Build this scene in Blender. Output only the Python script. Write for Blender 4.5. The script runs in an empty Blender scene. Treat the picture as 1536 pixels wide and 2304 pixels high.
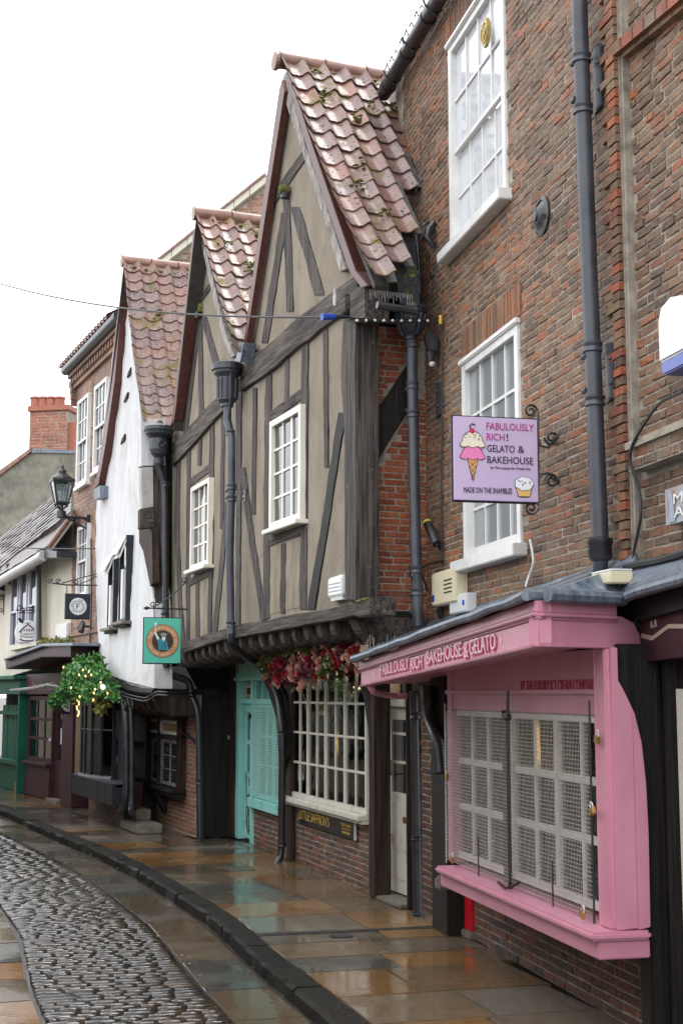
import bpy, bmesh, math, random
from math import sin, cos, pi, atan, atan2, sqrt, radians
from mathutils import Vector as V, Matrix
R = random.Random(11)
SC = bpy.context.scene
COL = SC.collection
# ---------------------------------------------------------------- camera, sky, sun, exposure
F = 3100.0                       # focal length in photograph pixels (photograph is 1536 x 2304)
PITCH = atan(408 / F)
CAM = V((0, 0, 2.0))
cd = bpy.data.cameras.new("camera")
cd.sensor_fit = 'VERTICAL'; cd.sensor_height = 36; cd.lens = F / 2304 * 36
cd.clip_start = .1; cd.clip_end = 1200
cam = bpy.data.objects.new("camera", cd); COL.objects.link(cam)
cam.location = CAM; cam.rotation_euler = (pi / 2 + PITCH, 0, 0)
SC.camera = cam
SUN_EL, SUN_AZ = radians(62), radians(200)
wd = bpy.data.worlds.new("World"); SC.world = wd; wd.use_nodes = True
nt = wd.node_tree; nt.nodes.clear()
sk = nt.nodes.new('ShaderNodeTexSky'); sk.sky_type = 'NISHITA'; sk.sun_disc = False
sk.sun_elevation = SUN_EL; sk.sun_rotation = SUN_AZ; sk.air_density = 1.0; sk.dust_density = 6.0
hs = nt.nodes.new('ShaderNodeHueSaturation'); hs.inputs['Saturation'].default_value = .12
mx = nt.nodes.new('ShaderNodeMix'); mx.data_type = 'RGBA'
mx.inputs['Factor'].default_value = .72
mx.inputs['B'].default_value = (14.3, 14.6, 15.2, 1)         # the even white cloud layer in front of the blue sky
bg = nt.nodes.new('ShaderNodeBackground'); bg.inputs['Strength'].default_value = .1
ow = nt.nodes.new('ShaderNodeOutputWorld')
nt.links.new(sk.outputs[0], hs.inputs['Color']); nt.links.new(hs.outputs[0], mx.inputs['A'])
nt.links.new(mx.outputs['Result'], bg.inputs['Color']); nt.links.new(bg.outputs[0], ow.inputs['Surface'])
sl = bpy.data.lights.new("sun", 'SUN'); sl.energy = .8; sl.angle = radians(25); sl.color = (1, .97, .93)
so = bpy.data.objects.new("sun", sl); COL.objects.link(so)
so.rotation_euler = (pi / 2 - SUN_EL, 0, pi - SUN_AZ + pi)
so.location = (-4, -10, 30)
SC.view_settings.view_transform = 'Standard'; SC.view_settings.look = 'None'
SC.view_settings.exposure = 1.2; SC.view_settings.gamma = 1; SC.view_settings.use_curve_mapping = False
SC.render.engine = 'CYCLES'
SC.cycles.max_bounces = 8; SC.cycles.diffuse_bounces = 4; SC.cycles.glossy_bounces = 4
SC.cycles.transparent_max_bounces = 12; SC.cycles.use_denoising = True
SC.cycles.sample_clamp_indirect = 6

# ---------------------------------------------------------------- helpers
def ray(px, py):
    dx, dy = px - 768, 1152 - py
    return V((dx, F * cos(PITCH) - dy * sin(PITCH), F * sin(PITCH) + dy * cos(PITCH)))
def proj(p):
    d = V(p) - CAM
    f = d.y * cos(PITCH) + d.z * sin(PITCH); u = -d.y * sin(PITCH) + d.z * cos(PITCH)
    return (768 + F * d.x / f, 1152 - F * u / f, f) if f > .1 else (-9e9, -9e9, f)
def gp(px, py, z=0.):
    d = ray(px, py); k = (z - CAM.z) / d.z
    return CAM + d * k
class Wall:
    """upright plane in the place: plan line p0 -> p1, n faces the street / viewer"""
    def __init__(s, p0, p1):
        s.p = V((p0[0], p0[1], 0)); s.u = (V((p1[0], p1[1], 0)) - s.p).normalized()
        s.n = V((-s.u.y, s.u.x, 0))
        if s.n.dot(V((0, 0, 0)) - s.p) < 0: s.n = -s.n
        s.r = V((-s.n.y, s.n.x, 0)); s.ang = atan2(s.u.y, s.u.x)
        s.rot = Matrix((s.r, (0, 0, 1), s.n)).transposed().to_euler()
    def at(s, px, py, off=0.):
        d = ray(px, py); q = s.p + s.n * off
        k = (q - CAM).dot(s.n) / d.dot(s.n)
        w = CAM + d * k - s.p
        return (w.dot(s.u), w.z)
    def P(s, t, z, off=0.): return s.p + s.u * t + s.n * off + V((0, 0, z))
    def W(s, px, py, off=0.):
        t, z = s.at(px, py, off); return s.P(t, z, off)
    def T(s, px, py, off=0.): return s.at(px, py, off)[0]
    def Z(s, px, py, off=0.): return s.at(px, py, off)[1]
    def perp(s, px, py):                       # plane at right angles through that point
        q = s.W(px, py); return Wall(q, q + s.n)
class MB:
    def __init__(s): s.v = []; s.f = []
    def add(s, vs, fs):
        b = len(s.v); s.v += [V(v) for v in vs]; s.f += [tuple(b + i for i in f) for f in fs]; return s
    def hexa(s, c):                            # 8 corners: bottom loop 0-3, top loop 4-7
        return s.add(c, [(0, 3, 2, 1), (4, 5, 6, 7), (0, 1, 5, 4), (1, 2, 6, 5), (2, 3, 7, 6), (3, 0, 4, 7)])
    def box(s, x0, x1, y0, y1, z0, z1):
        return s.hexa([(x0, y0, z0), (x1, y0, z0), (x1, y1, z0), (x0, y1, z0), (x0, y0, z1), (x1, y0, z1), (x1, y1, z1), (x0, y1, z1)])
    def wb(s, w, t0, t1, z0, z1, o0, o1):      # box in wall coordinates
        if t0 > t1: t0, t1 = t1, t0
        return s.hexa([w.P(t0, z0, o0), w.P(t1, z0, o0), w.P(t1, z0, o1), w.P(t0, z0, o1), w.P(t0, z1, o0), w.P(t1, z1, o0), w.P(t1, z1, o1), w.P(t0, z1, o1)])
    def prism(s, w, pts, o0, o1):              # polygon of (t, z) pulled from o0 to o1
        n = len(pts)
        a = [w.P(t, z, o0) for t, z in pts] + [w.P(t, z, o1) for t, z in pts]
        return s.add(a, [tuple(range(n))[::-1], tuple(range(n, 2 * n))] + [(i, (i + 1) % n, n + (i + 1) % n, n + i) for i in range(n)])
    def pxp(s, w, pts, o0, o1): return s.prism(w, [w.at(x, y, o1) for x, y in pts], o0, o1)
    def strip(s, w, L, Rr, o0, o1, wob=0.):    # timber: paired edges, front face bowed a little
        n = len(L); a = []
        for (l, r) in zip(L, Rr):
            d = R.uniform(-wob, wob)
            a += [w.P(l[0], l[1], o0), w.P(r[0], r[1], o0), w.P(r[0], r[1], o1 + d), w.P(l[0], l[1], o1 + d)]
        f = [(3, 2, 1, 0), tuple(4 * (n - 1) + k for k in range(4))]
        for i in range(n - 1):
            for k in range(4):
                f.append((4 * i + k, 4 * i + (k + 1) % 4, 4 * i + 4 + (k + 1) % 4, 4 * i + 4 + k))
        return s.add(a, f)
    def tube(s, path, r, n=8, cap=True):
        path = [V(p) for p in path]; m = len(path)
        rs = r if isinstance(r, (list, tuple)) else [r] * m
        prev = None; a = []
        for i, p in enumerate(path):
            d = (path[min(i + 1, m - 1)] - path[max(i - 1, 0)])
            if d.length < 1e-9: d = V((0, 0, 1))
            d.normalize()
            x = (prev - d * prev.dot(d)) if prev is not None else d.orthogonal()
            if x.length < 1e-6: x = d.orthogonal()
            x.normalize(); prev = x; y = d.cross(x)
            a += [p + (x * cos(2 * pi * k / n) + y * sin(2 * pi * k / n)) * rs[i] for k in range(n)]
        f = []
        for i in range(m - 1):
            for k in range(n): f.append((i * n + k, i * n + (k + 1) % n, (i + 1) * n + (k + 1) % n, (i + 1) * n + k))
        if cap: f += [tuple(range(n))[::-1], tuple((m - 1) * n + k for k in range(n))]
        return s.add(a, f)
    def lathe(s, c, prof, n=16, ax=(0, 0, 1)):  # profile of (radius, height along ax)
        ax = V(ax).normalized(); c = V(c)
        return s.tube([c + ax * h for r, h in prof], [max(r, 1e-4) for r, h in prof], n) if all(prof[i][1] < prof[i + 1][1] for i in range(len(prof) - 1)) else s._lathe(c, prof, n, ax)
    def _lathe(s, c, prof, n, ax):
        x = ax.orthogonal().normalized(); y = ax.cross(x); a = []; m = len(prof)
        for r, h in prof: a += [c + ax * h + (x * cos(2 * pi * k / n) + y * sin(2 * pi * k / n)) * max(r, 1e-4) for k in range(n)]
        f = [(i * n + k, i * n + (k + 1) % n, (i + 1) * n + (k + 1) % n, (i + 1) * n + k) for i in range(m - 1) for k in range(n)]
        return s.add(a, f + [tuple(range(n))[::-1], tuple((m - 1) * n + k for k in range(n))])
    def mesh(s, name, o=V((0, 0, 0)), bev=0., smooth=False):
        me = bpy.data.meshes.new(name)
        me.from_pydata([tuple(v - o) for v in s.v], [], s.f)
        bm = bmesh.new(); bm.from_mesh(me)
        bmesh.ops.recalc_face_normals(bm, faces=bm.faces)
        if bev > 0:
            es = [e for e in bm.edges if len(e.link_faces) == 2 and e.calc_face_angle(0) > .6]
            bmesh.ops.bevel(bm, geom=es, offset=bev, segments=2, affect='EDGES', clamp_overlap=True)
        bm.to_mesh(me); bm.free()
        if smooth:
            me.polygons.foreach_set('use_smooth', [True] * len(me.polygons))
            if hasattr(me, 'set_sharp_from_angle'): me.set_sharp_from_angle(angle=radians(40))
        return me
WP = {}
def wp(o): return WP[o.name] if o is not None else V((0, 0, 0))
def tag(o, label=None, cat=None, group=None, kind=None):
    for k, v in (('label', label), ('category', cat), ('group', group), ('kind', kind)):
        if v: o[k] = v
    return o
def thing(name, loc, label, cat, group=None, kind=None):
    o = bpy.data.objects.new(name, None); COL.objects.link(o); o.empty_display_size = .2
    o.location = loc; WP[o.name] = V(loc)
    return tag(o, label, cat, group, kind)
def put(name, mb, m, parent=None, bev=0., smooth=False, label=None, cat=None, group=None, kind=None):
    xs = [v.x for v in mb.v]; ys = [v.y for v in mb.v]; zs = [v.z for v in mb.v]
    c = V(((min(xs) + max(xs)) / 2, (min(ys) + max(ys)) / 2, min(zs)))
    me = mb.mesh(name, c, bev, smooth)
    if m: me.materials.append(m)
    o = bpy.data.objects.new(name, me); COL.objects.link(o); WP[o.name] = c
    o.location = c - wp(parent)
    if parent: o.parent = parent
    return tag(o, label, cat, group, kind)
def inst(name, me, loc, parent, rot=None, scale=None):
    o = bpy.data.objects.new(name, me); COL.objects.link(o); WP[o.name] = V(loc)
    o.location = V(loc) - wp(parent)
    if rot is not None: o.rotation_euler = rot
    if scale is not None: o.scale = scale
    if parent: o.parent = parent
    return o
def resamp(pts, step):
    out = []
    for i in range(len(pts) - 1):
        a, b = pts[i], pts[i + 1]; d = sqrt((a[0] - b[0]) ** 2 + (a[1] - b[1]) ** 2); k = max(1, int(d / step))
        out += [(a[0] + (b[0] - a[0]) * j / k, a[1] + (b[1] - a[1]) * j / k) for j in range(k)]
    return out + [pts[-1]]
def beam(parent, w, path, wid, d, m, o0=-.05, o1=.014, name='timber', jit=.13):
    """timber traced by its middle line; d 'v' = upright-ish (width across), 'h' = level-ish"""
    L, Q = [], []
    for x, y in resamp(path, 28):
        a = wid / 2 * (1 + R.uniform(-jit, jit)); b = wid / 2 * (1 + R.uniform(-jit, jit))
        if d == 'v': L.append(w.at(x - a, y, o1)); Q.append(w.at(x + b, y, o1))
        else: L.append(w.at(x, y - a, o1)); Q.append(w.at(x, y + b, o1))
    return put(name, MB().strip(w, L, Q, o0, o1, .004), m, parent, bev=.006)
def font_mesh(s, size, ext, m, align='LEFT', res=3):
    cu = bpy.data.curves.new('lettering', 'FONT'); cu.body = s; cu.size = size; cu.extrude = ext; cu.align_x = align; cu.resolution_u = res
    o = bpy.data.objects.new('lettering', cu); COL.objects.link(o)
    me = bpy.data.meshes.new_from_object(o.evaluated_get(bpy.context.evaluated_depsgraph_get()))
    bpy.data.objects.remove(o); bpy.data.curves.remove(cu)
    me.materials.clear(); me.materials.append(m); return me
def text(parent, w, s, t0, t1, z0, z1, off, m, name='lettering', fit=True, ext=.002, al=0.):
    """flat lettering on a wall plane; t0 = its left end seen from the street"""
    me = font_mesh(s, 1, ext, m)
    o = bpy.data.objects.new(name, me); COL.objects.link(o)
    xs = [v.co.x for v in me.vertices]; ys = [v.co.y for v in me.vertices]; x0, x1, y0, y1 = min(xs), max(xs), min(ys), max(ys)
    hh = (z1 - z0) / (y1 - y0); ww = abs(t1 - t0) / (x1 - x0) if fit else hh
    o.scale = (ww, hh, 1)
    o.rotation_euler = (w.rot.to_matrix() @ Matrix.Rotation(al, 3, 'Z')).to_euler()
    q = w.P(t0, z0, off) - w.r * x0 * ww - V((0, 0, 1)) * y0 * hh
    WP[o.name] = q; o.location = q - wp(parent)
    if parent: o.parent = parent
    return o
def arc_text(parent, w, s, t, z, rad, a0, a1, size, off, m, inner=False):
    n = len(s)
    for i, ch in enumerate(s):
        if ch == ' ': continue
        a = a0 + (a1 - a0) * i / max(1, n - 1)
        o = bpy.data.objects.new('letter', font_mesh(ch, size, .001, m, 'CENTER', 2)); COL.objects.link(o)
        q = w.P(t, z, off) + w.r * rad * sin(a) + V((0, 0, rad * cos(a)))
        o.rotation_euler = (w.rot.to_matrix() @ Matrix.Rotation(-a + (pi if inner else 0), 3, 'Z')).to_euler()
        WP[o.name] = q; o.location = q - wp(parent); o.parent = parent
def disc(w, t, z, r0, r1, off, th=.003, n=40):
    mb = MB(); a = []
    for k in range(n):
        c, s_ = cos(2 * pi * k / n), sin(2 * pi * k / n)
        a += [w.P(t + r0 * c, z + r0 * s_, off), w.P(t + r1 * c, z + r1 * s_, off), w.P(t + r1 * c, z + r1 * s_, off - th), w.P(t + r0 * c, z + r0 * s_, off - th)]
    f = []
    for k in range(n):
        b, e = 4 * k, 4 * ((k + 1) % n)
        f += [(b, b + 1, e + 1, e), (b + 1, b + 2, e + 2, e + 1), (b + 2, b + 3, e + 3, e + 2), (b + 3, b, e, e + 3)]
    return mb.add(a, f)
def full(w, t, z, r, off, th=.003, n=40, sx=1.):
    return MB().prism(w, [(t + r * sx * cos(2 * pi * k / n), z + r * sin(2 * pi * k / n)) for k in range(n)], off - th, off)
def scroll(c, ax, ay, r, turns=1.5, a0=0., n=26, r1=.2):
    """flat spiral in the plane of unit vectors ax, ay"""
    out = []
    for i in range(n + 1):
        k = i / n; a = a0 + 2 * pi * turns * k; q = r * (1 + (r1 - 1) * k)
        out.append(V(c) + V(ax) * q * cos(a) + V(ay) * q * sin(a))
    return out

# ---------------------------------------------------------------- materials
class G:
    def __init__(s, name):
        s.m = bpy.data.materials.new(name); s.m.use_nodes = True; s.t = s.m.node_tree
        s.b = s.t.nodes['Principled BSDF']; s.o = s.t.nodes['Material Output']
    def n(s, ty, ins=None, **kw):
        d = s.t.nodes.new('ShaderNode' + ty)
        for k, v in kw.items(): setattr(d, k, v)
        for k, v in (ins or {}).items():
            if hasattr(v, 'is_output'): s.t.links.new(v, d.inputs[k])
            else: d.inputs[k].default_value = v
        return d
    def L(s, a, b): s.t.links.new(a, b)
    def ramp(s, fac, stops, mode='LINEAR'):
        d = s.n('ValToRGB'); e = d.color_ramp; e.interpolation = mode
        while len(e.elements) < len(stops): e.elements.new(.5)
        for el, (p, c) in zip(e.elements, stops):
            el.position = p; el.color = tuple(c[:3]) + (1,) if isinstance(c, (tuple, list)) else (c, c, c, 1)
        s.L(fac, d.inputs[0]); return d.outputs[0]
    def mix(s, f, a, b, ty='MIX'):
        d = s.n('Mix', data_type='RGBA', blend_type=ty)
        for k, v in (('Factor', f), ('A', a), ('B', b)):
            i = [x for x in d.inputs if x.name == k and (x.type == 'RGBA' if k != 'Factor' else x.type == 'VALUE')][0]
            if hasattr(v, 'is_output'): s.L(v, i)
            else: i.default_value = v if k == 'Factor' else tuple(v[:3]) + (1,)
        return [x for x in d.outputs if x.type == 'RGBA'][0]
    def math(s, op, a, b=0.):
        d = s.n('Math', operation=op)
        for i, v in ((0, a), (1, b)):
            if hasattr(v, 'is_output'): s.L(v, d.inputs[i])
            else: d.inputs[i].default_value = v
        return d.outputs[0]
    def pos(s, stretch=(1, 1, 1), rotz=0.):
        g = s.n('NewGeometry').outputs['Position']
        if rotz: g = s.n('VectorRotate', {'Vector': g, 'Angle': rotz}, rotation_type='Z_AXIS').outputs[0]
        if tuple(stretch) != (1, 1, 1): g = s.n('Mapping', {'Vector': g, 'Scale': stretch}).outputs[0]
        return g
    def noise(s, v, scale, detail=5, rough=.6): return s.n('TexNoise', {'Vector': v, 'Scale': scale, 'Detail': detail, 'Roughness': rough}).outputs[0]
    def rnd(s):
        a = s.n('NewGeometry').outputs['Random Per Island']; b = s.n('ObjectInfo').outputs['Random']
        return s.math('FRACT', s.math('ADD', a, s.math('MULTIPLY', b, 7.31)))
    def bump(s, h, st, dist=.01, nrm=None):
        d = s.n('Bump', {'Height': h, 'Strength': st, 'Distance': dist})
        if nrm is not None: s.L(nrm, d.inputs['Normal'])
        return d.outputs[0]
    def fin(s, col, rough, nrm=None, spec=.5, metal=0.):
        for k, v in (('Base Color', col), ('Roughness', rough), ('Normal', nrm), ('Specular IOR Level', spec), ('Metallic', metal)):
            if v is None: continue
            if hasattr(v, 'is_output'): s.L(v, s.b.inputs[k])
            else: s.b.inputs[k].default_value = tuple(v[:3]) + (1,) if k == 'Base Color' else v
        return s.m
def surf(name, c0, c1, scale=6., stretch=(1, 1, 1), rotz=0., rough=.6, rv=.12, bump=.3, bs=None, bd=.008, spot=None, rndc=None, spec=.5, metal=0., lo=.35, hi=.65):
    g = G(name); p = g.pos(stretch, rotz); f = g.noise(p, scale, 7, .65)
    col = g.ramp(f, [(lo, c0), (hi, c1)])
    if rndc:
        r = g.ramp(g.rnd(), [(i / max(1, len(rndc) - 1), c) for i, c in enumerate(rndc)])
        col = g.mix(.62, col, r)
    for sp in (spot or []):
        c, sc, th, sof = sp
        k = g.ramp(g.noise(g.pos(), sc, 6, .7), [(th, 0.), (th + sof, 1.)])
        col = g.mix(k, col, c)
    h = g.noise(p, bs or scale * 4, 6, .7)
    rr = g.math('ADD', g.math('MULTIPLY', f, rv * 2), rough - rv)
    return g.fin(col, rr, g.bump(h, bump, bd) if bump else None, spec, metal)
def flat(name, c, rough=.5, spec=.5, metal=0., emit=0.):
    g = G(name)
    if emit: g.b.inputs['Emission Color'].default_value = tuple(c) + (1,); g.b.inputs['Emission Strength'].default_value = emit
    return g.fin(c, rough, None, spec, metal)
def brickmat(name, cols, mott=.5, rough=.55, dark=(.03, .026, .024)):
    g = G(name); p = g.pos(); r = g.rnd()
    base = g.ramp(r, [(i / (len(cols) - 1), c) for i, c in enumerate(cols)])
    off = g.n('Combine' + 'XYZ', {'X': g.math('MULTIPLY', r, 37.)}).outputs[0]
    pv = g.n('VectorMath', {0: p, 1: off}, operation='ADD').outputs[0]
    f = g.noise(pv, 26, 6, .7)
    k = g.ramp(f, [(.44, 0.), (.68, 1.)])
    col = g.mix(g.math('MULTIPLY', k, mott), base, dark)
    k2 = g.ramp(g.noise(pv, 38, 5, .75), [(.52, 0.), (.66, 1.)])
    col = g.mix(g.math('MULTIPLY', k2, .6), col, (.30, .235, .175))
    col = g.mix(g.math('MULTIPLY', g.ramp(g.noise(p, .9, 4, .6), [(.45, 0.), (.68, 1.)]), .5), col, (.075, .058, .048))
    col = g.mix(g.math('MULTIPLY', g.ramp(g.noise(p, 1.7, 3, .6), [(.56, 0.), (.7, 1.)]), .35), col, (.30, .235, .17))
    h = g.noise(pv, 42, 7, .8)
    return g.fin(col, rough, g.bump(h, .9, .02), .3)
def glassmat(name, tint=(.75, .8, .8), clear=.8):
    g = G(name); g.t.nodes.remove(g.b)
    wob = g.bump(g.noise(g.pos(), 5, 2), .08, .02)
    fr = g.n('Fresnel', {'IOR': 1.5, 'Normal': wob}).outputs[0]
    tr = g.n('BsdfTransparent', {'Color': tuple(tint) + (1,)}).outputs[0]
    gl = g.n('BsdfGlossy', {'Roughness': .015, 'Normal': wob, 'Color': (1, 1, 1, 1)}).outputs[0]
    ms = g.n('MixShader', {0: g.math('ADD', fr, .03), 1: tr, 2: gl}).outputs[0]
    g.L(ms, g.o.inputs['Surface']); return g.m

UA = radians(21)                                     # how far the terrace runs off the view line
wood_c = ((.010, .008, .008), (.125, .105, .096))
m_oak_v = surf('weathered_oak_upright', *wood_c, scale=4.2, stretch=(7, 7, .3), rough=.75, bump=1., bs=7, bd=.02, spot=[((.31, .29, .27), 7, .62, .2), ((.02, .017, .018), 4, .60, .14)], lo=.36, hi=.66, spec=.3)
m_oak_h = surf('weathered_oak_level', (.014, .0115, .0105), (.135, .112, .098), scale=4.2, stretch=(7, .4, 6), rotz=-UA, rough=.8, bump=1., bs=7, bd=.02, spot=[((.10, .105, .035), 5, .62, .15), ((.025, .02, .02), 4, .58, .14)], lo=.36, hi=.66, spec=.3)
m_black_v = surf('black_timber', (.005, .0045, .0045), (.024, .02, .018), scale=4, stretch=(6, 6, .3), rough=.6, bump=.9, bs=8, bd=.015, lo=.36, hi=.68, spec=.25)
m_brown_v = surf('brown_timber', (.008, .006, .005), (.075, .042, .030), scale=4, stretch=(6, 6, .3), rough=.65, bump=1., bs=8, bd=.015, lo=.38, hi=.72, spec=.25)
m_plaster = surf('buff_limewash_plaster', (.192, .163, .124), (.265, .231, .182), scale=1.6, stretch=(1.4, 1.4, .7), rough=.9, bump=.6, bs=26, bd=.012, spot=[((.12, .098, .07), 2.1, .55, .25), ((.35, .315, .25), 1.3, .60, .25), ((.085, .068, .048), 5.5, .63, .14)], spec=.25)
m_stain = surf('damp_plaster', (.13, .105, .07), (.30, .25, .18), scale=3, stretch=(2, 2, .6), rough=.8, bump=.35, bs=50)
m_whitewash = surf('white_limewash', (.50, .50, .505), (.62, .62, .625), scale=1.6, stretch=(2.2, 2.2, .5), rough=.8, bump=.7, bs=9, bd=.03, spot=[((.40, .39, .34), 1.5, .56, .22), ((.19, .19, .16), 4.2, .64, .12), ((.30, .28, .22), 9, .68, .08)])
m_greyplaster = surf('grey_lime_plaster', (.30, .29, .27), (.45, .44, .42), scale=5, rough=.8, bump=.5, bs=40)
m_cream = surf('cream_painted_render', (.47, .44, .355), (.56, .53, .45), scale=2, rough=.7, bump=.2, bs=40, spot=[((.38, .37, .30), 2.4, .66, .2)])
m_stucco = surf('mossy_cement_render', (.11, .105, .085), (.22, .21, .17), scale=2.3, rough=.9, bump=.5, bs=30, spot=[((.05, .052, .04), 3.2, .58, .2)])
m_white = surf('white_gloss_paint', (.57, .56, .54), (.67, .67, .655), scale=4, rough=.35, bump=.08, bs=40, spot=[((.42, .40, .35), 14, .72, .08)])
m_ivory = surf('ivory_gloss_paint', (.60, .57, .49), (.68, .65, .57), scale=4, rough=.3, bump=.08, bs=40)
m_pink = surf('pink_gloss_paint', (.51, .205, .287), (.585, .255, .337), scale=3.2, stretch=(1, 1, .5), rough=.36, rv=.12, bump=.25, bs=14, spot=[((.47, .145, .225), 3.1, .60, .2), ((.70, .40, .46), 32, .68, .06), ((.30, .10, .12), 24, .72, .05)])
m_teal = surf('turquoise_gloss_paint', (.26, .60, .55), (.31, .66, .61), scale=3, rough=.3, bump=.06, bs=30)
m_tealdk = surf('green_fascia_paint', (.22, .48, .37), (.26, .53, .42), scale=3, rough=.4, bump=.06, bs=30)
m_green = surf('dark_green_paint', (.008, .075, .05), (.014, .10, .068), scale=3, rough=.5, bump=.15, bs=30, spec=.25)
m_purple = surf('deep_plum_paint', (.035, .012, .018), (.06, .025, .03), scale=3, stretch=(3, 3, .5), rough=.5, bump=.2, bs=30, spec=.3)
m_navy = surf('blue_black_paint', (.011, .014, .020), (.019, .022, .029), scale=3, rough=.45, bump=.1, bs=30, spec=.3)
m_iron = surf('painted_cast_iron', (.022, .025, .033), (.045, .05, .064), scale=5, rough=.42, bump=.12, bs=40, spot=[((.16, .165, .18), 16, .70, .1)])
m_black = surf('black_ironwork', (.012, .012, .014), (.028, .028, .032), scale=8, rough=.35, bump=.15, bs=60)
m_lead = surf('lead_sheet', (.055, .075, .105), (.17, .20, .24), scale=5, stretch=(4, 4, .6), rough=.38, bump=.4, bs=9, bd=.02, spot=[((.34, .36, .38), 7, .62, .12)])
m_redboard = surf('red_brown_bargeboard', (.045, .014, .011), (.11, .032, .024), scale=8, stretch=(3, 3, 1), rough=.45, bump=.3, bs=30)
m_greyboard = surf('peeling_grey_bargeboard', (.08, .065, .058), (.36, .33, .30), scale=5, stretch=(3, 3, 1), rough=.7, bump=.5, bs=30)
m_mortar = surf('lime_mortar', (.19, .165, .13), (.36, .32, .255), scale=11, rough=.9, bump=.6, bs=90)
m_mortar2 = surf('sooty_mortar', (.15, .13, .105), (.34, .30, .245), scale=9, rough=.9, bump=.6, bs=90)
m_brick = brickmat('old_brown_red_brick', [(0.095, 0.052, 0.034), (0.202, 0.096, 0.05), (0.246, 0.13, 0.069), (0.134, 0.08, 0.052), (0.325, 0.115, 0.045), (0.246, 0.16, 0.09), (0.174, 0.09, 0.053), (0.291, 0.185, 0.107), (0.403, 0.115, 0.039), (0.202, 0.115, 0.067), (0.106, 0.064, 0.045)], .55)
m_brick_or = brickmat('orange_hand_made_brick', [(.34, .075, .028), (.40, .105, .035), (.27, .055, .028), (.43, .14, .045), (.20, .05, .03), (.36, .085, .03)], .35)
m_brick_dk = brickmat('sooty_base_brick', [(.05, .035, .033), (.22, .065, .035), (.085, .045, .038), (.13, .055, .04), (.04, .034, .036), (.26, .075, .035), (.10, .062, .05)], .6)
m_brick_far = brickmat('russet_house_brick', [(.34, .17, .10), (.24, .105, .07), (.40, .23, .15), (.30, .13, .08), (.21, .12, .09), (.36, .19, .12)], .35)
m_brick_mid = brickmat('worn_red_brick', [(.30, .095, .055), (.20, .075, .05), (.36, .13, .07), (.15, .075, .055), (.27, .10, .06), (.24, .13, .09)], .35)
m_brick_red = brickmat('red_chimney_brick', [(.33, .105, .065), (.38, .13, .08), (.27, .085, .055), (.35, .14, .09)], .2)
m_red = flat('red_paint', (.60, .012, .022), .4)
m_glass = glassmat('window_glass')
m_paneblk = flat('dark_room_glass', (.018, .022, .026), .025, .8)
m_paneblindsky = flat('pane_blind_and_sky_tint', (.50, .53, .56), .03, .9)  # pale base colour stands for white blinds and the reflected sky
m_panesky = flat('pane_sky_tint', (.22, .24, .25), .03, .9)  # grey base colour stands in for sky reflected in the pane
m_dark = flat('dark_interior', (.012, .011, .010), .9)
m_room = flat('shop_room', (.09, .075, .06), .9)
m_gold = surf('gilt', (.30, .21, .06), (.48, .36, .13), scale=14, rough=.4, bump=.2, metal=.3)
m_brass = surf('brass', (.40, .26, .09), (.55, .38, .15), scale=14, rough=.35, metal=.8, bump=.1)
m_moss = surf('moss', (.07, .085, .014), (.19, .19, .035), scale=16, rough=.95, bump=1., bs=60, bd=.03)
m_grey = flat('pale_grey_plastic', (.55, .55, .53), .4)
m_bgplast = flat('cream_plastic', (.60, .55, .38), .4)
m_whplast = flat('white_plastic', (.62, .63, .64), .3)
m_blue = flat('blue_plastic', (.012, .045, .30), .25)
m_wire = surf('galvanised_wire', (.30, .28, .25), (.46, .44, .40), scale=20, rough=.5, bump=0)
m_tealwire = flat('turquoise_wire', (.42, .74, .68), .4)
m_stone = surf('worn_sandstone', (.10, .088, .07), (.20, .18, .14), scale=7, rough=.6, bump=.5, bs=40)
m_cable = flat('black_cable', (.012, .012, .013), .5)
m_whcable = flat('white_cable', (.62, .62, .60), .5)
# ---------------------------------------------------------------- wet stone materials
def wetmat(name, cols, pool=.5, base_r=.34, wet_r=.05, bump=.35, bs=18, spec=.55):
    g = G(name); p = g.pos(); r = g.rnd()
    c = g.ramp(r, [(i / (len(cols) - 1), q) for i, q in enumerate(cols)])
    pv = g.n('VectorMath', {0: p, 1: g.n('CombineXYZ', {'X': g.math('MULTIPLY', r, 21.)}).outputs[0]}, operation='ADD').outputs[0]
    f = g.noise(pv, 9, 7, .7)
    c = g.mix(g.math('MULTIPLY', g.ramp(f, [(.35, 0.), (.7, 1.)]), .38), c, (.035, .03, .025))
    c = g.mix(g.math('MULTIPLY', g.ramp(g.noise(pv, 30, 5, .7), [(.55, 0.), (.75, 1.)]), .35), c, (.20, .17, .13))
    w = g.ramp(g.noise(p, 1.15, 3, .55), [(pool - .06, 1.), (pool + .08, 0.)])      # where the water stands
    rr = g.math('ADD', g.math('MULTIPLY', w, wet_r - base_r), base_r)
    h = g.noise(pv, bs, 6, .7)
    st = g.math('ADD', g.math('MULTIPLY', w, -bump * .93), bump)
    b = g.n('Bump', {'Height': h, 'Strength': st, 'Distance': .012}).outputs[0]
    rip = g.bump(g.noise(p, 13, 3, .55), .12, .006, b)
    return g.fin(c, rr, rip, spec)
m_flag = wetmat('wet_york_stone', [(.055, .048, .038), (.25, .125, .035), (.135, .118, .095), (.08, .062, .04), (.28, .14, .038), (.10, .09, .075), (.06, .064, .055), (.16, .10, .048), (.15, .135, .11), (.12, .08, .038)], .53, .28, .055, .5)
m_gutter = wetmat('wet_gutter_stone', [(.09, .075, .052), (.125, .09, .057), (.075, .075, .068)], .52, .26, .07, .4)
m_kerb = wetmat('wet_dark_kerb_stone', [(.010, .011, .011), (.017, .016, .014), (.008, .011, .012)], .36, .55, .2, 1., 22, .05)
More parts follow.
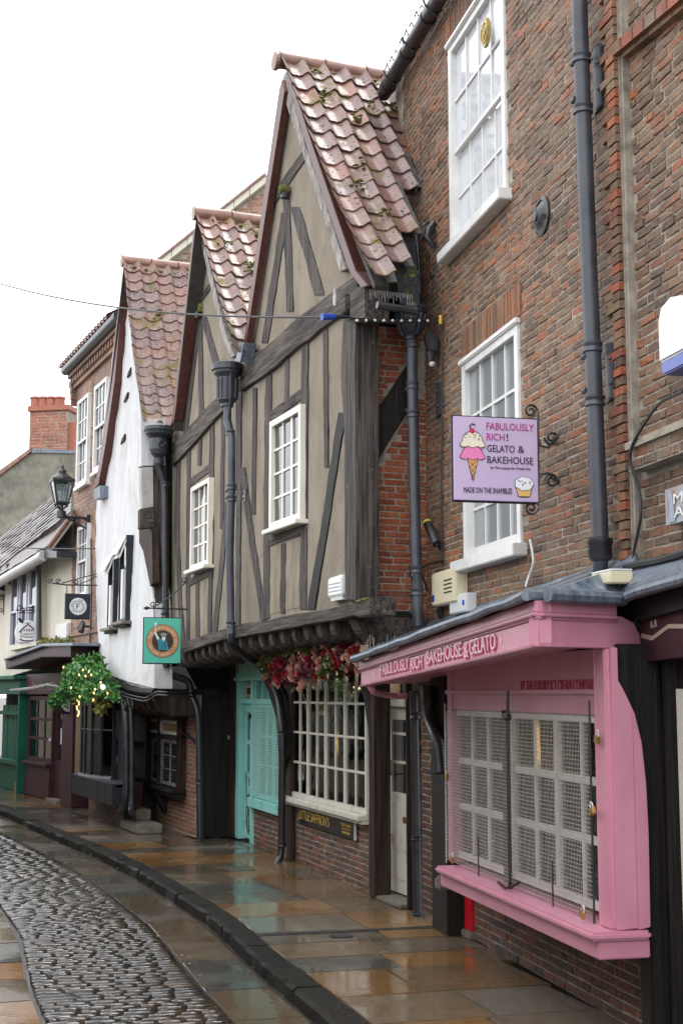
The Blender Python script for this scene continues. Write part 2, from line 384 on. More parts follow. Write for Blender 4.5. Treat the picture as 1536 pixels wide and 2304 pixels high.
m_sett = wetmat('wet_granite_sett', [(.010, .008, .006), (.034, .021, .012), (.016, .013, .011), (.009, .012, .014), (.042, .024, .010), (.02, .013, .009)], .56, .2, .06, .5, 24, .38)
m_joint = surf('wet_joint_grit', (.012, .010, .008), (.04, .032, .024), scale=30, rough=.3, rv=.12, bump=.35, bs=24)
m_earth = surf('dark_ground', (.04, .036, .03), (.07, .06, .05), scale=2, rough=.6)

# ---------------------------------------------------------------- street line, read along the kerb
kp = [gp(x, y) for x, y in [(750, 2296), (668, 2226), (589, 2166), (524, 2106), (470, 2057), (400, 2014), (300, 1952), (200, 1905), (99, 1864), (0, 1819)]]
kp = [kp[0] + (kp[0] - kp[1]).normalized() * 7] + [kp[0] + (kp[0] - kp[1]).normalized() * 3] + kp
d_ = (kp[-1] - kp[-3]).normalized()
kp += [kp[-1] + d_ * 5, kp[-1] + d_ * 12]
cur = []
for i in range(len(kp) - 1):
    p0, p1, p2, p3 = kp[max(i - 1, 0)], kp[i], kp[i + 1], kp[min(i + 2, len(kp) - 1)]
    for j in range(20):
        t = j / 20
        cur.append(p1 * (1 - t) + p2 * t if i == 0 else .5 * ((2 * p1) + (p2 - p0) * t + (2 * p0 - 5 * p1 + 4 * p2 - p3) * t * t + (3 * p1 - p0 - 3 * p2 + p3) * t ** 3))
for _ in range(60): cur = [cur[0]] + [(cur[i - 1] + cur[i] * 2 + cur[i + 1]) / 4 for i in range(1, len(cur) - 1)] + [cur[-1]]
arc = [0.]
for i in range(1, len(cur)): arc.append(arc[-1] + (cur[i] - cur[i - 1]).length)
LEN = arc[-1]
import bisect
def K(s, v, z=0.):
    """s metres along the kerb from the near end, v metres to the street side"""
    i = max(1, min(len(arc) - 1, bisect.bisect(arc, s))); k = (s - arc[i - 1]) / (arc[i] - arc[i - 1])
    p = cur[i - 1] + (cur[i] - cur[i - 1]) * k
    j = max(6, min(len(cur) - 7, i)); d = (cur[j + 6] - cur[j - 6]).normalized()
    return V((p.x, p.y, 0)) + V((-d.y, d.x, 0)) * v + V((0, 0, z))
def Kang(s):
    d = K(s + .2, 0) - K(s - .2, 0); return atan2(d.y, d.x)
KH = .095                                           # kerb height
put('ground', MB().box(-220, 220, -60, 700, -.5, -.26), m_earth, kind='structure')
def slab(s0, s1, v0, v1, z0, z1, jz=.003, jv=.009, gap=.009):
    mb = MB(); q = lambda: R.uniform(-jv, jv)
    c = []
    a, b, e, f = (s0 + gap, v0 + gap), (s1 - gap, v0 + gap), (s1 - gap, v1 - gap), (s0 + gap, v1 - gap)
    crn = [(x + q(), y + q()) for x, y in (a, b, e, f)]
    for z in (z0, z1): c += [K(x, y, z + (R.uniform(-jz, jz) if z == z1 else 0)) for x, y in crn]
    return mb.hexa(c)
# pavement bed and flags
pav = put('pavement', (lambda m: (m.add([K(s, v, z) for s in [i * .5 for i in range(int(LEN / .5) + 1)] for v, z in ((-.02, -.2), (-.02, -.022), (-4.5, -.022))],
      [(i * 3 + a, i * 3 + a + 1, i * 3 + a + 4, i * 3 + a + 3) for i in range(int(LEN / .5)) for a in (0, 1)]), m)[1])(MB()), m_joint, kind='structure')
# house fronts at street level (plan lines), used to stop the flags
BW = Wall(gp(1400, 2300), gp(1070, 2115))
TG = Wall(gp(910, 2038), gp(550, 1890))
WG = Wall(gp(440, 1885), gp(312, 1836))
def behind(p):
    return any(-.6 < (p - w.p).dot(w.u) < L and (p - w.p).dot(w.n) < -.25 for w, L in ((BW, 4), (TG, 6.5), (WG, 4)))
s = 1.0; DRAIN = None
ds = min((abs(proj(K(x * .05, -1.0))[1] - 2094), x * .05) for x in range(int(LEN / .05)))[1]
rows = []
while s < LEN - 1.2:
    w_ = R.uniform(.52, .92)
    if s < ds < s + w_ + .3: w_ = ds - .06 - s; rows.append((s, ds - .06)); s = ds + .06; continue
    rows.append((s, s + w_)); s += w_
for s0, s1 in rows:
    v = -.20
    if s1 - s0 < .12: continue
    while v > -3.6:
        wv = R.uniform(.55, 1.15); v1 = v - wv
        c = K((s0 + s1) / 2, (v + v1) / 2)
        x, y, f = proj(c)
        if not behind(c) and f > 2 and -500 < x < 2100 and y < 2900:
            put('paving_stone', slab(s0, s1, v1, v, -.06, 0.0, .0035), m_flag, pav, bev=.004)
        v = v1
put('drain_channel', slab(ds - .055, ds + .055, -2.55, -.2, -.05, .002, 0, .002, .002), surf('ribbed_drain_iron', (.012, .012, .012), (.04, .036, .034), scale=26, rough=.3, bump=.9, bs=50), pav)
q = gp(767, 2107); put('stopcock_cover', MB().lathe(q + V((0, 0, .001)), [(.10, -.02), (.10, .004), (.085, .007), (.001, .008)], 20), m_black, pav)
# kerb
kerb = put('kerb', (lambda m: m.add([K(s_, v, z) for s_ in [i * .5 for i in range(int(LEN / .5) + 1)] for v, z in ((-.19, -.3), (-.19, -.03), (-.012, -.03), (-.012, -.3))],
      [(i * 4 + a, i * 4 + a + 1, i * 4 + a + 5, i * 4 + a + 4) for i in range(int(LEN / .5)) for a in (0, 1, 2)]))(MB()), m_joint, kind='structure')
s = .5
while s < LEN - 1.5:
    w_ = R.uniform(.7, 1.15)
    mb = MB(); n_ = 5
    jz = R.uniform(-.004, .006); jv = R.uniform(-.006, .006)
    a = []
    for i in range(n_ + 1):
        x = s + .007 + (w_ - .014) * i / n_; e = R.uniform(-.011, .011); ez = R.uniform(-.004, .004)
        a += [K(x, -.195, -.2), K(x, -.195 + e, jz), K(x, -.02 + jv, jz + ez + .002), K(x, jv + e, jz + ez - .022), K(x, jv + .012, -.2)]
    f = [(4, 3, 2, 1, 0), tuple(5 * n_ + k for k in range(5))] + [(5 * i + k, 5 * i + (k + 1) % 5, 5 * i + 5 + (k + 1) % 5, 5 * i + 5 + k) for i in range(n_) for k in range(5)]
    put('kerb_stone', mb.add(a, f), m_kerb, kerb)
    s += w_
# road: bed, gutter flags, setts, centre flags
NS = int(LEN / .5)
road = put('cobbled_road', MB().add([K(i * .5, v, -KH - .012) for i in range(NS + 1) for v in (-.05, 6.5)], [(2 * i, 2 * i + 1, 2 * i + 3, 2 * i + 2) for i in range(NS)]), m_joint, kind='structure')
s = .8
while s < LEN - 1.5:
    w_ = R.uniform(.7, 1.3)
    put('gutter_stone', slab(s, s + w_, .03, .51, -KH - .1, -KH - .006, .003), m_gutter, road, bev=.006); s += w_
s = .8
while s < LEN - 1.5:
    w_ = R.uniform(.55, 1.1)
    if 0 < proj(K(s, 1.9))[2]:
        put('centre_stone', slab(s, s + w_, 1.70, 2.2, -KH - .1, -KH - .004, .003), m_flag, road, bev=.006)
    s += w_
def sett_mesh(k):
    r = random.Random(k); nx, ny = 5, 4; v = []; f = []
    for j in range(ny):
        for i in range(nx):
            x = i / (nx - 1) * 2 - 1; y = j / (ny - 1) * 2 - 1
            e = max(abs(x), abs(y)); z = 0.5 * (1 - .28 * abs(x) ** 8 - .36 * abs(y) ** 5) + r.uniform(-.05, .05)
            v.append((x * .5 * (1 - .03 * y * y) + r.uniform(-.015, .015), y * .5 * (1 - .03 * x * x) + r.uniform(-.03, .03), z))
    for j in range(ny - 1):
        for i in range(nx - 1): a = j * nx + i; f.append((a, a + 1, a + nx + 1, a + nx))
    rim = [i for i in range(nx)] + [j * nx + nx - 1 for j in range(1, ny)] + [(ny - 1) * nx + i for i in range(nx - 2, -1, -1)] + [j * nx for j in range(ny - 2, 0, -1)]
    b = len(v)
    for i in rim: v.append((v[i][0] * 1.02, v[i][1] * 1.02, -1.))
    for k_ in range(len(rim)): f.append((rim[k_], b + k_, b + (k_ + 1) % len(rim), rim[(k_ + 1) % len(rim)]))
    return v, f
SM = [sett_mesh(k) for k in range(7)]
SME = []
for v, f in SM:
    me = bpy.data.meshes.new('sett'); me.from_pydata(v, [], f); me.materials.append(m_sett)
    me.polygons.foreach_set('use_smooth', [True] * len(me.polygons)); SME.append(me)
setts = []
s = .8
while s < LEN - 3:
    pit = R.uniform(.082, .112)
    for lo, hi in ((.53, 1.68), (2.22, 5.2)):
        v = lo
        while v < hi - .05:
            l = min(R.uniform(.13, .235), hi - v)
            if hi - v - l < .08: l = hi - v
            c = K(s + pit / 2, v + l / 2, -KH - .012 + .012 * sin((v - .5) * 1.4) + R.uniform(-.004, .004))
            x, y, f = proj(c)
            if f > 3 and -420 < x < 900 and y < 2800: setts.append((c, l - .006, pit - .014, s, x, y, f))
            v += l
    s += pit
vis = [q for q in setts if -5 < q[4] < 1540 and q[5] < 2310]
vis.sort(key=lambda q: -q[1] / q[6] ** 3)
near = set(id(q) for q in vis[:290])
stuff = MB()
for q in setts:
    c, l, p, s, x, y, f = q; k = R.randrange(7); a = Kang(s) + pi / 2 + R.uniform(-.05, .05)
    tx, ty = R.uniform(-.06, .06), R.uniform(-.02, .02)
    if id(q) in near: inst('cobble_sett', SME[k], c, road, (tx, ty, a), (l, p, .055))
    else:
        M = Matrix.Translation(c) @ Matrix.Rotation(a, 4, 'Z') @ Matrix.Rotation(tx, 4, 'X') @ Matrix.Rotation(ty, 4, 'Y') @ Matrix.Diagonal((l, p, .055, 1))
        stuff.add([M @ V(v) for v in SM[k][0]], SM[k][1])
lit = MB()
for _ in range(240):
    c = K(R.uniform(3, LEN - 6), R.choice((abs(R.gauss(.05, .07)), R.gauss(.5, .06))), 0); c.z = -KH + .006
    if TG.n.dot(c - TG.p) < .2: continue
    a = R.uniform(0, 6.3); r_ = R.uniform(.008, .026)
    if R.random() < .0: continue
    lit.add([c + V((cos(a + k * 1.57) * r_ * (1 if k % 2 else .5), sin(a + k * 1.57) * r_ * (1 if k % 2 else .5), R.uniform(.0, .012))) for k in range(4)], [(0, 1, 2, 3)])
tag(put('leaf_litter', lit, surf('wet_dead_leaf', (.05, .028, .012), (.14, .075, .025), scale=20, rough=.4), None), 'small wet brown leaves scattered along the kerb and gutter', 'leaves', kind='stuff')
put('cobble_paving', stuff, m_sett, road, smooth=True, kind='stuff')
# ---------------------------------------------------------------- brickwork, windows, roof tiles
def brick_unit(k):
    r = random.Random(k + 50); v = []
    for y in (-1., 0.):
        for x, z in ((-.5, -.5), (.5, -.5), (.5, .5), (-.5, .5)):
            v.append((x + r.uniform(-.02, .02), y, z + r.uniform(-.05, .05)))
    b = len(v)
    for x, z in ((-.46, -.40), (.46, -.40), (.46, .40), (-.46, .40)):
        v.append((x + r.uniform(-.015, .015), .35 + r.uniform(-.35, .35), z + r.uniform(-.09, .09)))
    f = [(4, 5, 9, 8), (5, 6, 10, 9), (6, 7, 11, 10), (7, 4, 8, 11), (8, 9, 10, 11), (0, 1, 5, 4), (1, 2, 6, 5), (2, 3, 7, 6), (3, 0, 4, 7)]
    return v, f
BU = [brick_unit(k) for k in range(8)]
def brickwork(parent, w, t0, t1, z0, z1, m, holes=(), nobj=80, course=.075, bl=.215, off=.0, keep=None, seed=1, proud=.012, pat='english', nm='brick', rise=0.):
    """real bricks: the nobj that show largest are parts, the rest one mesh"""
    r = random.Random(seed); L = []; mes = []
    for v, f in BU:
        me = bpy.data.meshes.new(nm); me.from_pydata(v, [], f); me.materials.append(m); mes.append(me)
    z = z0; row = 0
    while z + course * .5 < z1:
        t = t0 - r.uniform(0, bl); i = row
        while t < t1:
            l = bl if (pat == 'stretch' or (i % 3) or r.random() < .25) else bl * .48
            l *= r.uniform(.93, 1.05); i += 1
            a, b = max(t, t0), min(t + l, t1); t += l
            if b - a < .05: continue
            c = ((a + b) / 2, z + course / 2 + rise * ((a + b) / 2 - t0))
            if keep and not keep(*c): continue
            if any(h[0] - .02 < c[0] < h[1] + .02 and h[2] - .02 < c[1] < h[3] + .02 for h in holes): continue
            # clip ends on openings
            for h in holes:
                if h[2] < c[1] < h[3]:
                    if a < h[0] < b: b = h[0]
                    if a < h[1] < b: a = h[1]
            if b - a < .035: continue
            L.append(((a + b) / 2, c[1], b - a - .011, course - .011, r.uniform(.3, 1.5) * proud, r.randrange(8)))
        z += course; row += 1
    def area(q):
        x, y, f = proj(w.P(q[0], q[1], off))
        return (q[2] * q[3] / f ** 2) if (-8 < x < 1544 and -8 < y < 2312) else 0
    L.sort(key=area, reverse=True)
    n = sum(1 for q in L if area(q) > 0)
    k_ = min(nobj, n)
    for q in L[:k_]:
        inst(nm, mes[q[5]], w.P(q[0], q[1], off), parent, (r.uniform(-.04, .04), r.uniform(-.015, .015), w.ang + r.uniform(-.02, .02)), (q[2], q[4] if w.u.cross(w.n).z > 0 else -q[4], q[3]))
    if L[k_:]:
        mb = MB()
        for q in L[k_:]:
            v, f = BU[q[5]]; p = w.P(q[0], q[1], off)
            mb.add([p + w.u * (x * q[2]) + w.n * (y * q[4]) + V((0, 0, zz * q[3])) for x, y, zz in v], f)
        put(nm + 'work', mb, m, parent, kind='stuff')
def window(parent, w, t0, t1, z0, z1, cols, rows, off=0., fw=.05, bar=.022, depth=.07, rec=.035, m=None, glass=None, sill=None, mid=None, name='window', fz=None, wide=None):
    """window frame > glazing_bar, pane, sill; mid = height share of a meeting rail"""
    m = m or m_white; glass = glass or m_paneblk
    if t0 > t1: t0, t1 = t1, t0
    fb = fz or fw
    fr = MB().wb(w, t0, t0 + fw, z0, z1, off, off + depth).wb(w, t1 - fw, t1, z0, z1, off, off + depth)
    fr.wb(w, t0 + fw, t1 - fw, z0, z0 + fb, off, off + depth - .002).wb(w, t0 + fw, t1 - fw, z1 - fw, z1, off, off + depth - .002)
    f = put(name, fr, m, parent, bev=.004)
    a0, a1, b0, b1 = t0 + fw, t1 - fw, z0 + fb, z1 - fw
    g0 = off + depth - rec
    spans = [(b0, b1, rows, g0)]
    if mid:
        zm = b0 + (b1 - b0) * mid
        put('meeting_rail', MB().wb(w, a0, a1, zm - .022, zm + .022, g0 - .02, g0 + .022), m, f, bev=.003)
        spans = [(b0, zm - .022, rows // 2 if rows > 1 else 1, g0 - .028), (zm + .022, b1, rows - rows // 2, g0)]
    for (s0, s1, rw, g) in spans:
        cw = (a1 - a0) / cols; rh = (s1 - s0) / rw
        for i in range(1, cols):
            bw = bar if not (wide and i in wide) else bar * 2
            put('glazing_bar', MB().wb(w, a0 + cw * i - bw / 2, a0 + cw * i + bw / 2, s0, s1, g - .012, g + .014), m, f)
        for j in range(1, rw):
            put('glazing_bar', MB().wb(w, a0, a1, s0 + rh * j - bar / 2, s0 + rh * j + bar / 2, g - .011, g + .012), m, f)
        for i in range(cols):
            for j in range(rw):
                ts = R.uniform(-.003, .003)
                mb = MB(); x0, x1, y0, y1 = a0 + cw * i, a0 + cw * (i + 1), s0 + rh * j, s0 + rh * (j + 1)
                e = [R.uniform(-.0022, .0022) for _ in range(4)]
                mb.hexa([w.P(x0, y0, g - .008), w.P(x1, y0, g - .008), w.P(x1, y0, g - .003 + e[0]), w.P(x0, y0, g - .003 + e[1]), w.P(x0, y1, g - .008), w.P(x1, y1, g - .008), w.P(x1, y1, g - .003 + e[2]), w.P(x0, y1, g - .003 + e[3])])
                put('pane', mb, glass, f)
    if sill:
        so_, sh, sx = sill
        put('sill', MB().wb(w, t0 - sx, t1 + sx, z0 - sh, z0 - .003, off - .02, off + so_), m, f, bev=.008)
    return f
def pantile(nx=9, w=.235, l=.34, th=.014, amp=.03):
    v = []; f = []
    for j, y in enumerate((0., l * .5, l)):
        for i in range(nx):
            x = i / (nx - 1); v.append((x * w * 1.06, y, amp * cos(2 * pi * x * 1.03) + .012 * cos(4 * pi * x)))
    for j in range(2):
        for i in range(nx - 1): a = j * nx + i; f.append((a, a + 1, a + nx + 1, a + nx))
    b = len(v)
    for i in range(nx): q = v[2 * nx + i]; v.append((q[0], q[1], q[2] - th))
    for i in range(nx - 1): f.append((2 * nx + i, 2 * nx + i + 1, b + i + 1, b + i))
    b2 = len(v)
    for i in range(nx): q = v[i]; v.append((q[0], q[1], q[2] - th))
    for i in range(nx - 1): f.append((b + i, b + i + 1, b2 + i + 1, b2 + i))
    return v, f
PT = pantile()
def tile_mat():
    g = G('wet_clay_pantile'); p = g.pos(); r = g.rnd()
    c = g.ramp(r, [(0, (.115, .075, .07)), (.2, (.175, .085, .065)), (.4, (.10, .068, .068)), (.6, (.22, .10, .07)), (.8, (.14, .09, .082)), (1, (.19, .125, .105))])
    c = g.mix(g.math('MULTIPLY', g.ramp(g.noise(p, 7, 5, .7), [(.4, 0.), (.7, 1.)]), .4), c, (.26, .13, .09))
    c = g.mix(g.math('MULTIPLY', g.ramp(g.noise(p, 14, 5, .7), [(.52, 0.), (.7, 1.)]), .4), c, (.24, .215, .205))
    vo = g.n('TexVoronoi', {'Vector': p, 'Scale': 21., 'Randomness': 1.}); dsz = g.math('MULTIPLY', g.noise(p, 5, 3, .6), .62)
    sp = g.ramp(g.math('SUBTRACT', vo.outputs['Distance'], g.math('SUBTRACT', dsz, .13)), [(0., 1.), (.03, 0.)])
    c = g.mix(sp, c, (.022, .02, .018))
    ms = g.ramp(g.noise(p, 2.6, 6, .75), [(.55, 0.), (.64, 1.)])
    c = g.mix(g.math('MULTIPLY', ms, .85), c, (.13, .115, .022))
    ro = g.math('ADD', .38, g.math('MULTIPLY', g.math('MAXIMUM', ms, sp), .5))
    return g.fin(c, ro, g.bump(g.noise(p, 40, 5, .7), .25, .008), .55)
m_tile = tile_mat()
m_soaker = surf('dark_mossy_lead', (.022, .026, .03), (.06, .065, .05), scale=7, rough=.5, bump=.4)
m_ridge = surf('clay_ridge_tile', (.15, .075, .055), (.25, .135, .10), scale=9, rough=.4, bump=.3, bs=40, spot=[((.10, .10, .03), 6, .60, .12), ((.06, .05, .045), 24, .70, .05)])
TMESH = bpy.data.meshes.new('pantile'); TMESH.from_pydata(PT[0], [], PT[1]); TMESH.materials.append(m_tile)
TMESH.polygons.foreach_set('use_smooth', [True] * len(TMESH.polygons)); TMESH.set_sharp_from_angle(angle=radians(50))
def roof(thing_, A, E, rdir, rows, cols, deck_m, kick=.0, colw=.235, nm='roof', other=None, nobj=300, keep=None):
    """roof (deck) > pantile, ridge_tile; A ridge front, E eave front, rdir into the house"""
    A, E, rdir = V(A), V(E), V(rdir).normalized()
    dn = (E - A); Ln = dn.length; dn.normalize()
    nr = dn.cross(rdir).normalized()
    if nr.z < 0: nr = -nr
    dep = colw * cols
    B = A + rdir * dep; D = E + rdir * dep
    A_, E_ = A + rdir * .09, E + rdir * .09 - dn * .06
    mb = MB().hexa([A_ - nr * .07, E_ - nr * .07, D - nr * .07, B - nr * .07, A_ - nr * .025, E_ - nr * .025, D - nr * .025, B - nr * .025])
    if other is not None:
        O = V(other)
        mb.hexa([A - V((0, 0, .12)), O - V((0, 0, .12)), O + rdir * dep - V((0, 0, .12)), B - V((0, 0, .12)), A - V((0, 0, .04)), O - V((0, 0, .04)), O + rdir * dep - V((0, 0, .04)), B - V((0, 0, .04))])
    pitch = Ln / rows
    if keep:
        mb = MB()
        for j in range(rows):
            n = sum(1 for i in range(cols) if keep(j, i))
            if n: mb.hexa([A_ + dn * pitch * j - nr * .07, A_ + dn * pitch * (j + 1) - nr * .07, A_ + dn * pitch * (j + 1) + rdir * (colw * n - .1) - nr * .07, A_ + dn * pitch * j + rdir * (colw * n - .1) - nr * .07, A_ + dn * pitch * j - nr * .025, A_ + dn * pitch * (j + 1) - nr * .025, A_ + dn * pitch * (j + 1) + rdir * (colw * n - .1) - nr * .025, A_ + dn * pitch * j + rdir * (colw * n - .1) - nr * .025])
    rf = put(nm, mb, deck_m, thing_)
    mirror = rdir.cross(dn).dot(nr) < 0
    for j in range(rows):
        for i in range(cols):
            k = j / rows
            off = kick * 4 * (k - .5) ** 2 * (1 if k > .5 else .3)
            if keep and not keep(j, i): continue
            p = A + dn * (pitch * j + R.uniform(-.014, .014)) + rdir * (colw * (i - .12) + R.uniform(-.006, .006)) + nr * (.018 + off * 1)
            tilt = .07 + R.uniform(-.015, .015) + (kick * 4 / Ln * 2 * (k - .5) if k > .5 else 0)
            y = (dn + nr * tilt).normalized(); x = (rdir + dn * R.uniform(-.025, .025)); x = (x - y * x.dot(y)).normalized(); z = x.cross(y)
            if z.dot(nr) < 0:
                # keep the tile's face upward whatever the handedness
                M = Matrix((x, y, -z)).transposed(); sc = (1, (pitch + .045) / .34, 1)
                me = TMESH
                o = inst('pantile', me, p, rf); o.rotation_mode = 'XYZ'
                Mx = Matrix((-x, y, -z)).transposed(); o.rotation_euler = Mx.to_euler(); o.location += x * colw * 1.0; WP[o.name] = p; o.scale = sc
            else:
                o = inst('pantile', TMESH, p, rf, Matrix((x, y, z)).transposed().to_euler(), (1, (pitch + .045) / .34, 1))
    if keep:
        for j in range(rows):
            n = sum(1 for i in range(cols) if keep(j, i))
            if n >= cols: continue
            a = A + dn * pitch * (j - .15) + rdir * (colw * (n - .12) - .02) + nr * .03; b = a + dn * pitch * 1.2 - nr * .012; wv = rdir * .085 + nr * .02
            put('lead_soaker', MB().hexa([a, b, b + wv, a + wv, a + nr * .012, b + nr * .012, b + wv + nr * .012, a + wv + nr * .012]), m_soaker, rf)
    # ridge: half-round tiles butted along the top
    n = max(2, int(dep / .42)); L = dep / n
    for i in range(n):
        a = A + rdir * (L * i - (.04 if i == 0 else 0)) + V((0, 0, .02)); b = A + rdir * (L * (i + 1) - .012) + V((0, 0, .02 + R.uniform(-.01, .01)))
        put('ridge_tile', MB().tube([a, a + (b - a) * .04, a + (b - a) * .06, b - (b - a) * .02, b], [.098, .098, .09, .09, .08], 14), m_ridge, rf, smooth=True)
    return rf
def pipe(th, path, r, m, nm='pipe'):
    return put(nm, MB().tube(path, r, 14), m, th, smooth=True)
def collar(th, c, r, h, m, ax=(0, 0, 1)):
    return put('collar', MB().lathe(V(c) - V(ax) * h / 2, [(r * .98, 0), (r * 1.22, h * .1), (r * 1.22, h * .3), (r * 1.08, h * .42), (r * 1.08, h * .58), (r * 1.22, h * .7), (r * 1.22, h * .9), (r * .98, h)], 16, ax), m, th, smooth=True)
def soft(path, n=6):
    """round the corners of a 3-D polyline"""
    path = [V(p) for p in path]; out = [path[0]]
    for i in range(1, len(path) - 1):
        a = path[i] + (path[i - 1] - path[i]) * .35; b = path[i] + (path[i + 1] - path[i]) * .35
        for k in range(n + 1):
            t = k / n; out.append(a * (1 - t) ** 2 + path[i] * 2 * t * (1 - t) + b * t * t)
    return out + [path[-1]]
# ================================================================ RIGHT BRICK TOWNHOUSE
b0 = BW.P(0, 0)
town = thing('brick_townhouse', BW.P(3, 0), 'tall brown brick house with white sash windows above the pink shop', 'house')
tR, tL = -3.2, BW.T(941, 1000)
zE = BW.Z(880, 190)
tN = BW.T(1404, 600)                       # where the neighbour's brickwork starts
def edge(z):                               # the old corner leans out as it rises
    pts = [(893, 245), (915, 520), (938, 690), (941, 1000), (941, 1500)]
    tz = [BW.at(x, y) for x, y in pts]
    if z >= tz[0][1]: return tz[0][0] + .12
    for (a, za), (b, zb) in zip(tz, tz[1:]):
        if zb <= z <= za: return b + (a - b) * (z - zb) / max(1e-6, za - zb)
    return tz[-1][0]
zz = [2.0 + i * (zE - 2.0) / 14 for i in range(15)]
W1 = (BW.T(1142, 330), BW.T(1014, 330), BW.Z(1024, 557), BW.Z(1007, 116))
W2 = (BW.T(1172, 930), BW.T(1044, 950), BW.Z(1050, 1262), BW.Z(1040, 822))
mb = MB(); tcut = sorted([tN, W1[0] + .005, W1[1] - .005, W2[0] + .005, W2[1] - .005]); zcut = sorted([2.0, zE] + [W1[2] + .005, W1[3] - .005, W2[2] + .005, W2[3] - .005] + zz[1:-1])
for za, zb in zip(zcut, zcut[1:]):
    zm = (za + zb) / 2
    for ta, tb in zip(tcut, tcut[1:]):
        tm = (ta + tb) / 2
        if not any(h[0] < tm < h[1] and h[2] < zm < h[3] for h in (W1, W2)): mb.wb(BW, ta, tb, za, zb, -.35, 0)
    mb.prism(BW, [(tcut[-1], za), (edge(za) - .004, za), (edge(zb) - .004, zb), (tcut[-1], zb)], -.35, 0)
put('wall', mb, m_mortar2, town)
brickwork(town, BW, tN + .01, tL + .5, 2.3, zE, m_brick, [W1, W2], 285, .0600, .205, 0, keep=lambda t, z: t < edge(z) - .06, seed=3, proud=.015)
for k, Wn in enumerate((W1, W2)):
    f = window(town, BW, Wn[0], Wn[1], Wn[2], Wn[3], 4, 4, -.072, fw=.085, bar=.024, depth=.095, rec=.05, sill=(.19, .10, .09), mid=.46, glass=(m_paneblindsky if k == 0 else m_panesky))
    put('head_moulding', MB().wb(BW, Wn[0] - .02, Wn[1] + .02, Wn[3] - .02, Wn[3] + .03, -.06, .05), m_white, f, bev=.01)
    # upright arch bricks over the head
    t = Wn[0] - .05
    while t < Wn[1] + .04:
        mb = MB().wb(BW, t, t + .062, Wn[3] + .04, Wn[3] + .30 + R.uniform(-.006, .006), -.01, .010 + R.uniform(0, .008)); put('arch_brick', mb, m_brick_or if R.random() < .06 else m_brick, town); t += .073
md = thing('fire_mark', BW.W(1095, 72, .06), 'oval gilt plaque fixed to the top sash of the upper right window', 'plaque')
tt, zz_ = BW.at(1094, 74, .055)
put('backing', full(BW, tt, zz_, .13, .075, .03, 28, .72), m_gold, md, bev=.008)
put('rim', disc(BW, tt, zz_, .078, .09, .083, .012, 28), m_gold, md)
for a in range(5):
    c = BW.P(tt + .03 * cos(a * 1.3), zz_ - .06 + a * .03, .08); put('relief', MB().tube(scroll(c, BW.u, V((0, 0, 1)), .028, 1.2, a, 14), .006, 6), m_gold, md)
# roof slope hidden behind the eaves gutter
put('roof', MB().hexa([BW.P(tN - 2, zE + .02, .08), BW.P(edge(9), zE + .02, .08), BW.P(edge(9), zE + 2.3, -3.), BW.P(tN - 2, zE + 2.3, -3.), BW.P(tN - 2, zE + .07, .08), BW.P(edge(9), zE + .07, .08), BW.P(edge(9), zE + 2.36, -3.), BW.P(tN - 2, zE + 2.36, -3.)]), m_tile, town)
put('soffit_board', MB().wb(BW, tN, edge(9), zE - .10, zE + .018, -.1, .05), m_black, town)
# eaves gutter
gu = thing('eaves_gutter', BW.W(900, 140, .13), 'black half-round gutter along the eaves of the tall brick house', 'gutter')
tg0, zg = BW.at(862, 212, .13)
put('trough', MB().tube([BW.P(tg0, zg, .13), BW.P(tg0 - 5.5, zg + .02, .13)], .075, 16), m_black, gu, smooth=True)
for i in range(7):
    t = tg0 - .15 - i * .75
    put('collar', MB().tube([BW.P(t, zg, .13), BW.P(t - .09, zg, .13)], .085, 16), m_black, gu, smooth=True)
    put('bracket', MB().tube([BW.P(t - .3, zg - .03, .06), BW.P(t - .3, zg - .09, .13), BW.P(t - .3, zg, .222), BW.P(t - .3, zg + .05, .24)], .012, 6), m_black, gu)
for i in range(14):
    t = tg0 - .05 - i * .19
    put('twig', MB().tube([BW.P(t, zg + .06, .17), BW.P(t + .03, zg + .11 + R.uniform(0, .05), .19), BW.P(t + .07, zg + .10, .2)], .008, 5), m_black, gu)
# neighbour's brickwork at the right edge, a step back, with a brick band and a rubbed arch
nb = thing('brick_shop_house', BW.P(tN - 1.5, 0), 'darker brown brick house with a stepped brick band at the right edge', 'house')
put('wall', MB().wb(BW, tR, tN - .03, 2.0, zE + 1, -.4, -.06), m_mortar2, nb)
band = [BW.at(1412, 1003, .05), BW.at(1414, 1062, .05)]
tb, zb1, zb0 = band[0][0], band[0][1], band[1][1]
brickwork(nb, BW, tR + .1, tN - .04, 2.62, zE, m_brick, [(tR, tb, zb0, zb1)], 150, .063, .205, -.06, seed=8, proud=.02)
put('brick_band', MB().wb(BW, tR, tb, zb0, zb1 - .03, -.05, .045), m_mortar2, nb)
brickwork(nb, BW, tb - 1.1, tb, zb0 + .005, zb1 - .035, m_brick, [], 40, .063, .205, .045, seed=9, nm='band_brick')
put('band_cap', MB().prism(BW, [(tR, zb1 - .03), (tb + .01, zb1 - .03), (tb + .01, zb1 + .015), (tR, zb1 + .015)], -.05, .07), m_mortar, nb)
# toothed pier of paler, redder bricks along the joint
z = 2.7
while z < zE:
    l = R.choice((.12, .12, .22)); put('quoin_brick', MB().wb(BW, tN + .012, tN + .012 + l, z + .005, z + .056, -.05, .026 + R.uniform(0, .012)), m_brick_or if R.random() < .22 else m_brick, town); z += .0612
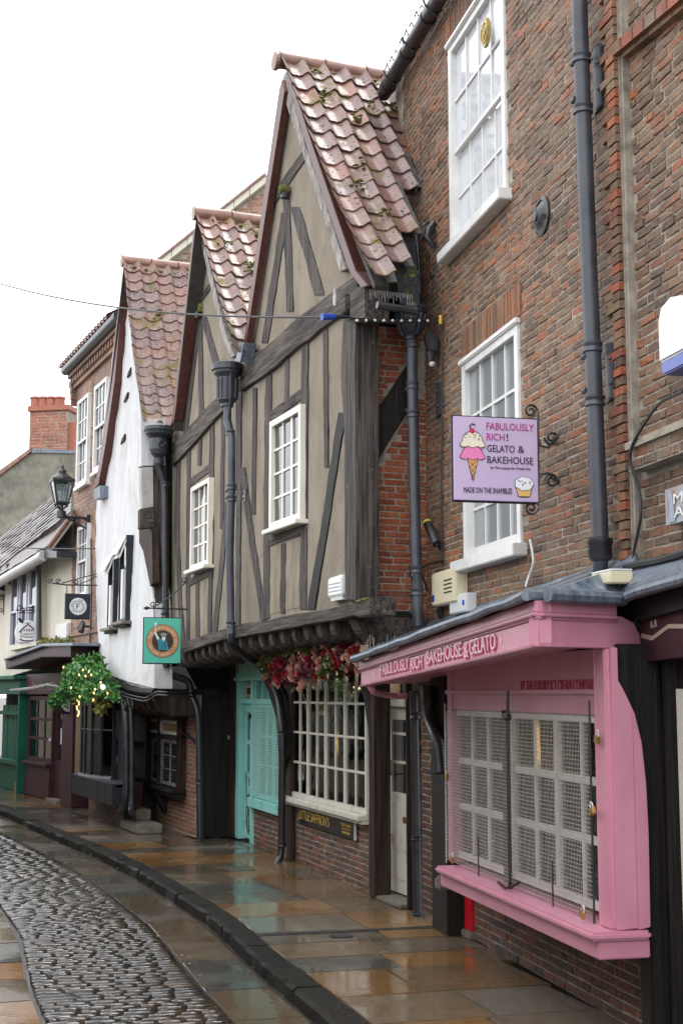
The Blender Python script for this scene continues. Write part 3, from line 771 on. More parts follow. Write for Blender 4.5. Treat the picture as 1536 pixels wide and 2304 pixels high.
# rubbed brick arch cut by the frame top right
for i in range(9):
    x0, y0 = 1368 + i * 26, 118 - i * 22
    a, b = BW.at(x0, y0, .03), BW.at(x0 + 30, y0 - 26, .03)
    put('arch_brick', MB().prism(BW, [(a[0], a[1] - .05), (b[0], b[1] - .05), (b[0], b[1] + .03), (a[0], a[1] + .03)], -.06, .035), m_brick_or if i % 3 else m_brick, nb)
    put('arch_brick', MB().prism(BW, [(a[0] - .15, a[1] - .10), (b[0] - .15, b[1] - .10), (b[0] - .15, b[1] - .03), (a[0] - .15, a[1] - .03)], -.06, .0), m_brick, nb)
put('joint', MB().wb(BW, tN - .028, tN - .002, 2.0, zE, -.3, -.012), m_mortar2, nb)

# ---------------------------------------------------------------- drainpipes on the townhouse
def bracketed(th, w, path_px, off, r, m, rings, plates):
    P = [w.W(x, y, off) for x, y in path_px]
    pipe(th, P, r, m)
    def on(y):
        for (x0, y0), (x1, y1) in zip(path_px, path_px[1:]):
            if y0 <= y <= y1 or y1 <= y <= y0: return x0 + (x1 - x0) * (y - y0) / (y1 - y0)
        return path_px[-1][0]
    for y in rings: collar(th, w.W(on(y), y, off), r, .075, m)
    for y0, y1, sd in plates:
        t0_, z0_ = w.at(on(y1), y1, off); t1_, z1_ = w.at(on(y0), y0, off)
        t = (t0_ + t1_) / 2
        ear = put('ear_plate', MB().prism(w, [(t, z0_), (t + sd * .12, z0_ + .02), (t + sd * .12, z1_ - .02), (t, z1_)], .012, .03), m, th, bev=.004)
        for q in (.3, .7): put('bolt', MB().lathe(w.P(t + sd * .095, z0_ + (z1_ - z0_) * q, .03), [(.014, 0), (.014, .012), (.006, .018)], 8, w.n), m, ear)
        for q in (.22, .78):
            put('lug', MB().tube([w.P(t - sd * .0, z0_ + (z1_ - z0_) * q, off + r * .9), w.P(t + .05, z0_ + (z1_ - z0_) * q, off + r * .95)], .02, 8), m, ear)
dpA = thing('drainpipe', BW.W(1350, 1240, .12), 'grey cast iron drainpipe down the brick wall right of both sash windows', 'drainpipe')
bracketed(dpA, BW, [(1303, -60), (1304, 60), (1313, 300), (1325, 620), (1337, 900), (1350, 1235)], .11, .054, m_iron, [132, 246, 782, 903], [(108, 255, -1), (772, 908, -1)])
put('socket', MB().lathe(BW.W(1350, 1262, .11), [(.06, 0), (.075, .02), (.075, .10), (.082, .11), (.082, .14), (.06, .15)], 16), m_black, dpA, smooth=True)
pipe(dpA, soft([BW.W(1350, 1258, .11), BW.W(1347, 1292, .115), BW.W(1310, 1306, .14), BW.W(1225, 1338, .2)]), .05, m_iron)
dpB = thing('drainpipe', BW.W(936, 1400, .12), 'grey cast iron drainpipe with fluted bowl hopper beside the orange brick strip', 'drainpipe')
bracketed(dpB, BW, [(926, 770), (927, 860), (930, 1000), (934, 1200), (938, 1330), (940, 1410)], .25, .050, m_iron, [775, 868, 932, 1282, 1332], [(858, 940, -1), (1322, 1392, 1)])
hb = BW.W(924, 765, .25)
put('hopper', MB()._lathe(hb, [(.055, 0), (.06, .03), (.10, .10), (.13, .18), (.142, .24), (.155, .25), (.155, .275), (.165, .28), (.165, .31), (.145, .315), (.12, .25)], 22, V((0, 0, 1))), m_iron, dpB)
for k in range(14):
    a = 2 * pi * k / 14; d = V((cos(a), sin(a), 0))
    put('flute', MB().tube([hb + d * .075 + V((0, 0, .04)), hb + d * .112 + V((0, 0, .1)), hb + d * .138 + V((0, 0, .18)), hb + d * .147 + V((0, 0, .235))], .011, 6), m_iron, dpB, smooth=True)
put('scroll', MB().tube(scroll(BW.W(925, 1298, .33), BW.u, V((0, 0, 1)), .055, 1.6, 0), .008, 6), m_black, dpB)
put('stay', MB().tube([BW.W(925, 1290, .19), BW.W(962, 1270, .2), BW.W(995, 1262, .03)], .013, 6), m_black, dpB)
put('stay', MB().tube([BW.W(945, 1282, .2), BW.W(962, 1330, .03)], .009, 6), m_black, dpB)

# ---------------------------------------------------------------- small fixings on the townhouse
an = thing('wall_anchor', BW.W(1222, 487, .02), 'round black iron wall tie with a centre bolt between the sash windows', 'wall tie')
put('boss', MB()._lathe(BW.W(1222, 487, .0), [(.145, 0), (.145, .02), (.12, .03), (.115, .022), (.09, .03), (.07, .05), (.045, .06), (.04, .075), (.001, .08)], 26, BW.n), m_black, an, smooth=True)
put('bolt', MB().tube([BW.W(1222, 487, .06), BW.W(1222, 487, .13), BW.W(1222, 487, .2)], [.026, .022, .022], 8), m_black, an)
tk = thing('lamp_bracket', BW.W(977, 532, .02), 'small ornate black iron bracket on brick beside the upper sill', 'bracket')
c = BW.W(977, 530, .02)
put('stem', MB().tube([c + V((0, 0, .13)), c + BW.n * .05 + V((0, 0, .05)), c + BW.n * .07 - V((0, 0, .02)), c - V((0, 0, .12))], [.03, .045, .04, .02], 8), m_black, tk, smooth=True)
put('claw', MB().tube([c + BW.n * .06 + V((0, 0, .0)), c + BW.n * .13 - V((0, 0, .05)) + BW.u * .04], [.03, .012], 8), m_black, tk)
put('hook', MB().tube(scroll(c + BW.n * .06 + V((0, 0, .08)), BW.n, V((0, 0, 1)), .05, 1.2, 0, 16), .012, 6), m_black, tk)
fl = thing('floodlight', BW.W(983, 778, .05), 'black floodlight on the brick wall under the wire end', 'floodlight')
c = BW.W(983, 782, .03)
put('housing', MB().hexa([c + BW.u * a * .055 + BW.n * b + V((0, 0, z)) for z, e in ((-.06, 0), (.13, 0)) for a, b in ((-1, 0), (1, 0), (1, .10 + z * .25), (-1, .10 + z * .25))]), m_black, fl, bev=.02)
put('visor', MB().tube([c + BW.n * .06 + V((0, 0, -.05)), c + BW.n * .06 + V((0, 0, -.14))], [.05, .028], 10), m_black, fl)
put('sensor', MB().lathe(c + V((0, 0, -.18)) + BW.n * .05, [(.02, 0), (.032, .02), (.02, .05)], 10), m_grey, fl)
sp = thing('spotlight', BW.W(970, 1200, .05), 'slim black wall spotlight with a yellow stripe near the grey drainpipe', 'spotlight')
a, b = BW.W(958, 1172, .12), BW.W(982, 1224, .08)
put('barrel', MB().tube([a, b], .042, 12), m_black, sp)
put('stripe', MB().tube([a + (b - a) * .06, a + (b - a) * .14], .0435, 12), flat('yellow_stripe', (.55, .42, .03), .5), sp)
put('arm', MB().tube([b, BW.W(990, 1236, .02)], .014, 8), m_black, sp)
# beige ventilated box, small white box, junction box
vb = thing('meter_box', BW.W(996, 1375, .03), 'cream ventilated box on the brick wall above the pink shop roof', 'box')
t0, z0 = BW.at(1024, 1348, .12); t1, z1 = BW.at(970, 1300, .12)
zt = BW.Z(1024, 1275, .12)
put('case', MB().wb(BW, t0, t1, z0 - .02, zt, .0, .12), m_bgplast, vb, bev=.012)
for k in range(4): put('vent_slot', MB().wb(BW, t0 + .10, t0 + .34, zt - .10 - k * .035, zt - .088 - k * .035, .115, .1225), m_dark, vb)
put('label', MB().wb(BW, t1 - .09, t1 - .02, z0 + .02, z0 + .08, .11, .122), m_blue, vb)
sb = thing('alarm_box', BW.W(1028, 1384, .03), 'small white box with a blue mark right below the cream vent box', 'box')
t0, z0 = BW.at(1048, 1376, .1); t1, z1 = BW.at(1010, 1352, .1)
put('case', MB().wb(BW, t0, t1, z0, z0 + .16, 0, .1), m_whplast, sb, bev=.01)
put('mark', MB().wb(BW, t0 + .05, t0 + .10, z0 + .06, z0 + .10, .095, .102), m_blue, sb)
jb = thing('junction_box', BW.W(1364, 1310, .25), 'pale junction box lying on the lead behind the pink fascia', 'box')
t0, z0 = BW.at(1388, 1312, .3); t1, z1 = BW.at(1342, 1308, .3)
put('case', MB().wb(BW, t0, t1, z0, z0 + .075, .2, .34), m_bgplast, jb, bev=.008)
put('lid', MB().wb(BW, t0 + .004, t1 - .004, z0 + .076, z0 + .085, .204, .336), m_whplast, jb)
al = thing('siren_box', BW.W(1512, 790, .0), 'white burglar alarm box with a blue base at the right edge', 'alarm box')
t1, z1 = BW.at(1481, 700, .1); z0 = BW.Z(1483, 818, .1); zc = BW.Z(1485, 848, .1)
put('case', MB().prism(BW, [(t1, z0), (t1, z1 - .06), (t1 - .04, z1 + .01), (t1 - .15, z1 + .04), (t1 - .30, z1 + .01), (t1 - .34, z1 - .06), (t1 - .34, z0)], -.06, .11), m_whplast, al, bev=.012)
put('strobe', MB().prism(BW, [(t1 - .005, z0 - .002), (t1 - .335, z0 - .002), (t1 - .31, zc), (t1 - .03, zc)], -.06, .105), m_blue, al, bev=.008)
sg = thing('wall_sign', BW.W(1514, 1140, .0), 'pale printed sign board on brick below the brick band, cut by the frame', 'sign')
t1, z1 = BW.at(1491, 1102, .06); z0 = BW.Z(1495, 1182, .06)
put('board', MB().wb(BW, t1 - .75, t1, z0, z1, -.06, .05), surf('printed_board', (.20, .17, .16), (.28, .30, .34), scale=5, rough=.4, bump=0), sg)
put('panel', MB().wb(BW, t1 - .12, t1 - .03, z0 + .04, z1 - .02, .05, .053), flat('print_brown', (.30, .12, .06), .5), sg)
put('figure', MB().prism(BW, [(t1 - .05, z0 + .01), (t1 - .06, z0 + .13), (t1 - .04, z1 - .03), (t1 - .08, z1 - .01), (t1 - .10, z0 + .15), (t1 - .13, z0 + .01)], .053, .056), flat('print_blue', (.22, .28, .36), .5), sg)
hz = (z1 - z0)
text(sg, BW, 'Min', t1 - .12, t1 - .36, z0 + hz * .52, z0 + hz * .80, .056, m_white)
text(sg, BW, 'Ala', t1 - .12, t1 - .36, z0 + hz * .14, z0 + hz * .42, .056, m_white)
# cables
def cable(nm, pts, r, m, label, soften=True):
    o = put(nm, MB().tube(soft(pts) if soften else pts, r, 6), m, None, smooth=True); return tag(o, label, 'cable')
cable('cable', [BW.W(994, 720, .03), BW.W(994, 900, .025), BW.W(993, 1100, .025), BW.W(994, 1270, .025)], .009, m_cable, 'thin black cable straight down the brick from the wire end to the cream box')
cable('cable', [BW.W(1191, 1214, .05), BW.W(1197, 1240, .05), BW.W(1200, 1270, .05), BW.W(1186, 1304, .05), BW.W(1182, 1318, .2)], .009, m_whcable, 'white cable hanging from the lower sash window sill')
cable('cable', [BW.W(1536, 880, .08), BW.W(1480, 905, .08), BW.W(1425, 990, .08), BW.W(1413, 1030, .08), BW.W(1436, 1100, .03), BW.W(1442, 1160, .03), BW.W(1420, 1260, .03), BW.W(1440, 1290, .05)], .010, m_cable, 'grey cable looping round the brick band to the lead roof')
cable('cable', [BW.W(1385, 1282, .12), BW.W(1430, 1270, .13), BW.W(1480, 1262, .12), BW.W(1560, 1238, .12)], .022, m_cable, 'thick black cable bundle along the top of the lead roof')
# ================================================================ TIMBER FRAMED HOUSES
TU = Wall((.13, 12.67), (.13 - .3826 * 6, 18.67))
q_ = TU.W(531, 1300)
TU2 = Wall(q_, (-2.41, 19.5))
RW = Wall(TU.P(0, 0), TU.P(0, 0) - TU.n)                 # brick return between post and townhouse
RD = -TU.n                                             # into the house
def gable(th, w, poly, o0=-.12):
    p = put('plaster_wall', MB().pxp(w, poly, o0, 0), m_plaster, th); return p
# ---- nearer, larger gable
h1 = thing('timber_framed_house', TU.P(2, 0), 'larger timber framed gable house with buff plaster beside the brick townhouse', 'house')
gable(h1, TU, [(531, 1430), (801, 1362), (801, 640), (770, 560), (640, 165), (628, 200), (543, 800)])
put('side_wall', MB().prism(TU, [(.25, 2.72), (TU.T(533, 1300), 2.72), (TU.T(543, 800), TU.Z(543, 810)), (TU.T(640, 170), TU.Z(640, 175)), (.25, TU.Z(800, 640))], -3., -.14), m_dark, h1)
B = lambda path, wd_, d, m=None, **k: beam(h1, TU, path, wd_, d, m or (m_oak_v if d == 'v' else m_oak_h), **k)
B([(541, 852), (620, 790), (690, 732), (745, 692), (803, 648)], 62, 'h', o1=.05, name='wall_plate')
B([(530, 1421), (600, 1409), (700, 1390), (803, 1371)], 28, 'h', o1=.10, o0=-.1, name='bressummer')
put('corner_post', MB().strip(TU, [TU.at(x, y, .07) for x, y in resamp([(769, 716), (766, 850), (772, 960), (774, 1100), (775, 1352)], 40)], [TU.at(x, y, .07) for x, y in resamp([(801, 700), (801, 850), (801, 960), (801, 1100), (801, 1352)], 40)][:len(resamp([(769, 716), (766, 850), (772, 960), (774, 1100), (775, 1352)], 40))], -.16, .07, .004), m_oak_v, h1, bev=.012)
B([(602, 469), (645, 404), (689, 341)], 30, 'h', name='collar_beam')
B([(643, 446), (652, 700)], 15, 'v', name='king_stud')
B([(640, 478), (594, 772)], 15, 'v', name='strut')
B([(661, 465), (690, 560), (717, 664)], 22, 'v', name='strut')
for nm, pth, wd_ in (('stud', [(573, 872), (569, 1157)], 9), ('window_post', [(604, 842), (600, 1100), (598, 1392)], 14), ('window_post', [(686, 770), (684, 911), (680, 1372)], 15),
                     ('stud', [(645, 805), (643, 907)], 9), ('stud', [(731, 738), (733, 1052)], 10), ('brace', [(768, 928), (748, 1060), (722, 1230), (699, 1372)], 17),
                     ('brace', [(544, 1051), (562, 1190), (592, 1396)], 13), ('stud', [(637, 1222), (635, 1380)], 10), ('stud', [(538, 880), (534, 1410)], 10)):
    B(pth, wd_, 'v', name=nm, m=(m_black_v if nm == 'brace' and wd_ == 17 else None))
B([(608, 937), (680, 884)], 26, 'h', name='lintel'); B([(600, 1217), (677, 1193)], 26, 'h', name='sill_beam')
put('stained_panel', MB().pxp(TU, [(604, 1232), (632, 1224), (631, 1376), (602, 1384)], 0, .004), m_stain, h1)
put('stained_panel', MB().pxp(TU, [(641, 1222), (676, 1212), (674, 1366), (640, 1374)], 0, .004), m_stain, h1)
c = TU.W(641, 428, .06); put('mossy_boss', MB()._lathe(c - TU.n * .05, [(.05, 0), (.06, .06), (.05, .11), (.001, .13)], 12, TU.n), m_moss, h1, smooth=True)
put('peg', MB().tube([c - V((0, 0, .09)), c - V((0, 0, .04))], .05, 10), m_black, h1)
window(h1, TU, TU.T(678, 1040, .06), TU.T(608, 1060, .06), TU.Z(606, 1193, .06), TU.Z(608, 950, .06), 3, 4, 0., fw=.07, bar=.024, depth=.075, rec=.045, sill=(.14, .05, .05), wide=(1,), m=m_ivory)
# bargeboards
put('bargeboard', MB().pxp(TU, [(628, 200), (634, 178), (640, 205), (598, 478), (553, 778), (542, 800), (552, 745), (588, 478)], .03, .11), m_redboard, h1, bev=.006)
put('bargeboard', MB().pxp(TU, [(636, 176), (642, 168), (690, 335), (740, 480), (778, 605), (764, 612), (716, 455), (672, 320), (639, 222)], .0, .07), m_greyboard, h1, bev=.006)
put('bargeboard', MB().pxp(TU, [(641, 163), (648, 156), (700, 318), (760, 492), (800, 608), (828, 642), (812, 648), (786, 612), (744, 492), (690, 332)], .02, .14), m_redboard, h1, bev=.006)
A1 = TU.W(634, 140, .24); E1 = TU.W(824, 634, .24)
m_deck = surf('dark_roof_deck', (.03, .025, .022), (.06, .05, .045), rough=.8)
roof(h1, A1, E1, RD, 14, 10, m_deck, kick=.10, colw=.24, other=TU.W(545, 795, .15), keep=lambda j, i: i < {13: 1, 12: 2, 11: 2, 10: 3, 9: 3, 8: 3, 7: 4, 6: 4}.get(j, 10))
put('ridge_end', MB().lathe(A1 - RD * .05 + V((0, 0, -.0)), [(.10, 0), (.10, .04), (.001, .05)], 16, -RD), m_ridge, h1)
# eave end: plate ends, corbel and gutter piece
put('plate_end', MB().pxp(TU, [(786, 648), (822, 640), (822, 720), (786, 726)], -.12, .12), m_oak_h, h1, bev=.015)
put('corbel', MB().wb(RW, -.14, .30, TU.Z(801, 708), TU.Z(801, 668), -.05, .11), m_oak_h, h1, bev=.012)
put('eave_gutter', MB().tube([E1 + RD * .10 - V((0, 0, .20)), E1 + RD * .48 - V((0, 0, .22))], .034, 12), m_black, h1, smooth=True)
put('lead_soaker', MB().hexa([BW.P(*BW.at(x, y, o), o) for x, y, o in ((905, 700, .30), (938, 700, .06), (925, 505, .03), (890, 580, .35), (900, 690, .38), (945, 690, .1), (930, 500, .06), (885, 575, .42))]), m_lead, h1)
for i in range(3):
    put('flashing', MB().pxp(BW, [(917 + i * 5, 500 + i * 38), (934 + i * 3, 520 + i * 30), (938 + i * 2, 600 + i * 30), (921 + i * 5, 610 + i * 34)], .02 + i * .004, .034 + i * .004), m_lead, h1)
mo = MB()
for i in range(60):
    p = BW.W(R.uniform(898, 938), R.uniform(590, 690), R.uniform(.22, .42)); r_ = R.uniform(.012, .035)
    mo.add([p + V((R.uniform(-r_, r_), R.uniform(-r_, r_), R.uniform(-r_, r_))) for _ in range(4)], [(0, 1, 2), (0, 2, 3), (0, 3, 1), (1, 3, 2)])
put('moss', mo, m_moss, h1, kind='stuff')
lf = TU.W(817, 672, .3); put('hanging_slate', MB().prism(TU, [(TU.T(817, 672) + x, TU.Z(817, 672) + z) for x, z in ((0, .08), (.03, -.02), (.02, -.09), (-.02, -.10), (-.035, -.03))], .28, .292), m_greyplaster, h1)
spk = MB()
for i in range(26):
    a = E1 + RD * (.03 + i * .016) - V((0, 0, .07)) - TU.u * .01
    spk.tube([a, a - V((R.uniform(-.01, .01), 0, R.uniform(.03, .12)))], .003, 4)
put('bird_spikes', spk, flat('dull_spike', (.16, .155, .15), .4), h1, kind='stuff')
# brick return with its diagonal brace
zt, zb = TU.Z(801, 726), TU.Z(801, 1388)
put('return_wall', MB().wb(RW, .06, 1.6, zb, zt, -.3, -.02), m_mortar, h1)
brp = [RW.at(x, y, .03) for x, y in ((829, 952), (870, 893), (914, 826), (930, 800), (930, 905), (913, 930), (870, 1000), (829, 1075))]
def inbrace(t, z):
    for i in range(2):
        pass
    (t0, a0), (t1, a1) = brp[0], brp[3]; (s0, c0), (s1, c1) = brp[7], brp[4]
    k = (t - t0) / (t1 - t0); hi = a0 + (a1 - a0) * k; lo = c0 + (c1 - c0) * k
    return lo - .02 < z < hi + .02
brickwork(h1, RW, .10, 1.2, zb + .01, zt, m_brick_or, [], 180, .0615, .215, -.02, keep=lambda t, z: not inbrace(t, z), seed=5, proud=.016, pat='stretch')
put('brace', MB().prism(RW, brp, -.1, .035), m_black_v, h1, bev=.01)
put('render_fillet', MB().prism(RW, [(brp[7][0], brp[7][1] - .005), (brp[4][0], brp[4][1] - .005), (brp[4][0], brp[4][1] - .05), (brp[7][0], brp[7][1] - .05)], -.1, -.004), m_mortar, h1)
# bracket beam under the return, rounded at its street end
prof = [(-.02, -.02), (.05, -.15), (.16, -.24), (.3, -.27), (1.5, -.27), (1.5, 0), (-.02, 0)]
put('bracket_beam', MB().prism(RW, [(t, zb + z) for t, z in prof], -.16, .06), m_oak_h, h1, bev=.015)
put('beam_end', MB().pxp(TU, [(798, 1352), (833, 1342), (833, 1386), (798, 1390)], -.12, .13), m_oak_h, h1, bev=.015)
put('moss', MB().pxp(TU, [(798, 1351), (826, 1343), (826, 1347), (800, 1356)], -.05, .14), m_moss, h1, kind='stuff')
# jetty joists (rounded ends) and soffit
def joists(th, w, t0, t1, n, zf, m):
    for i in range(n):
        t = t0 + (t1 - t0) * (i + .5) / n; z = zf(t)
        mb = MB(); pr = [(-.62, -.20), (-.10, -.20), (-.04, -.185), (.01, -.15), (.03, -.10), (.035, 0), (-.62, 0)]
        wd_ = .075
        n_ = len(pr); a = [w.P(t - wd_, z + q, o) for o, q in pr] + [w.P(t + wd_, z + q, o) for o, q in pr]
        mb.add(a, [tuple(range(n_))[::-1], tuple(range(n_, 2 * n_))] + [(k, (k + 1) % n_, n_ + (k + 1) % n_, n_ + k) for k in range(n_)])
        put('joist', mb, m, th, bev=.015)
tE = TU.T(531, 1430)
zf1 = lambda t: TU.Z(803, 1383) + (TU.Z(533, 1434) - TU.Z(803, 1383)) * t / tE - .005
joists(h1, TU, .35, tE - .1, 9, zf1, m_oak_v)
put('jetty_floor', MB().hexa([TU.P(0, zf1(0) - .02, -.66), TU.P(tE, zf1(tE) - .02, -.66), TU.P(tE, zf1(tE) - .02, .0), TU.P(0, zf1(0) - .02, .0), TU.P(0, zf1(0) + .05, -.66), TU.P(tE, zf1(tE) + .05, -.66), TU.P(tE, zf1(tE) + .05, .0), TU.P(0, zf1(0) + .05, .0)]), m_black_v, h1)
# ---- further, smaller gable
h2 = thing('timber_framed_house', TU2.P(1.6, 0), 'smaller timber framed gable house between the white house and the larger gable', 'house')
gable(h2, TU2, [(387, 1462), (531, 1432), (531, 800), (452, 505), (437, 520), (388, 955)])
B2 = lambda path, wd_, d, m=None, **k: beam(h2, TU2, path, wd_, d, m or (m_oak_v if d == 'v' else m_oak_h), **k)
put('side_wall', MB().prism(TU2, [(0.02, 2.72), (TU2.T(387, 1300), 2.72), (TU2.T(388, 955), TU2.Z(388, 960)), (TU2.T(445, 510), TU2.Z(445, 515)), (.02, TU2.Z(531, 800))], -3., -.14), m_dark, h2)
B2([(387, 1024), (440, 966), (503, 900)], 46, 'h', o1=.05, name='wall_plate')
B2([(408, 1458), (460, 1441), (531, 1420)], 24, 'h', o1=.10, o0=-.1, name='bressummer')
B2([(421, 712), (476, 638)], 20, 'h', name='collar_beam'); B2([(449, 700), (452, 945)], 10, 'v', name='king_stud')
B2([(445, 730), (416, 975)], 10, 'v', name='strut'); B2([(457, 712), (487, 825)], 15, 'v', name='strut')
for nm, pth, wd_ in (('stud', [(401, 1036), (398, 1200), (404, 1350), (413, 1456)], 9), ('window_post', [(424, 1008), (422, 1448)], 8), ('stud', [(450, 976), (448, 1047)], 7), ('window_post', [(476, 950), (473, 1300)], 10),
                     ('stud', [(501, 925), (498, 1190)], 8), ('brace', [(512, 1130), (498, 1270), (480, 1436)], 11), ('stud', [(444, 1310), (444, 1444)], 8), ('stud', [(473, 1290), (470, 1438)], 8)):
    B2(pth, wd_, 'v', name=nm)
B2([(427, 1086), (478, 1046)], 20, 'h', name='lintel'); B2([(424, 1312), (471, 1288)], 18, 'h', name='sill_beam')
put('stained_panel', MB().pxp(TU2, [(427, 1322), (440, 1316), (440, 1438), (426, 1444)], 0, .004), m_stain, h2)
put('stained_panel', MB().pxp(TU2, [(449, 1310), (469, 1302), (467, 1430), (449, 1436)], 0, .004), m_stain, h2)
window(h2, TU2, TU2.T(471, 1180, .06), TU2.T(430, 1190, .06), TU2.Z(428, 1284, .06), TU2.Z(431, 1098, .06), 3, 4, 0., fw=.06, bar=.024, depth=.075, rec=.045, sill=(.14, .05, .05), wide=(1,), m=m_ivory)
c = TU2.W(445, 692, .06); put('mossy_boss', MB()._lathe(c - TU2.n * .05 - V((0, 0, .06)), [(.045, 0), (.055, .06), (.045, .11), (.001, .13)], 12, V((0, 0, 1))), m_moss, h2)
put('peg', MB().tube([c - V((0, 0, .15)), c - V((0, 0, .06))], .04, 8), m_black, h2)
put('bargeboard', MB().pxp(TU2, [(434, 528), (440, 505), (445, 530), (420, 735), (392, 945), (384, 958), (392, 900), (415, 700)], .03, .16), m_redboard, h2, bev=.005)
put('bargeboard', MB().pxp(TU2, [(445, 510), (451, 508), (482, 640), (510, 760), (528, 800), (519, 806), (500, 760), (472, 640)], .02, .10), m_greyboard, h2, bev=.005)
A2 = TU2.W(441, 484, .22); E2 = TU2.W(531, 790, .22)
roof(h2, A2, E2, -TU2.n, 11, 8, m_deck, kick=.0, colw=.24, other=TU2.W(390, 950, .15))
t2E = TU2.T(392, 1460)
zf2 = lambda t: TU2.Z(531, 1433) + (TU2.Z(410, 1470) - TU2.Z(531, 1433)) * t / t2E - .005
joists(h2, TU2, .15, t2E - .1, 8, zf2, m_oak_v)
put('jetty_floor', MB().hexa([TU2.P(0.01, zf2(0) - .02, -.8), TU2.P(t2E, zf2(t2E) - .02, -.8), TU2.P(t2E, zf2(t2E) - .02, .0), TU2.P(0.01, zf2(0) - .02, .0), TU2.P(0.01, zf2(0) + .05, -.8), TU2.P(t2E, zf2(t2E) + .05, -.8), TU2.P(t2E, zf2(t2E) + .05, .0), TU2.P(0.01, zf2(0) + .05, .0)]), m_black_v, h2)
# drainpipe with hopper in the valley between the two gables
dpC = thing('drainpipe', TU.W(522, 1440, .2), 'grey drainpipe with a square fluted hopper between the two timber gables', 'drainpipe')
O_ = .2
bracketed(dpC, TU, [(512, 912), (512, 948), (521, 985), (521, 1100), (517, 1250), (519, 1400), (521, 1428)], O_, .048, m_iron, [975, 1096, 1122, 1405], [(1098, 1126, 1)])
pipe(dpC, soft([TU.W(521, 1425, O_), TU.W(521, 1450, O_), TU.W(552, 1478, -.1), TU.W(588, 1500, -.5)]), .045, m_navy)
hb = TU.W(511, 918, O_)
put('hopper', MB()._lathe(hb, [(.055, 0), (.075, .015), (.075, .05), (.115, .09), (.12, .36), (.165, .41), (.17, .44), (.19, .45), (.19, .52), (.17, .53), (.14, .45)], 24, V((0, 0, 1))), m_iron, dpC)
for k in range(12):
    a = 2 * pi * k / 12; d = V((cos(a), sin(a), 0)); put('flute', MB().tube([hb + d * .117 + V((0, 0, .11)), hb + d * .123 + V((0, 0, .35))], .014, 6), m_iron, dpC, smooth=True)
put('strap', MB().tube([hb + TU.r * .14 + V((0, 0, .5)), hb + TU.r * .13 + V((0, 0, .1)), hb + TU.r * .08 - V((0, 0, .1))], .012, 6), m_iron, dpC)
put('lead_spout', MB().pxp(TU, [(528, 812), (543, 772), (549, 770), (540, 815)], .05, .2), m_lead, dpC)
# alarm on the plaster, blue wire connector, wires
aw = thing('alarm_box', TU.W(752, 1342, 0), 'small white printed alarm box low on the plaster beside the corner post', 'alarm box')
t0, z0 = TU.at(768, 1338, .09); t1, z1 = TU.at(737, 1305, .09)
put('case', MB().prism(TU, [(t0, z0), (t1, z0 - .0), (t1, z0 + .15), (t1 - .02, z0 + .18), (t0 + .02, z0 + .19), (t0, z0 + .17)], 0, .09), m_whplast, aw, bev=.012)
for k in range(3): put('print', MB().wb(TU, t0 + .03, t1 - .03, z0 + .04 + k * .035, z0 + .05 + k * .035, .088, .0915), flat('grey_print', (.25, .25, .27), .6) if k == 0 else bpy.data.materials['grey_print'], aw)
put('base', MB().wb(TU, t0 + .03, t1 - .03, z0 - .04, z0 - .002, 0, .07), m_grey, aw)
wa, wb_ = TU.W(-30, 622, 2.2), BW.W(990, 715, .05)
wpt = gp(0, 0)
d0 = ray(-30, 629); wl = CAM + d0 * (19.0 / d0.y)
cp = TU.W(742, 713, .55)
cable('overhead_wire', [wl + (cp - wl) * (i / 24) - V((0, 0, .16 * 4 * (i / 24) * (1 - i / 24))) for i in range(25)], .010, m_cable, 'thin overhead wire strung across the street to the blue connector', False)
bc = thing('wire_connector', cp, 'bright blue plug where the overhead wire meets the beaded cable', 'connector')
dirw = (wb_ - cp).normalized()
put('plug', MB().tube([cp - dirw * .08, cp + dirw * .05], [.032, .026], 12), m_blue, bc)
put('gland', MB().tube([cp + dirw * .05, cp + dirw * .10, cp + dirw * .2], [.024, .02, .01], 10), m_navy, bc)
e0 = cp + dirw * .18
put('lead', MB().tube([e0 + (wb_ - e0) * (i / 12) - V((0, 0, .05 * 4 * (i / 12) * (1 - i / 12))) for i in range(13)], .008, 6), m_cable, bc)
put('lead', MB().tube([e0 + (wb_ - e0) * (i / 12) + V((0, 0, -.03 + .02 * sin(i))) for i in range(13)], .006, 6), m_cable, bc)
for i in range(9):
    p = e0 + (wb_ - e0) * (i + 1) / 10.5 + V((0, 0, -.03)); put('bead', MB().lathe(p - V((0, 0, .014)), [(.004, 0), (.014, .008), (.014, .02), (.004, .028)], 8), m_whplast, bc)
put('tag', MB().tube([wb_ + V((0, 0, .02)), wb_ - V((0, 0, .06))], .018, 6), flat('yellow_tag', (.62, .40, .03), .5), bc)
# ================================================================ PINK SHOP FRONT
pk = thing('pink_shopfront', BW.P(1.5, 0), 'pink shop front with caged window, projecting sill and slanted pink hood', 'shop front')
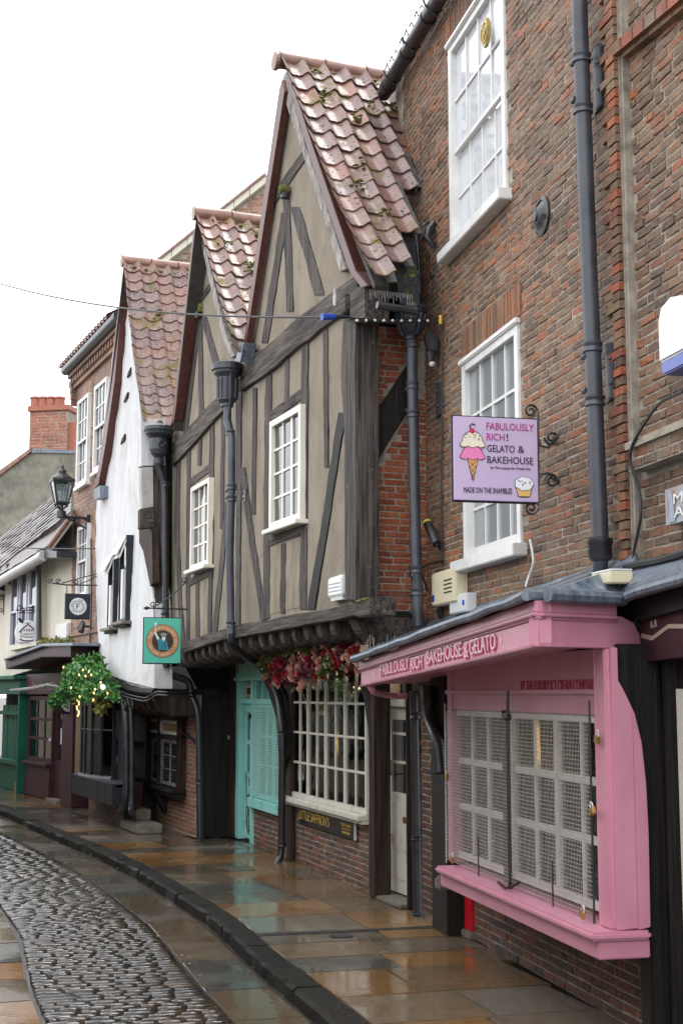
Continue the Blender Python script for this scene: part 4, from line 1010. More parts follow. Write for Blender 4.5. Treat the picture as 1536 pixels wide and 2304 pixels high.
# base wall of brick belongs to the townhouse
tbl, tbr = BW.T(1068, 2115), BW.T(1405, 2302)
put('base_wall', MB().wb(BW, tbr - 2, tbl, 0, 2.05, -.4, -.001), m_mortar2, town)
brickwork(town, BW, tbr - .6, tbl - .01, .0, .62, m_brick_dk, [], 14, .0625, .205, -.001, seed=12, proud=.016, nm='base_brick')
PO = .36
tml, tmr = BW.T(1010, 1800, PO), BW.T(1346, 1850, PO)     # ends of the glazed part
tc = BW.T(1381, 1850, PO)                                # outer corner of the box
zs = BW.Z(1331, 2098, .52); zsb = BW.Z(1328, 2144, .48)
tsl, tsr = BW.T(980, 1950, .52), BW.T(1331, 2098, .52)
put('sill_board', MB().prism(BW, [(tsl, zs - .05), (tsr - .02, zs - .05), (tsr - .02, zs), (tsl, zs)], .17, .53), m_pink, pk, bev=.016)
put('sill_apron', MB().wb(BW, tsl + .02, tsr + .01, zsb - .02, zs - .051, .17, .48), m_pink, pk, bev=.008)
zmt, zmb = BW.Z(1345, 1613, PO), BW.Z(1345, 2068, PO)
zsof = 2.26
# corner pier, side panel with its sweeping edge
put('pier', MB().wb(BW, tmr - .02, tmr - .055, zs, zsof, PO - .06, PO + .012), m_pink, pk, bev=.006)
put('pier', MB().wb(BW, tmr - .057, tc + .02, zs, zsof, PO - .05, PO + .03), m_pink, pk, bev=.008)
put('pier_bead', MB().tube([BW.P(tmr - .056, zs, PO + .022), BW.P(tmr - .056, zsof, PO + .022)], .012, 10), m_pink, pk, smooth=True)
SP = Wall(BW.P(tc, 0, PO), BW.P(tc, 0, 0))
cv = [(1386, 1450), (1388, 1530), (1404, 1560), (1425, 1605), (1441, 1670), (1451, 1760), (1457, 1880), (1461, 2085)]
side = [SP.at(x, y) for x, y in cv]
put('side_panel', MB().prism(SP, [(-.0, zs)] + [(-.0, zsof)] + [(t, min(z, zsof)) for t, z in side] , -.03, .012), m_pink, pk, bev=.004)
put('side_panel', MB().prism(SP, [(SP.T(1424, 1800), zs)] + [(SP.T(1424, 1800), SP.Z(1424, 1606))] + [(t - .004, z) for t, z in side[4:]], .012, .017), m_pink, pk, bev=.003)
# frieze above the window
put('frieze', MB().wb(BW, tml + .1, tmr - .02, zmt + .16, zsof, .0, PO - .03), m_pink, pk)
put('frieze_mould', MB().wb(BW, tml + .1, tmr - .02, zmt + .13, zmt + .16, .0, PO + .0), m_pink, pk, bev=.006)
put('frieze', MB().wb(BW, tml + .1, tmr - .02, zmt + .01, zmt + .13, .0, PO - .035), m_pink, pk)
put('left_pier', MB().wb(BW, tml - .02, tml + .10, zs, zsof, .0, PO - .02), m_pink, pk, bev=.006)
t0, z0 = BW.at(1172, 1549, PO - .03); t1, z1 = BW.at(1340, 1527, PO - .03)
m_redtxt = flat('crimson_lettering', (.40, .012, .045), .45)
text(pk, BW, 'BY THE LUXURY ICE CREAM COMPANY', t0, t1, z1 - .08, z1, PO - .027, m_redtxt)
# windows behind the cage
def shopwin(th, w, t0, t1, z0, z1, cols, rows, off, m, bw=.035, fw=.06, wide=(), name='window', hb=None):
    if t0 > t1: t0, t1 = t1, t0
    f = put(name, MB().wb(w, t0, t0 + fw, z0, z1, off - .03, off + .03).wb(w, t1 - fw, t1, z0, z1, off - .03, off + .03).wb(w, t0 + fw, t1 - fw, z0, z0 + fw, off - .03, off + .028).wb(w, t0 + fw, t1 - fw, z1 - fw, z1, off - .03, off + .028), m, th, bev=.004)
    cw = (t1 - t0 - 2 * fw) / cols; rh = (z1 - z0 - 2 * fw) / rows
    for i in range(1, cols):
        b = bw * (1.7 if i in wide else 1)
        put('mullion', MB().wb(w, t0 + fw + cw * i - b / 2, t0 + fw + cw * i + b / 2, z0 + fw, z1 - fw, off - .006, off + (.024 if i in wide else .016)), m, f, bev=.004)
    for j in range(1, rows):
        put('transom', MB().wb(w, t0 + fw, t1 - fw, z0 + fw + rh * j - (hb or bw) / 2, z0 + fw + rh * j + (hb or bw) / 2, off - .005, off + .014), m, f, bev=.003)
    for i in range(cols):
        for j in range(rows):
            e = [R.uniform(-.002, .002) for _ in range(4)]; x0 = t0 + fw + cw * i; y0 = z0 + fw + rh * j
            a = [w.P(x0, y0, off - .004), w.P(x0 + cw, y0, off - .004), w.P(x0 + cw, y0, off + e[0]), w.P(x0, y0, off + e[1]), w.P(x0, y0 + rh, off - .004), w.P(x0 + cw, y0 + rh, off - .004), w.P(x0 + cw, y0 + rh, off + e[2]), w.P(x0, y0 + rh, off + e[3])]
            put('pane', MB().hexa(a), m_glass, f)
    return f
tmid = BW.T(1150, 1800, PO - .08)
wo = PO - .09
for a, b, c_ in ((tml + .07, tmid + .06, 3), (tmid - .04, tmr - .03, 4)):
    shopwin(pk, BW, a, b, zs + .04, zmt + .01, c_, 3, wo, m_white, .045, .05, (2,) if c_ == 4 else (), hb=.05)
put('window_post', MB().wb(BW, tmid - .04, tmid + .06, zs, zmt + .02, wo - .03, wo + .055), m_brown_v, pk)
# goods and shelves in the lit room behind
room = thing('shop_display', BW.P(1.5, .7, -.3), 'shelves and boxes seen through the caged window of the pink shop', 'display')
put('back', MB().wb(BW, tmr - .1, tml + .2, zs - .02, zsof, -.0, .004), m_room, room)
put('shelf', MB().wb(BW, tmr, tml, zs + .36, zs + .38, .0, .13), m_brown_v, room); put('shelf', MB().wb(BW, tmr, tml, zs + .78, zs + .80, .0, .13), m_brown_v, room)
cols_ = [(.45, .40, .34), (.30, .05, .04), (.12, .14, .16), (.55, .30, .08), (.20, .16, .12), (.5, .48, .45), (.08, .09, .12)]
gm = [flat('goods_%s' % n, c, .5) for n, c in zip(('cream', 'red', 'slate', 'amber', 'tan', 'white', 'dark'), cols_)]
for sh in (zs + .0, zs + .38, zs + .80):
    t = tmr + .05
    while t < tml - .1:
        l = R.uniform(.06, .16); h = R.uniform(.08, .27)
        put('package', MB().wb(BW, t, t + l, sh + .002, sh + h, .02, R.uniform(.06, .12)), R.choice(gm), room); t += l + R.uniform(.02, .10)
t0 = BW.T(1100, 1880, wo); put('green_notice', MB().wb(BW, t0 - .10, t0 + .02, BW.Z(1098, 1905, wo), BW.Z(1098, 1880, wo), wo - .03, wo - .012), flat('lime_green_card', (.16, .42, .06), .5), room)
m_warm = flat('warm_lamp', (1, .6, .2), .5, emit=0.)
m_roomfill = flat('hidden_room_fill', (1., .80, .58), .5, emit=6.)  # glow for unseen strips added to brighten the window displays
m_warm = flat('warm_strip_light', (1., .52, .16), .5, emit=5.)
put('hidden_fill_strip', MB().wb(BW, tmr + .1, tml - .1, zsof - .12, zsof - .10, .08, .16), m_roomfill, room)  # added strip, hidden above the window, lifts the light on the shelves
t0 = BW.T(1253, 1680, .15); put('strip_lamp', MB().wb(BW, t0 - .05, t0 + .05, BW.Z(1253, 1722, .15), BW.Z(1253, 1625, .15), .14, .16), m_warm, room)
t0 = BW.T(1322, 1680, .15); put('strip_lamp', MB().wb(BW, t0 - .04, t0 + .04, BW.Z(1322, 1730, .15), BW.Z(1322, 1650, .15), .14, .16), m_warm, room)
# wire cage in two leaves
cage_l = []
tcm = BW.T(1146, 1850, PO + .03)
for k, (a, b) in enumerate(((tmr + .02, tcm - .012), (tcm + .012, tml - .02))):
    a, b = min(a, b), max(a, b)
    cg = thing('wire_grille', BW.P((a + b) / 2, zs + .02, PO + .03), ('wide right-hand leaf of the wire mesh over the pink shop window', 'narrow left-hand leaf of the wire mesh over the pink shop window')[k], 'grille', 'wire grilles on the pink shop window')
    mb = MB(); o = PO + .03; zb_, zt_ = zs + .03, zmt - .005
    n = int((b - a) / .024); m_ = int((zt_ - zb_) / .025)
    for i in range(n + 1):
        t = a + (b - a) * i / n; mb.wb(BW, t - .0007, t + .0007, zb_, zt_, o - .0012, o + .0012)
    for j in range(m_ + 1):
        z = zb_ + (zt_ - zb_) * j / m_; mb.wb(BW, a, b, z - .0016, z + .0016, o + .0018, o + .004)
    put('mesh', mb, m_wire, cg, kind='stuff')
    put('edge_rod', MB().tube([BW.P(a, zb_ - .03, o + .004), BW.P(a, zt_ + .10, o + .004)], .007, 6), m_black, cg)
    put('edge_rod', MB().tube([BW.P(b, zb_ - .03, o + .004), BW.P(b, zt_ + (.16 if k == 0 else .06), o + .004)], .009 if k == 0 else .006, 6), m_black if k == 0 else m_wire, cg)
    t = a + (b - a) * .45; put('stay_rod', MB().tube([BW.P(t, zb_ - .03, o + .006), BW.P(t, zb_ + .25, o + .006)], .005, 6), m_black, cg)
def padlock(x, y, off, ang, label):
    c = BW.W(x, y, off); p = thing('padlock', c, label, 'padlock', 'brass padlocks on the wire grille')
    ax = BW.u * cos(ang) + V((0, 0, sin(ang))); up = V((0, 0, cos(ang))) - BW.u * sin(ang)
    q = [c + ax * i * .026 + up * j * .022 + BW.n * k for j in (-1, 1) for i, k in ((-1, -.011), (1, -.011), (1, .011), (-1, .011))]
    put('body', MB().hexa([q[0], q[1], q[2], q[3], q[4], q[5], q[6], q[7]]), m_brass, p, bev=.004)
    put('shackle', MB().tube([c + up * .02 - ax * .017, c + up * .045 - ax * .016, c + up * .056, c + up * .045 + ax * .016, c + up * .02 + ax * .017], .0045, 6), m_grey, p)
padlock(1342, 1664, PO + .06, .2, 'brass padlock near the top right of the caged window')
padlock(1332, 1825, PO + .07, -.5, 'brass padlock halfway up the right edge of the caged window')
padlock(1309, 2057, PO + .09, .4, 'brass padlock at the bottom right corner of the caged window')
padlock(1016, 1934, PO + .08, .3, 'brass padlock resting on the left end of the pink sill')
padlock(1005, 1748, PO + .07, -.9, 'brass padlock halfway up the left edge of the caged window')
bo = thing('grille_bolt', BW.W(1146, 1990, PO + .06), 'rusty bolts where both wire grilles meet above the pink sill', 'bolt')
for dx in (-26, 0, 22): put('rod', MB().tube([BW.W(1146 + dx, 1985, PO + .05), BW.W(1146 + dx * .2 - 4, 1998, PO + .09)], .009, 6), m_brown_v, bo)
c = BW.W(1141, 1615, PO + .05); put('latch', MB().lathe(c, [(.02, -.02), (.028, 0), (.02, .03)], 10), m_black, bo)
# ---- slanted hood
Cc, Lc, Rc = V((1.096, 7.69, 0)), V((.16, 11.93, 0)), V((1.77, 8.15, 0))
HF, HR = Wall(Cc, Lc), Wall(Cc, Rc)
def prof_run(w, bl, br, h0, h1, pr):
    """moulding run between two traced px lines: h0,h1 shares from bottom line to top line"""
fb0, fb1 = HF.at(1210, 1455), HF.at(812, 1545); ft0, ft1 = HF.at(1200, 1352), HF.at(806, 1490)
tC, tL_ = 0.0, fb1[0]
L3 = lambda a, b, k: a + (b - a) * k
def run(w, t0, t1, a0, a1, b0, b1, k0, k1, o, nm, bev=.006, ob=-.08):
    return put(nm, MB().prism(w, [(t0, L3(a0, b0, k0)), (t1, L3(a1, b1, k0)), (t1, L3(a1, b1, k1)), (t0, L3(a0, b0, k1))], ob, o), m_pink, pk, bev=bev)
for k0, k1, o in ((.0, .05, .018), (.05, .60, .0), (.60, .66, .016), (.66, .74, .034), (.74, 1.0, .022)):
    run(HF, -.0, tL_, fb0[1], fb1[1], ft0[1], ft1[1], k0, k1, o, 'fascia' if k1 - k0 > .2 else 'fascia_mould')
rb0, rb1 = HR.at(1212, 1455), HR.at(1440, 1456); rt0, rt1 = HR.at(1201, 1352), HR.at(1381, 1345)
tRr = rb1[0]; tRm = rt1[0]; zt_ = rt0[1]
put('fascia', MB().prism(HR, [(0, rb0[1] + .012), (tRr, rb0[1] + .012), (HR.T(1438, 1430), HR.Z(1438, 1430)), (HR.T(1424, 1402), HR.Z(1424, 1402)), (HR.T(1395, 1386), HR.Z(1395, 1386)), (tRm, L3(rb0[1], zt_, .6)), (0, L3(rb0[1], zt_, .6))], -.08, .0), m_pink, pk)
put('fascia_mould', MB().wb(HR, 0, tRr, rb0[1], rb0[1] + .012, -.08, .018), m_pink, pk, bev=.004)
for k0, k1, o in ((.60, .66, .016), (.66, .74, .034), (.74, 1., .022)):
    put('fascia_mould', MB().wb(HR, 0, tRm, L3(rb0[1], zt_, k0), L3(rb0[1], zt_, k1), -.08, o), m_pink, pk, bev=.005)
# soffit and lead roof
sof = [HF.P(0, fb0[1] + .03, -.01), HF.P(tL_, fb1[1] + .03, -.01), BW.P(BW.T(925, 1540), fb1[1] + .03, .0), BW.P(BW.T(1440, 1456), fb0[1] + .03, 0.), HR.P(tRr, rb0[1] + .03, -.01)]
def poly3(lst, th):
    n = len(lst); return MB().add(lst + [p + V((0, 0, th)) for p in lst], [tuple(range(n))[::-1], tuple(range(n, 2 * n))] + [(i, (i + 1) % n, n + (i + 1) % n, n + i) for i in range(n)])
put('soffit', poly3(sof, .02), m_pink, pk)
top = [HF.P(-.03, ft0[1] + .0, .07), HF.P(tL_ + .05, ft1[1] + .0, .07), BW.P(BW.T(925, 1540), ft1[1] + .32, .0), BW.P(BW.T(1440, 1456), ft0[1] + .30, 0.), HR.P(tRm, rt0[1] + .0, .07)]
put('lead_roof', poly3(top, .045), m_lead, pk, bev=.01)
put('lead_roll', MB().tube([HF.P(i * tL_ / 14 - .02, L3(ft0[1], ft1[1], i / 14) + .02 + R.uniform(-.006, .006), .075) for i in range(15)], [.028 + R.uniform(-.004, .006) for _ in range(15)], 8), m_lead, pk, smooth=True)
put('lead_roll', MB().tube([HR.P(i * tRm / 6, rt0[1] + .03, .075) for i in range(7)], [.042] * 7, 8), m_lead, pk, smooth=True)
m_ltxt = flat('pale_pink_lettering', (.78, .50, .56), .45); m_shtxt = flat('raspberry_lettering', (.52, .03, .10), .45)
for m_, dz, dt, o in ((m_shtxt, -.012, -.012, .004), (m_ltxt, 0, 0, .010)):
    for s_, x0, x1 in (('FABULOUSLY', 858, 922), ('RICH', 926, 952), ('BAKEHOUSE', 962, 1041), ('&', 1046, 1056), ('GELATO', 1059, 1118)):
        ta, tb_ = HF.T(x0, 1480), HF.T(x1, 1480); ka, kb = ta / tL_, tb_ / tL_
        za, zb_ = L3(L3(fb0[1], ft0[1], .12), L3(fb1[1], ft1[1], .12), (ka + kb) / 2), L3(L3(fb0[1], ft0[1], .52), L3(fb1[1], ft1[1], .52), (ka + kb) / 2)
        text(pk, HF, s_, ta + dt, tb_ + dt, za + dz, zb_ + dz, o, m_, al=atan2(fb0[1] - fb1[1], tL_))
for x in (843, 957, 1128):
    t = HF.T(x, 1480); k = t / tL_; z = L3(L3(fb0[1], ft0[1], .36), L3(fb1[1], ft1[1], .36), k)
    put('star', MB().wb(HF, t - .02, t + .02, z - .006, z + .006, 0, .006).wb(HF, t - .005, t + .005, z - .03, z + .03, 0, .007), m_ltxt, pk)
pipe(pk, soft([HF.P(tL_ - .15, fb1[1] + .01, -.04), HF.P(tL_ - .2, fb1[1] - .05, -.06), BW.W(880, 1566, .35), BW.W(915, 1566, .2)]), .028, m_pink, 'waste_pipe')
spk = MB()
for i in range(26):
    a = HF.P(tL_ - R.uniform(.0, .5), ft1[1] + .03, R.uniform(-.35, .04)); spk.tube([a, a + V((R.uniform(-.03, .03), R.uniform(-.02, .02), R.uniform(.10, .2)))], .0035, 4)
put('bird_spikes', spk, bpy.data.materials['dull_spike'], pk, kind='stuff')
# timber brackets under the sill, red board and kerb stone
for x0, x1 in ((1140, 1178), (1345, 1385)):
    ta, tb_ = BW.T(x0, 2140), BW.T(x1, 2140)
    put('sill_bracket', MB().prism(Wall(BW.P((ta + tb_) / 2, 0), BW.P((ta + tb_) / 2, 0) + BW.n), [(0.0, .40), (.10, .42), (.26, .50), (.40, zsb - .022), (0.0, zsb - .022)], -.06, .06), m_black_v, pk, bev=.01)
a = BW.T(1022, 2000, .2); put('sill_bracket', MB().wb(BW, a - .04, a + .04, .42, zsb - .022, 0, .36), m_stone, pk, bev=.02)
rb = thing('red_board', BW.W(1054, 2080, .01), 'small bright red board low between the black post and the pink sill', 'board')
put('panel', MB().wb(BW, BW.T(1068, 2090), BW.T(1034, 2090) , .06, .56, -.05, .03), m_red, rb, bev=.004)
put('foot', MB().wb(BW, BW.T(1072, 2090), BW.T(1030, 2090), .0, .058, -.05, .06), m_stone, rb, bev=.01)

# ================================================================ BLACK SHOP AT THE RIGHT EDGE
bs = thing('black_shopfront', BW.P(-.9, 0), 'black shop front with dark curved post and cream zigzag at the right edge', 'shop front')
put('panel', MB().wb(BW, BW.T(1470, 1800), -3.5, 0, 2.35, -.3, .03), m_black_v, bs)
cvo = [(1388, 1448), (1389, 1532), (1406, 1562), (1428, 1607), (1444, 1672), (1454, 1762), (1460, 1882), (1463, 2085)]
cvi = [(1490, 1448), (1492, 1560), (1500, 1640), (1505, 1760), (1508, 1880), (1510, 2085)]
put('curved_post', MB().prism(SP, [SP.at(x, y) for x, y in cvo] + [(SP.T(1463, 2085), 0.)] + [(SP.T(1510, 2085) + .05, 0.)] + [SP.at(x, y) for x, y in cvi[::-1]], -.16, -.035), m_black_v, bs, bev=.01)
put('post', MB().wb(BW, BW.T(1494, 1900, .10), BW.T(1475, 1900, .10) - .18, 0, 2.3, .0, .09), m_black_v, bs, bev=.01)
put('door_frame', MB().wb(BW, BW.T(1527, 1800, .05) - .15, BW.T(1527, 1800, .05), .55, BW.Z(1530, 1550, .05), .03, .05), m_ivory, bs)
FBw = Wall(HR.P(tRr, 0, .0), HR.P(tRr, 0, 0) + BW.u * -2 + BW.n * .25)
tt = FBw.T(1560, 1450)
put('fascia', MB().prism(FBw, [FBw.at(1441, 1395), FBw.at(1560, 1362), FBw.at(1560, 1474), FBw.at(1441, 1490)], -.3, .0), m_purple, bs)
zg_ = [(1441, 1430), (1466, 1436), (1502, 1409), (1560, 1409)]
for (x0, y0), (x1, y1) in zip(zg_, zg_[1:]):
    put('zigzag', MB().pxp(FBw, [(x0, y0 - 5), (x1, y1 - 5), (x1, y1 + 5), (x0, y0 + 5)], 0, .006), flat('beige_paint', (.42, .34, .27), .5) if 'beige_paint' not in bpy.data.materials else bpy.data.materials['beige_paint'], bs)
for pts in ([(1461, 1397), (1464, 1397), (1465, 1412), (1462, 1412)], [(1463, 1409), (1474, 1406), (1474, 1410), (1463, 1413)], [(1470, 1394), (1473, 1394), (1474, 1408), (1471, 1408)]):
    put('mark', MB().pxp(FBw, pts, 0, .006), bpy.data.materials['beige_paint'], bs)
lr = [FBw.W(1378, 1352, .12), FBw.W(1440, 1326, .14), FBw.W(1570, 1290, .16), BW.P(-3.4, BW.Z(1536, 1255, 0), 0), BW.P(BW.T(1400, 1290), BW.Z(1400, 1290), 0)]
put('lead_roof', poly3(lr, .05), m_lead, bs, bev=.012)
put('roof_edge', MB().tube([FBw.W(1378, 1356, .13), FBw.W(1440, 1330, .15), FBw.W(1570, 1294, .17)], .03, 8), m_lead, bs, smooth=True)
put('under_board', MB().pxp(FBw, [(1385, 1370), (1441, 1345), (1560, 1312), (1560, 1362), (1441, 1395)], -.3, .04), m_black_v, bs)

# ================================================================ GROUND FLOOR UNDER THE TIMBER HOUSES
gl = -.0
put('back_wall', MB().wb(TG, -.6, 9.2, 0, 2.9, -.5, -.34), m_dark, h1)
gz = TG.Z(830, 1850, .05)
# ivory shop window
iv = thing('ivory_shopfront', TG.P(2, 0), 'ivory many-paned shop window over a brick base under hanging roses', 'shop front')
ta, tb_ = TG.T(830, 1700, .02), TG.T(655, 1700, .02)
zb_, zt_ = TG.Z(745, 1812, .02), TG.Z(745, 1488, .02)
rowz = [TG.Z(662, y, .02) for y in (1790, 1725, 1652, 1582, 1515)]
f = shopwin(iv, TG, ta, tb_, zb_, rowz[4] + .06, 8, 4, .02, m_ivory, .028, .055, (2, 4, 6), hb=.026)
put('sill', MB().wb(TG, ta, tb_ + .12, zb_ - .065, zb_ - .003, -.05, .14), m_ivory, iv, bev=.01)
put('sill_lip', MB().wb(TG, ta - .0, tb_ + .10, zb_ - .10, zb_ - .067, -.05, .10), m_ivory, iv, bev=.008)
put('base_wall', MB().wb(TG, ta, tb_ + .02, 0, zb_ - .102, -.3, 0), m_mortar, iv)
brickwork(iv, TG, ta, tb_ + .01, 0, zb_ - .11, m_brick_dk, [], 150, .0625, .205, 0, seed=21, proud=.014)
rm = thing('shop_display', TG.P(2, .9, -.2), 'shelves of bottles and boxes behind the ivory shop window', 'display')
put('back', MB().wb(TG, ta, tb_, zb_, rowz[4] + .3, -.33, -.325), m_room, rm)
for z in (zb_ + .05, zb_ + .40, zb_ + .78, zb_ + 1.15):
    put('shelf', MB().wb(TG, ta, tb_, z - .02, z, -.32, -.12), m_ivory, rm)
    t = ta + .03
    while t < tb_ - .05:
        l = R.uniform(.05, .12); h = R.uniform(.08, .28)
        if R.random() < .5: put('package', MB().wb(TG, t, t + l, z + .001, z + h, -.28, -.16), R.choice(gm), rm)
        else: put('bottle', MB().lathe(TG.P(t + l / 2, z + .001, -.2), [(l * .36, 0), (l * .36, h * .65), (l * .15, h * .8), (l * .15, h)], 10), R.choice(gm), rm, smooth=True)
        t += l + R.uniform(.01, .05)
t0 = TG.T(780, 1670, -.1); put('shelf_lamp', MB().wb(TG, t0 - .05, t0 + .05, TG.Z(780, 1685, -.1), TG.Z(780, 1660, -.1), -.11, -.09), m_warm, rm)
put('hidden_fill_strip', MB().wb(TG, ta + .05, tb_ - .05, rowz[4] + .02, rowz[4] + .04, -.22, -.08), m_roomfill, rm)  # unseen glowing strip added so the goods show through the glass
# name board under the sill
nbd = thing('name_board', TG.P(1.8, .4, .02), 'black name board with gold lettering under the ivory shop window', 'sign')
t0, z0 = TG.at(795, 1847, .05); t1, z1 = TG.at(672, 1853, .05); zt1 = TG.Z(672, 1817, .05); zb2 = TG.Z(794, 1889, .05)
zt1 = (zt1 + TG.Z(795, 1847, .05)) / 2; zb2 = (zb2 + TG.Z(671, 1853, .05)) / 2
put('board', MB().wb(TG, t0, t1, zb2, zt1, .02, .045), flat('black_enamel', (.016, .013, .014), .3), nbd, bev=.004)
put('edge', MB().wb(TG, t0 - .012, t0 - .001, zb2, zt1, .02, .047), m_whplast, nbd)
m_au = flat('gold_leaf_lettering', (.50, .34, .07), .35)
W_ = t1 - t0; hz = zt1 - zb2
text(nbd, TG, "LITTLE SAFFRON'S", t1 - .01, t1 - W_ * .58, zb2 + hz * .28, zb2 + hz * .86, .046, m_au)
text(nbd, TG, 'Hand made', t1 - W_ * .78, t1 - W_ * .95, zb2 + hz * .60, zb2 + hz * .82, .046, m_au)
text(nbd, TG, 'fudge and', t1 - W_ * .80, t1 - W_ * .93, zb2 + hz * .40, zb2 + hz * .54, .046, m_au)
text(nbd, TG, 'sweets', t1 - W_ * .80, t1 - W_ * .93, zb2 + hz * .20, zb2 + hz * .36, .046, m_au)
# posts, doors
def post(th, w, x0, x1, y, o0, o1, m, zt=2.75, z0=0., nm='post', bev=.012):
    a, b = w.T(x1, y, o1), w.T(x0, y, o1)
    L_ = [(a + R.uniform(-.006, .006), z0 + (zt - z0) * i / 8) for i in range(9)]; R_ = [(b + R.uniform(-.006, .006), z0 + (zt - z0) * i / 8) for i in range(9)]
    return put(nm, MB().strip(w, L_, R_, o0, o1, .003), m, th, bev=bev)
pfr = thing('timber_post_frame', TG.P(.5, 0), 'dark brown ground floor posts either side of the ivory door', 'timber frame')
post(pfr, TG, 829, 843, 1850, -.04, .13, m_brown_v)
put('knee_brace', MB().pxp(TG, [(803, 1500), (824, 1500), (832, 1600), (835, 1700), (832, 1740), (827, 1640), (815, 1560)], .06, .135), m_black_v, pfr, bev=.01)
post(pfr, TG, 912, 916, 1800, .0, .06, m_brown_v)
put('step', MB().wb(TG, TG.T(925, 2040), TG.T(868, 2020), 0, .035, -.33, .12), m_stone, pfr, bev=.01)
dr = thing('ivory_door', TG.P(.3, 0), 'narrow ivory half-glazed door between two dark timber posts', 'door')
da, db = TG.T(924, 1800, -.12), TG.T(873, 1800, -.12); dzt = TG.Z(890, 1592, -.12)
put('leaf', MB().wb(TG, da, db, .05, 1.02, -.16, -.12).wb(TG, da, da + .09, 1.02, dzt, -.16, -.12).wb(TG, db - .11, db, 1.02, dzt, -.16, -.12).wb(TG, da + .09, db - .11, dzt - .12, dzt, -.16, -.12), m_ivory, dr, bev=.004)
for z in (1.32, 1.60): put('glazing_bar', MB().wb(TG, da + .09, db - .11, z - .014, z + .014, -.15, -.125), m_ivory, dr)
put('pane', MB().wb(TG, da + .09, db - .11, 1.02, dzt - .12, -.145, -.14), m_paneblk, dr)
put('sunk_panel', MB().wb(TG, da + .08, db - .1, .18, .42, -.12, -.114), m_ivory, dr, bev=.003)
put('sunk_panel', MB().wb(TG, da + .08, db - .1, .46, .92, -.12, -.114), m_ivory, dr, bev=.003)
put('frame_head', MB().wb(TG, da - .04, db + .06, dzt + .01, dzt + .12, -.2, -.04), m_ivory, dr, bev=.01)
put('knob', MB().lathe(TG.W(881, 1878, -.12), [(.012, 0), (.012, .03), (.03, .04), (.033, .06), (.001, .075)], 12, TG.n), m_brass, dr, smooth=True)
put('pull_handle', MB().tube([TG.W(881, 1712, -.12), TG.W(878, 1712, -.05), TG.W(878, 1742, -.05), TG.W(881, 1742, -.12)], .010, 8), m_brass, dr)
put('letter_plate', MB().wb(TG, da + .05, da + .2, .74, .80, -.12, -.108), m_brass, dr)
dpD = thing('drainpipe', TG.P(0, 0, .2), 'black downpipe left of the brick strip beside the ivory door', 'drainpipe')
P_ = [(931, 1555), (934, 1700), (937, 1900), (940, 2066)]
pipe(dpD, [TG.W(x, y, .12) for x, y in P_], .042, m_black)
collar(dpD, TG.W(934, 1610, .12), .042, .07, m_black); collar(dpD, TG.W(937, 1885, .12), .042, .05, m_black); collar(dpD, TG.W(940, 2060, .12), .046, .05, m_black)
put('brick_strip', MB().wb(BW, BW.T(972, 2000), BW.T(950, 2000), 0, 2.3, -.2, .0), m_mortar, town)
brickwork(town, BW, BW.T(972, 2000), BW.T(948, 2000), 0, 2.3, m_brick_dk, [], 0, .0625, .205, 0, seed=31, nm='strip_brick')
bp = thing('black_post', BW.P(3.2, 0), 'broad black timber post with a curved black pipe left of the pink window', 'post')
post(bp, BW, 970, 1004, 1900, -.2, .18, m_black_v, 2.25)
put('side_board', MB().wb(BW, BW.T(1040, 2080), BW.T(1002, 2060, .18), 0, 2.2, -.1, .015), m_black_v, bp)
pipe(bp, soft([BW.W(962, 1545, .24), BW.W(966, 1620, .24), BW.W(984, 1660, .24), BW.W(990, 1740, .24)]), .055, m_black, 'curved_pipe')
# teal shop
te = thing('turquoise_shopfront', TG.P(5.5, 0), 'turquoise shop front with a painted door and caged window', 'shop front')
TF = .03
fl_, fr_ = TG.T(524, 1700, TF), TG.T(540, 1700, TF); dl_, drr = fr_, TG.T(564, 1700, TF); wr_ = TG.T(636, 1700, TF)
zhd = TG.Z(545, 1580, TF); zft = TG.Z(540, 1532, TF); zfc = TG.Z(530, 1490, TF)
post(te, TG, 523, 537, 1700, -.3, .05, m_teal, zft, bev=.006, nm='door_jamb')
post(te, TG, 562, 568, 1700, -.3, .03, m_teal, zft, bev=.006, nm='door_jamb')
put('door_head', MB().wb(TG, wr_, fl_, zhd - .02, zhd + .05, -.3, .035), m_teal, te, bev=.006)
put('fanlight_bar', MB().wb(TG, TG.T(596, 1560), TG.T(596, 1560) + .04, zhd + .05, zft, -.1, .03), m_teal, te)
put('fanlight_pane', MB().wb(TG, wr_, fl_ - .05, zhd + .05, zft, -.12, -.11), m_paneblk, te)
for x in (575, 590, 603): put('fanlight_bar', MB().wb(TG, TG.T(x, 1560) - .015, TG.T(x, 1560) + .015, zhd + .05, zft, -.11, .0), m_teal, te)
put('notice_frame', MB().wb(TG, TG.T(559, 1560), TG.T(544, 1560), zhd + .07, zft - .06, -.1, -.05), flat('yellow_pine', (.45, .27, .10), .5), te)
put('notice', MB().wb(TG, TG.T(556, 1560), TG.T(548, 1560), zhd + .11, zft - .10, -.05, -.046), m_brown_v, te)
put('fascia', MB().wb(TG, wr_, fl_ + .02, zft + .05, zfc, -.2, .06), m_tealdk, te)
put('fascia_mould', MB().wb(TG, wr_, fl_ + .03, zft, zft + .048, -.2, .09), m_tealdk, te, bev=.01)
put('fascia_mould', MB().wb(TG, wr_, fl_ + .03, zfc + .001, zfc + .04, -.2, .09), m_tealdk, te, bev=.01)
hz = zfc - zft
text(te, TG, 'THE CHEESECAKE GUY', TG.T(549, 1510, .06), TG.T(625, 1510, .06), zft + .05 + hz * .28, zft + .05 + hz * .66, .062, flat('pale_gold_lettering', (.36, .36, .26), .5))
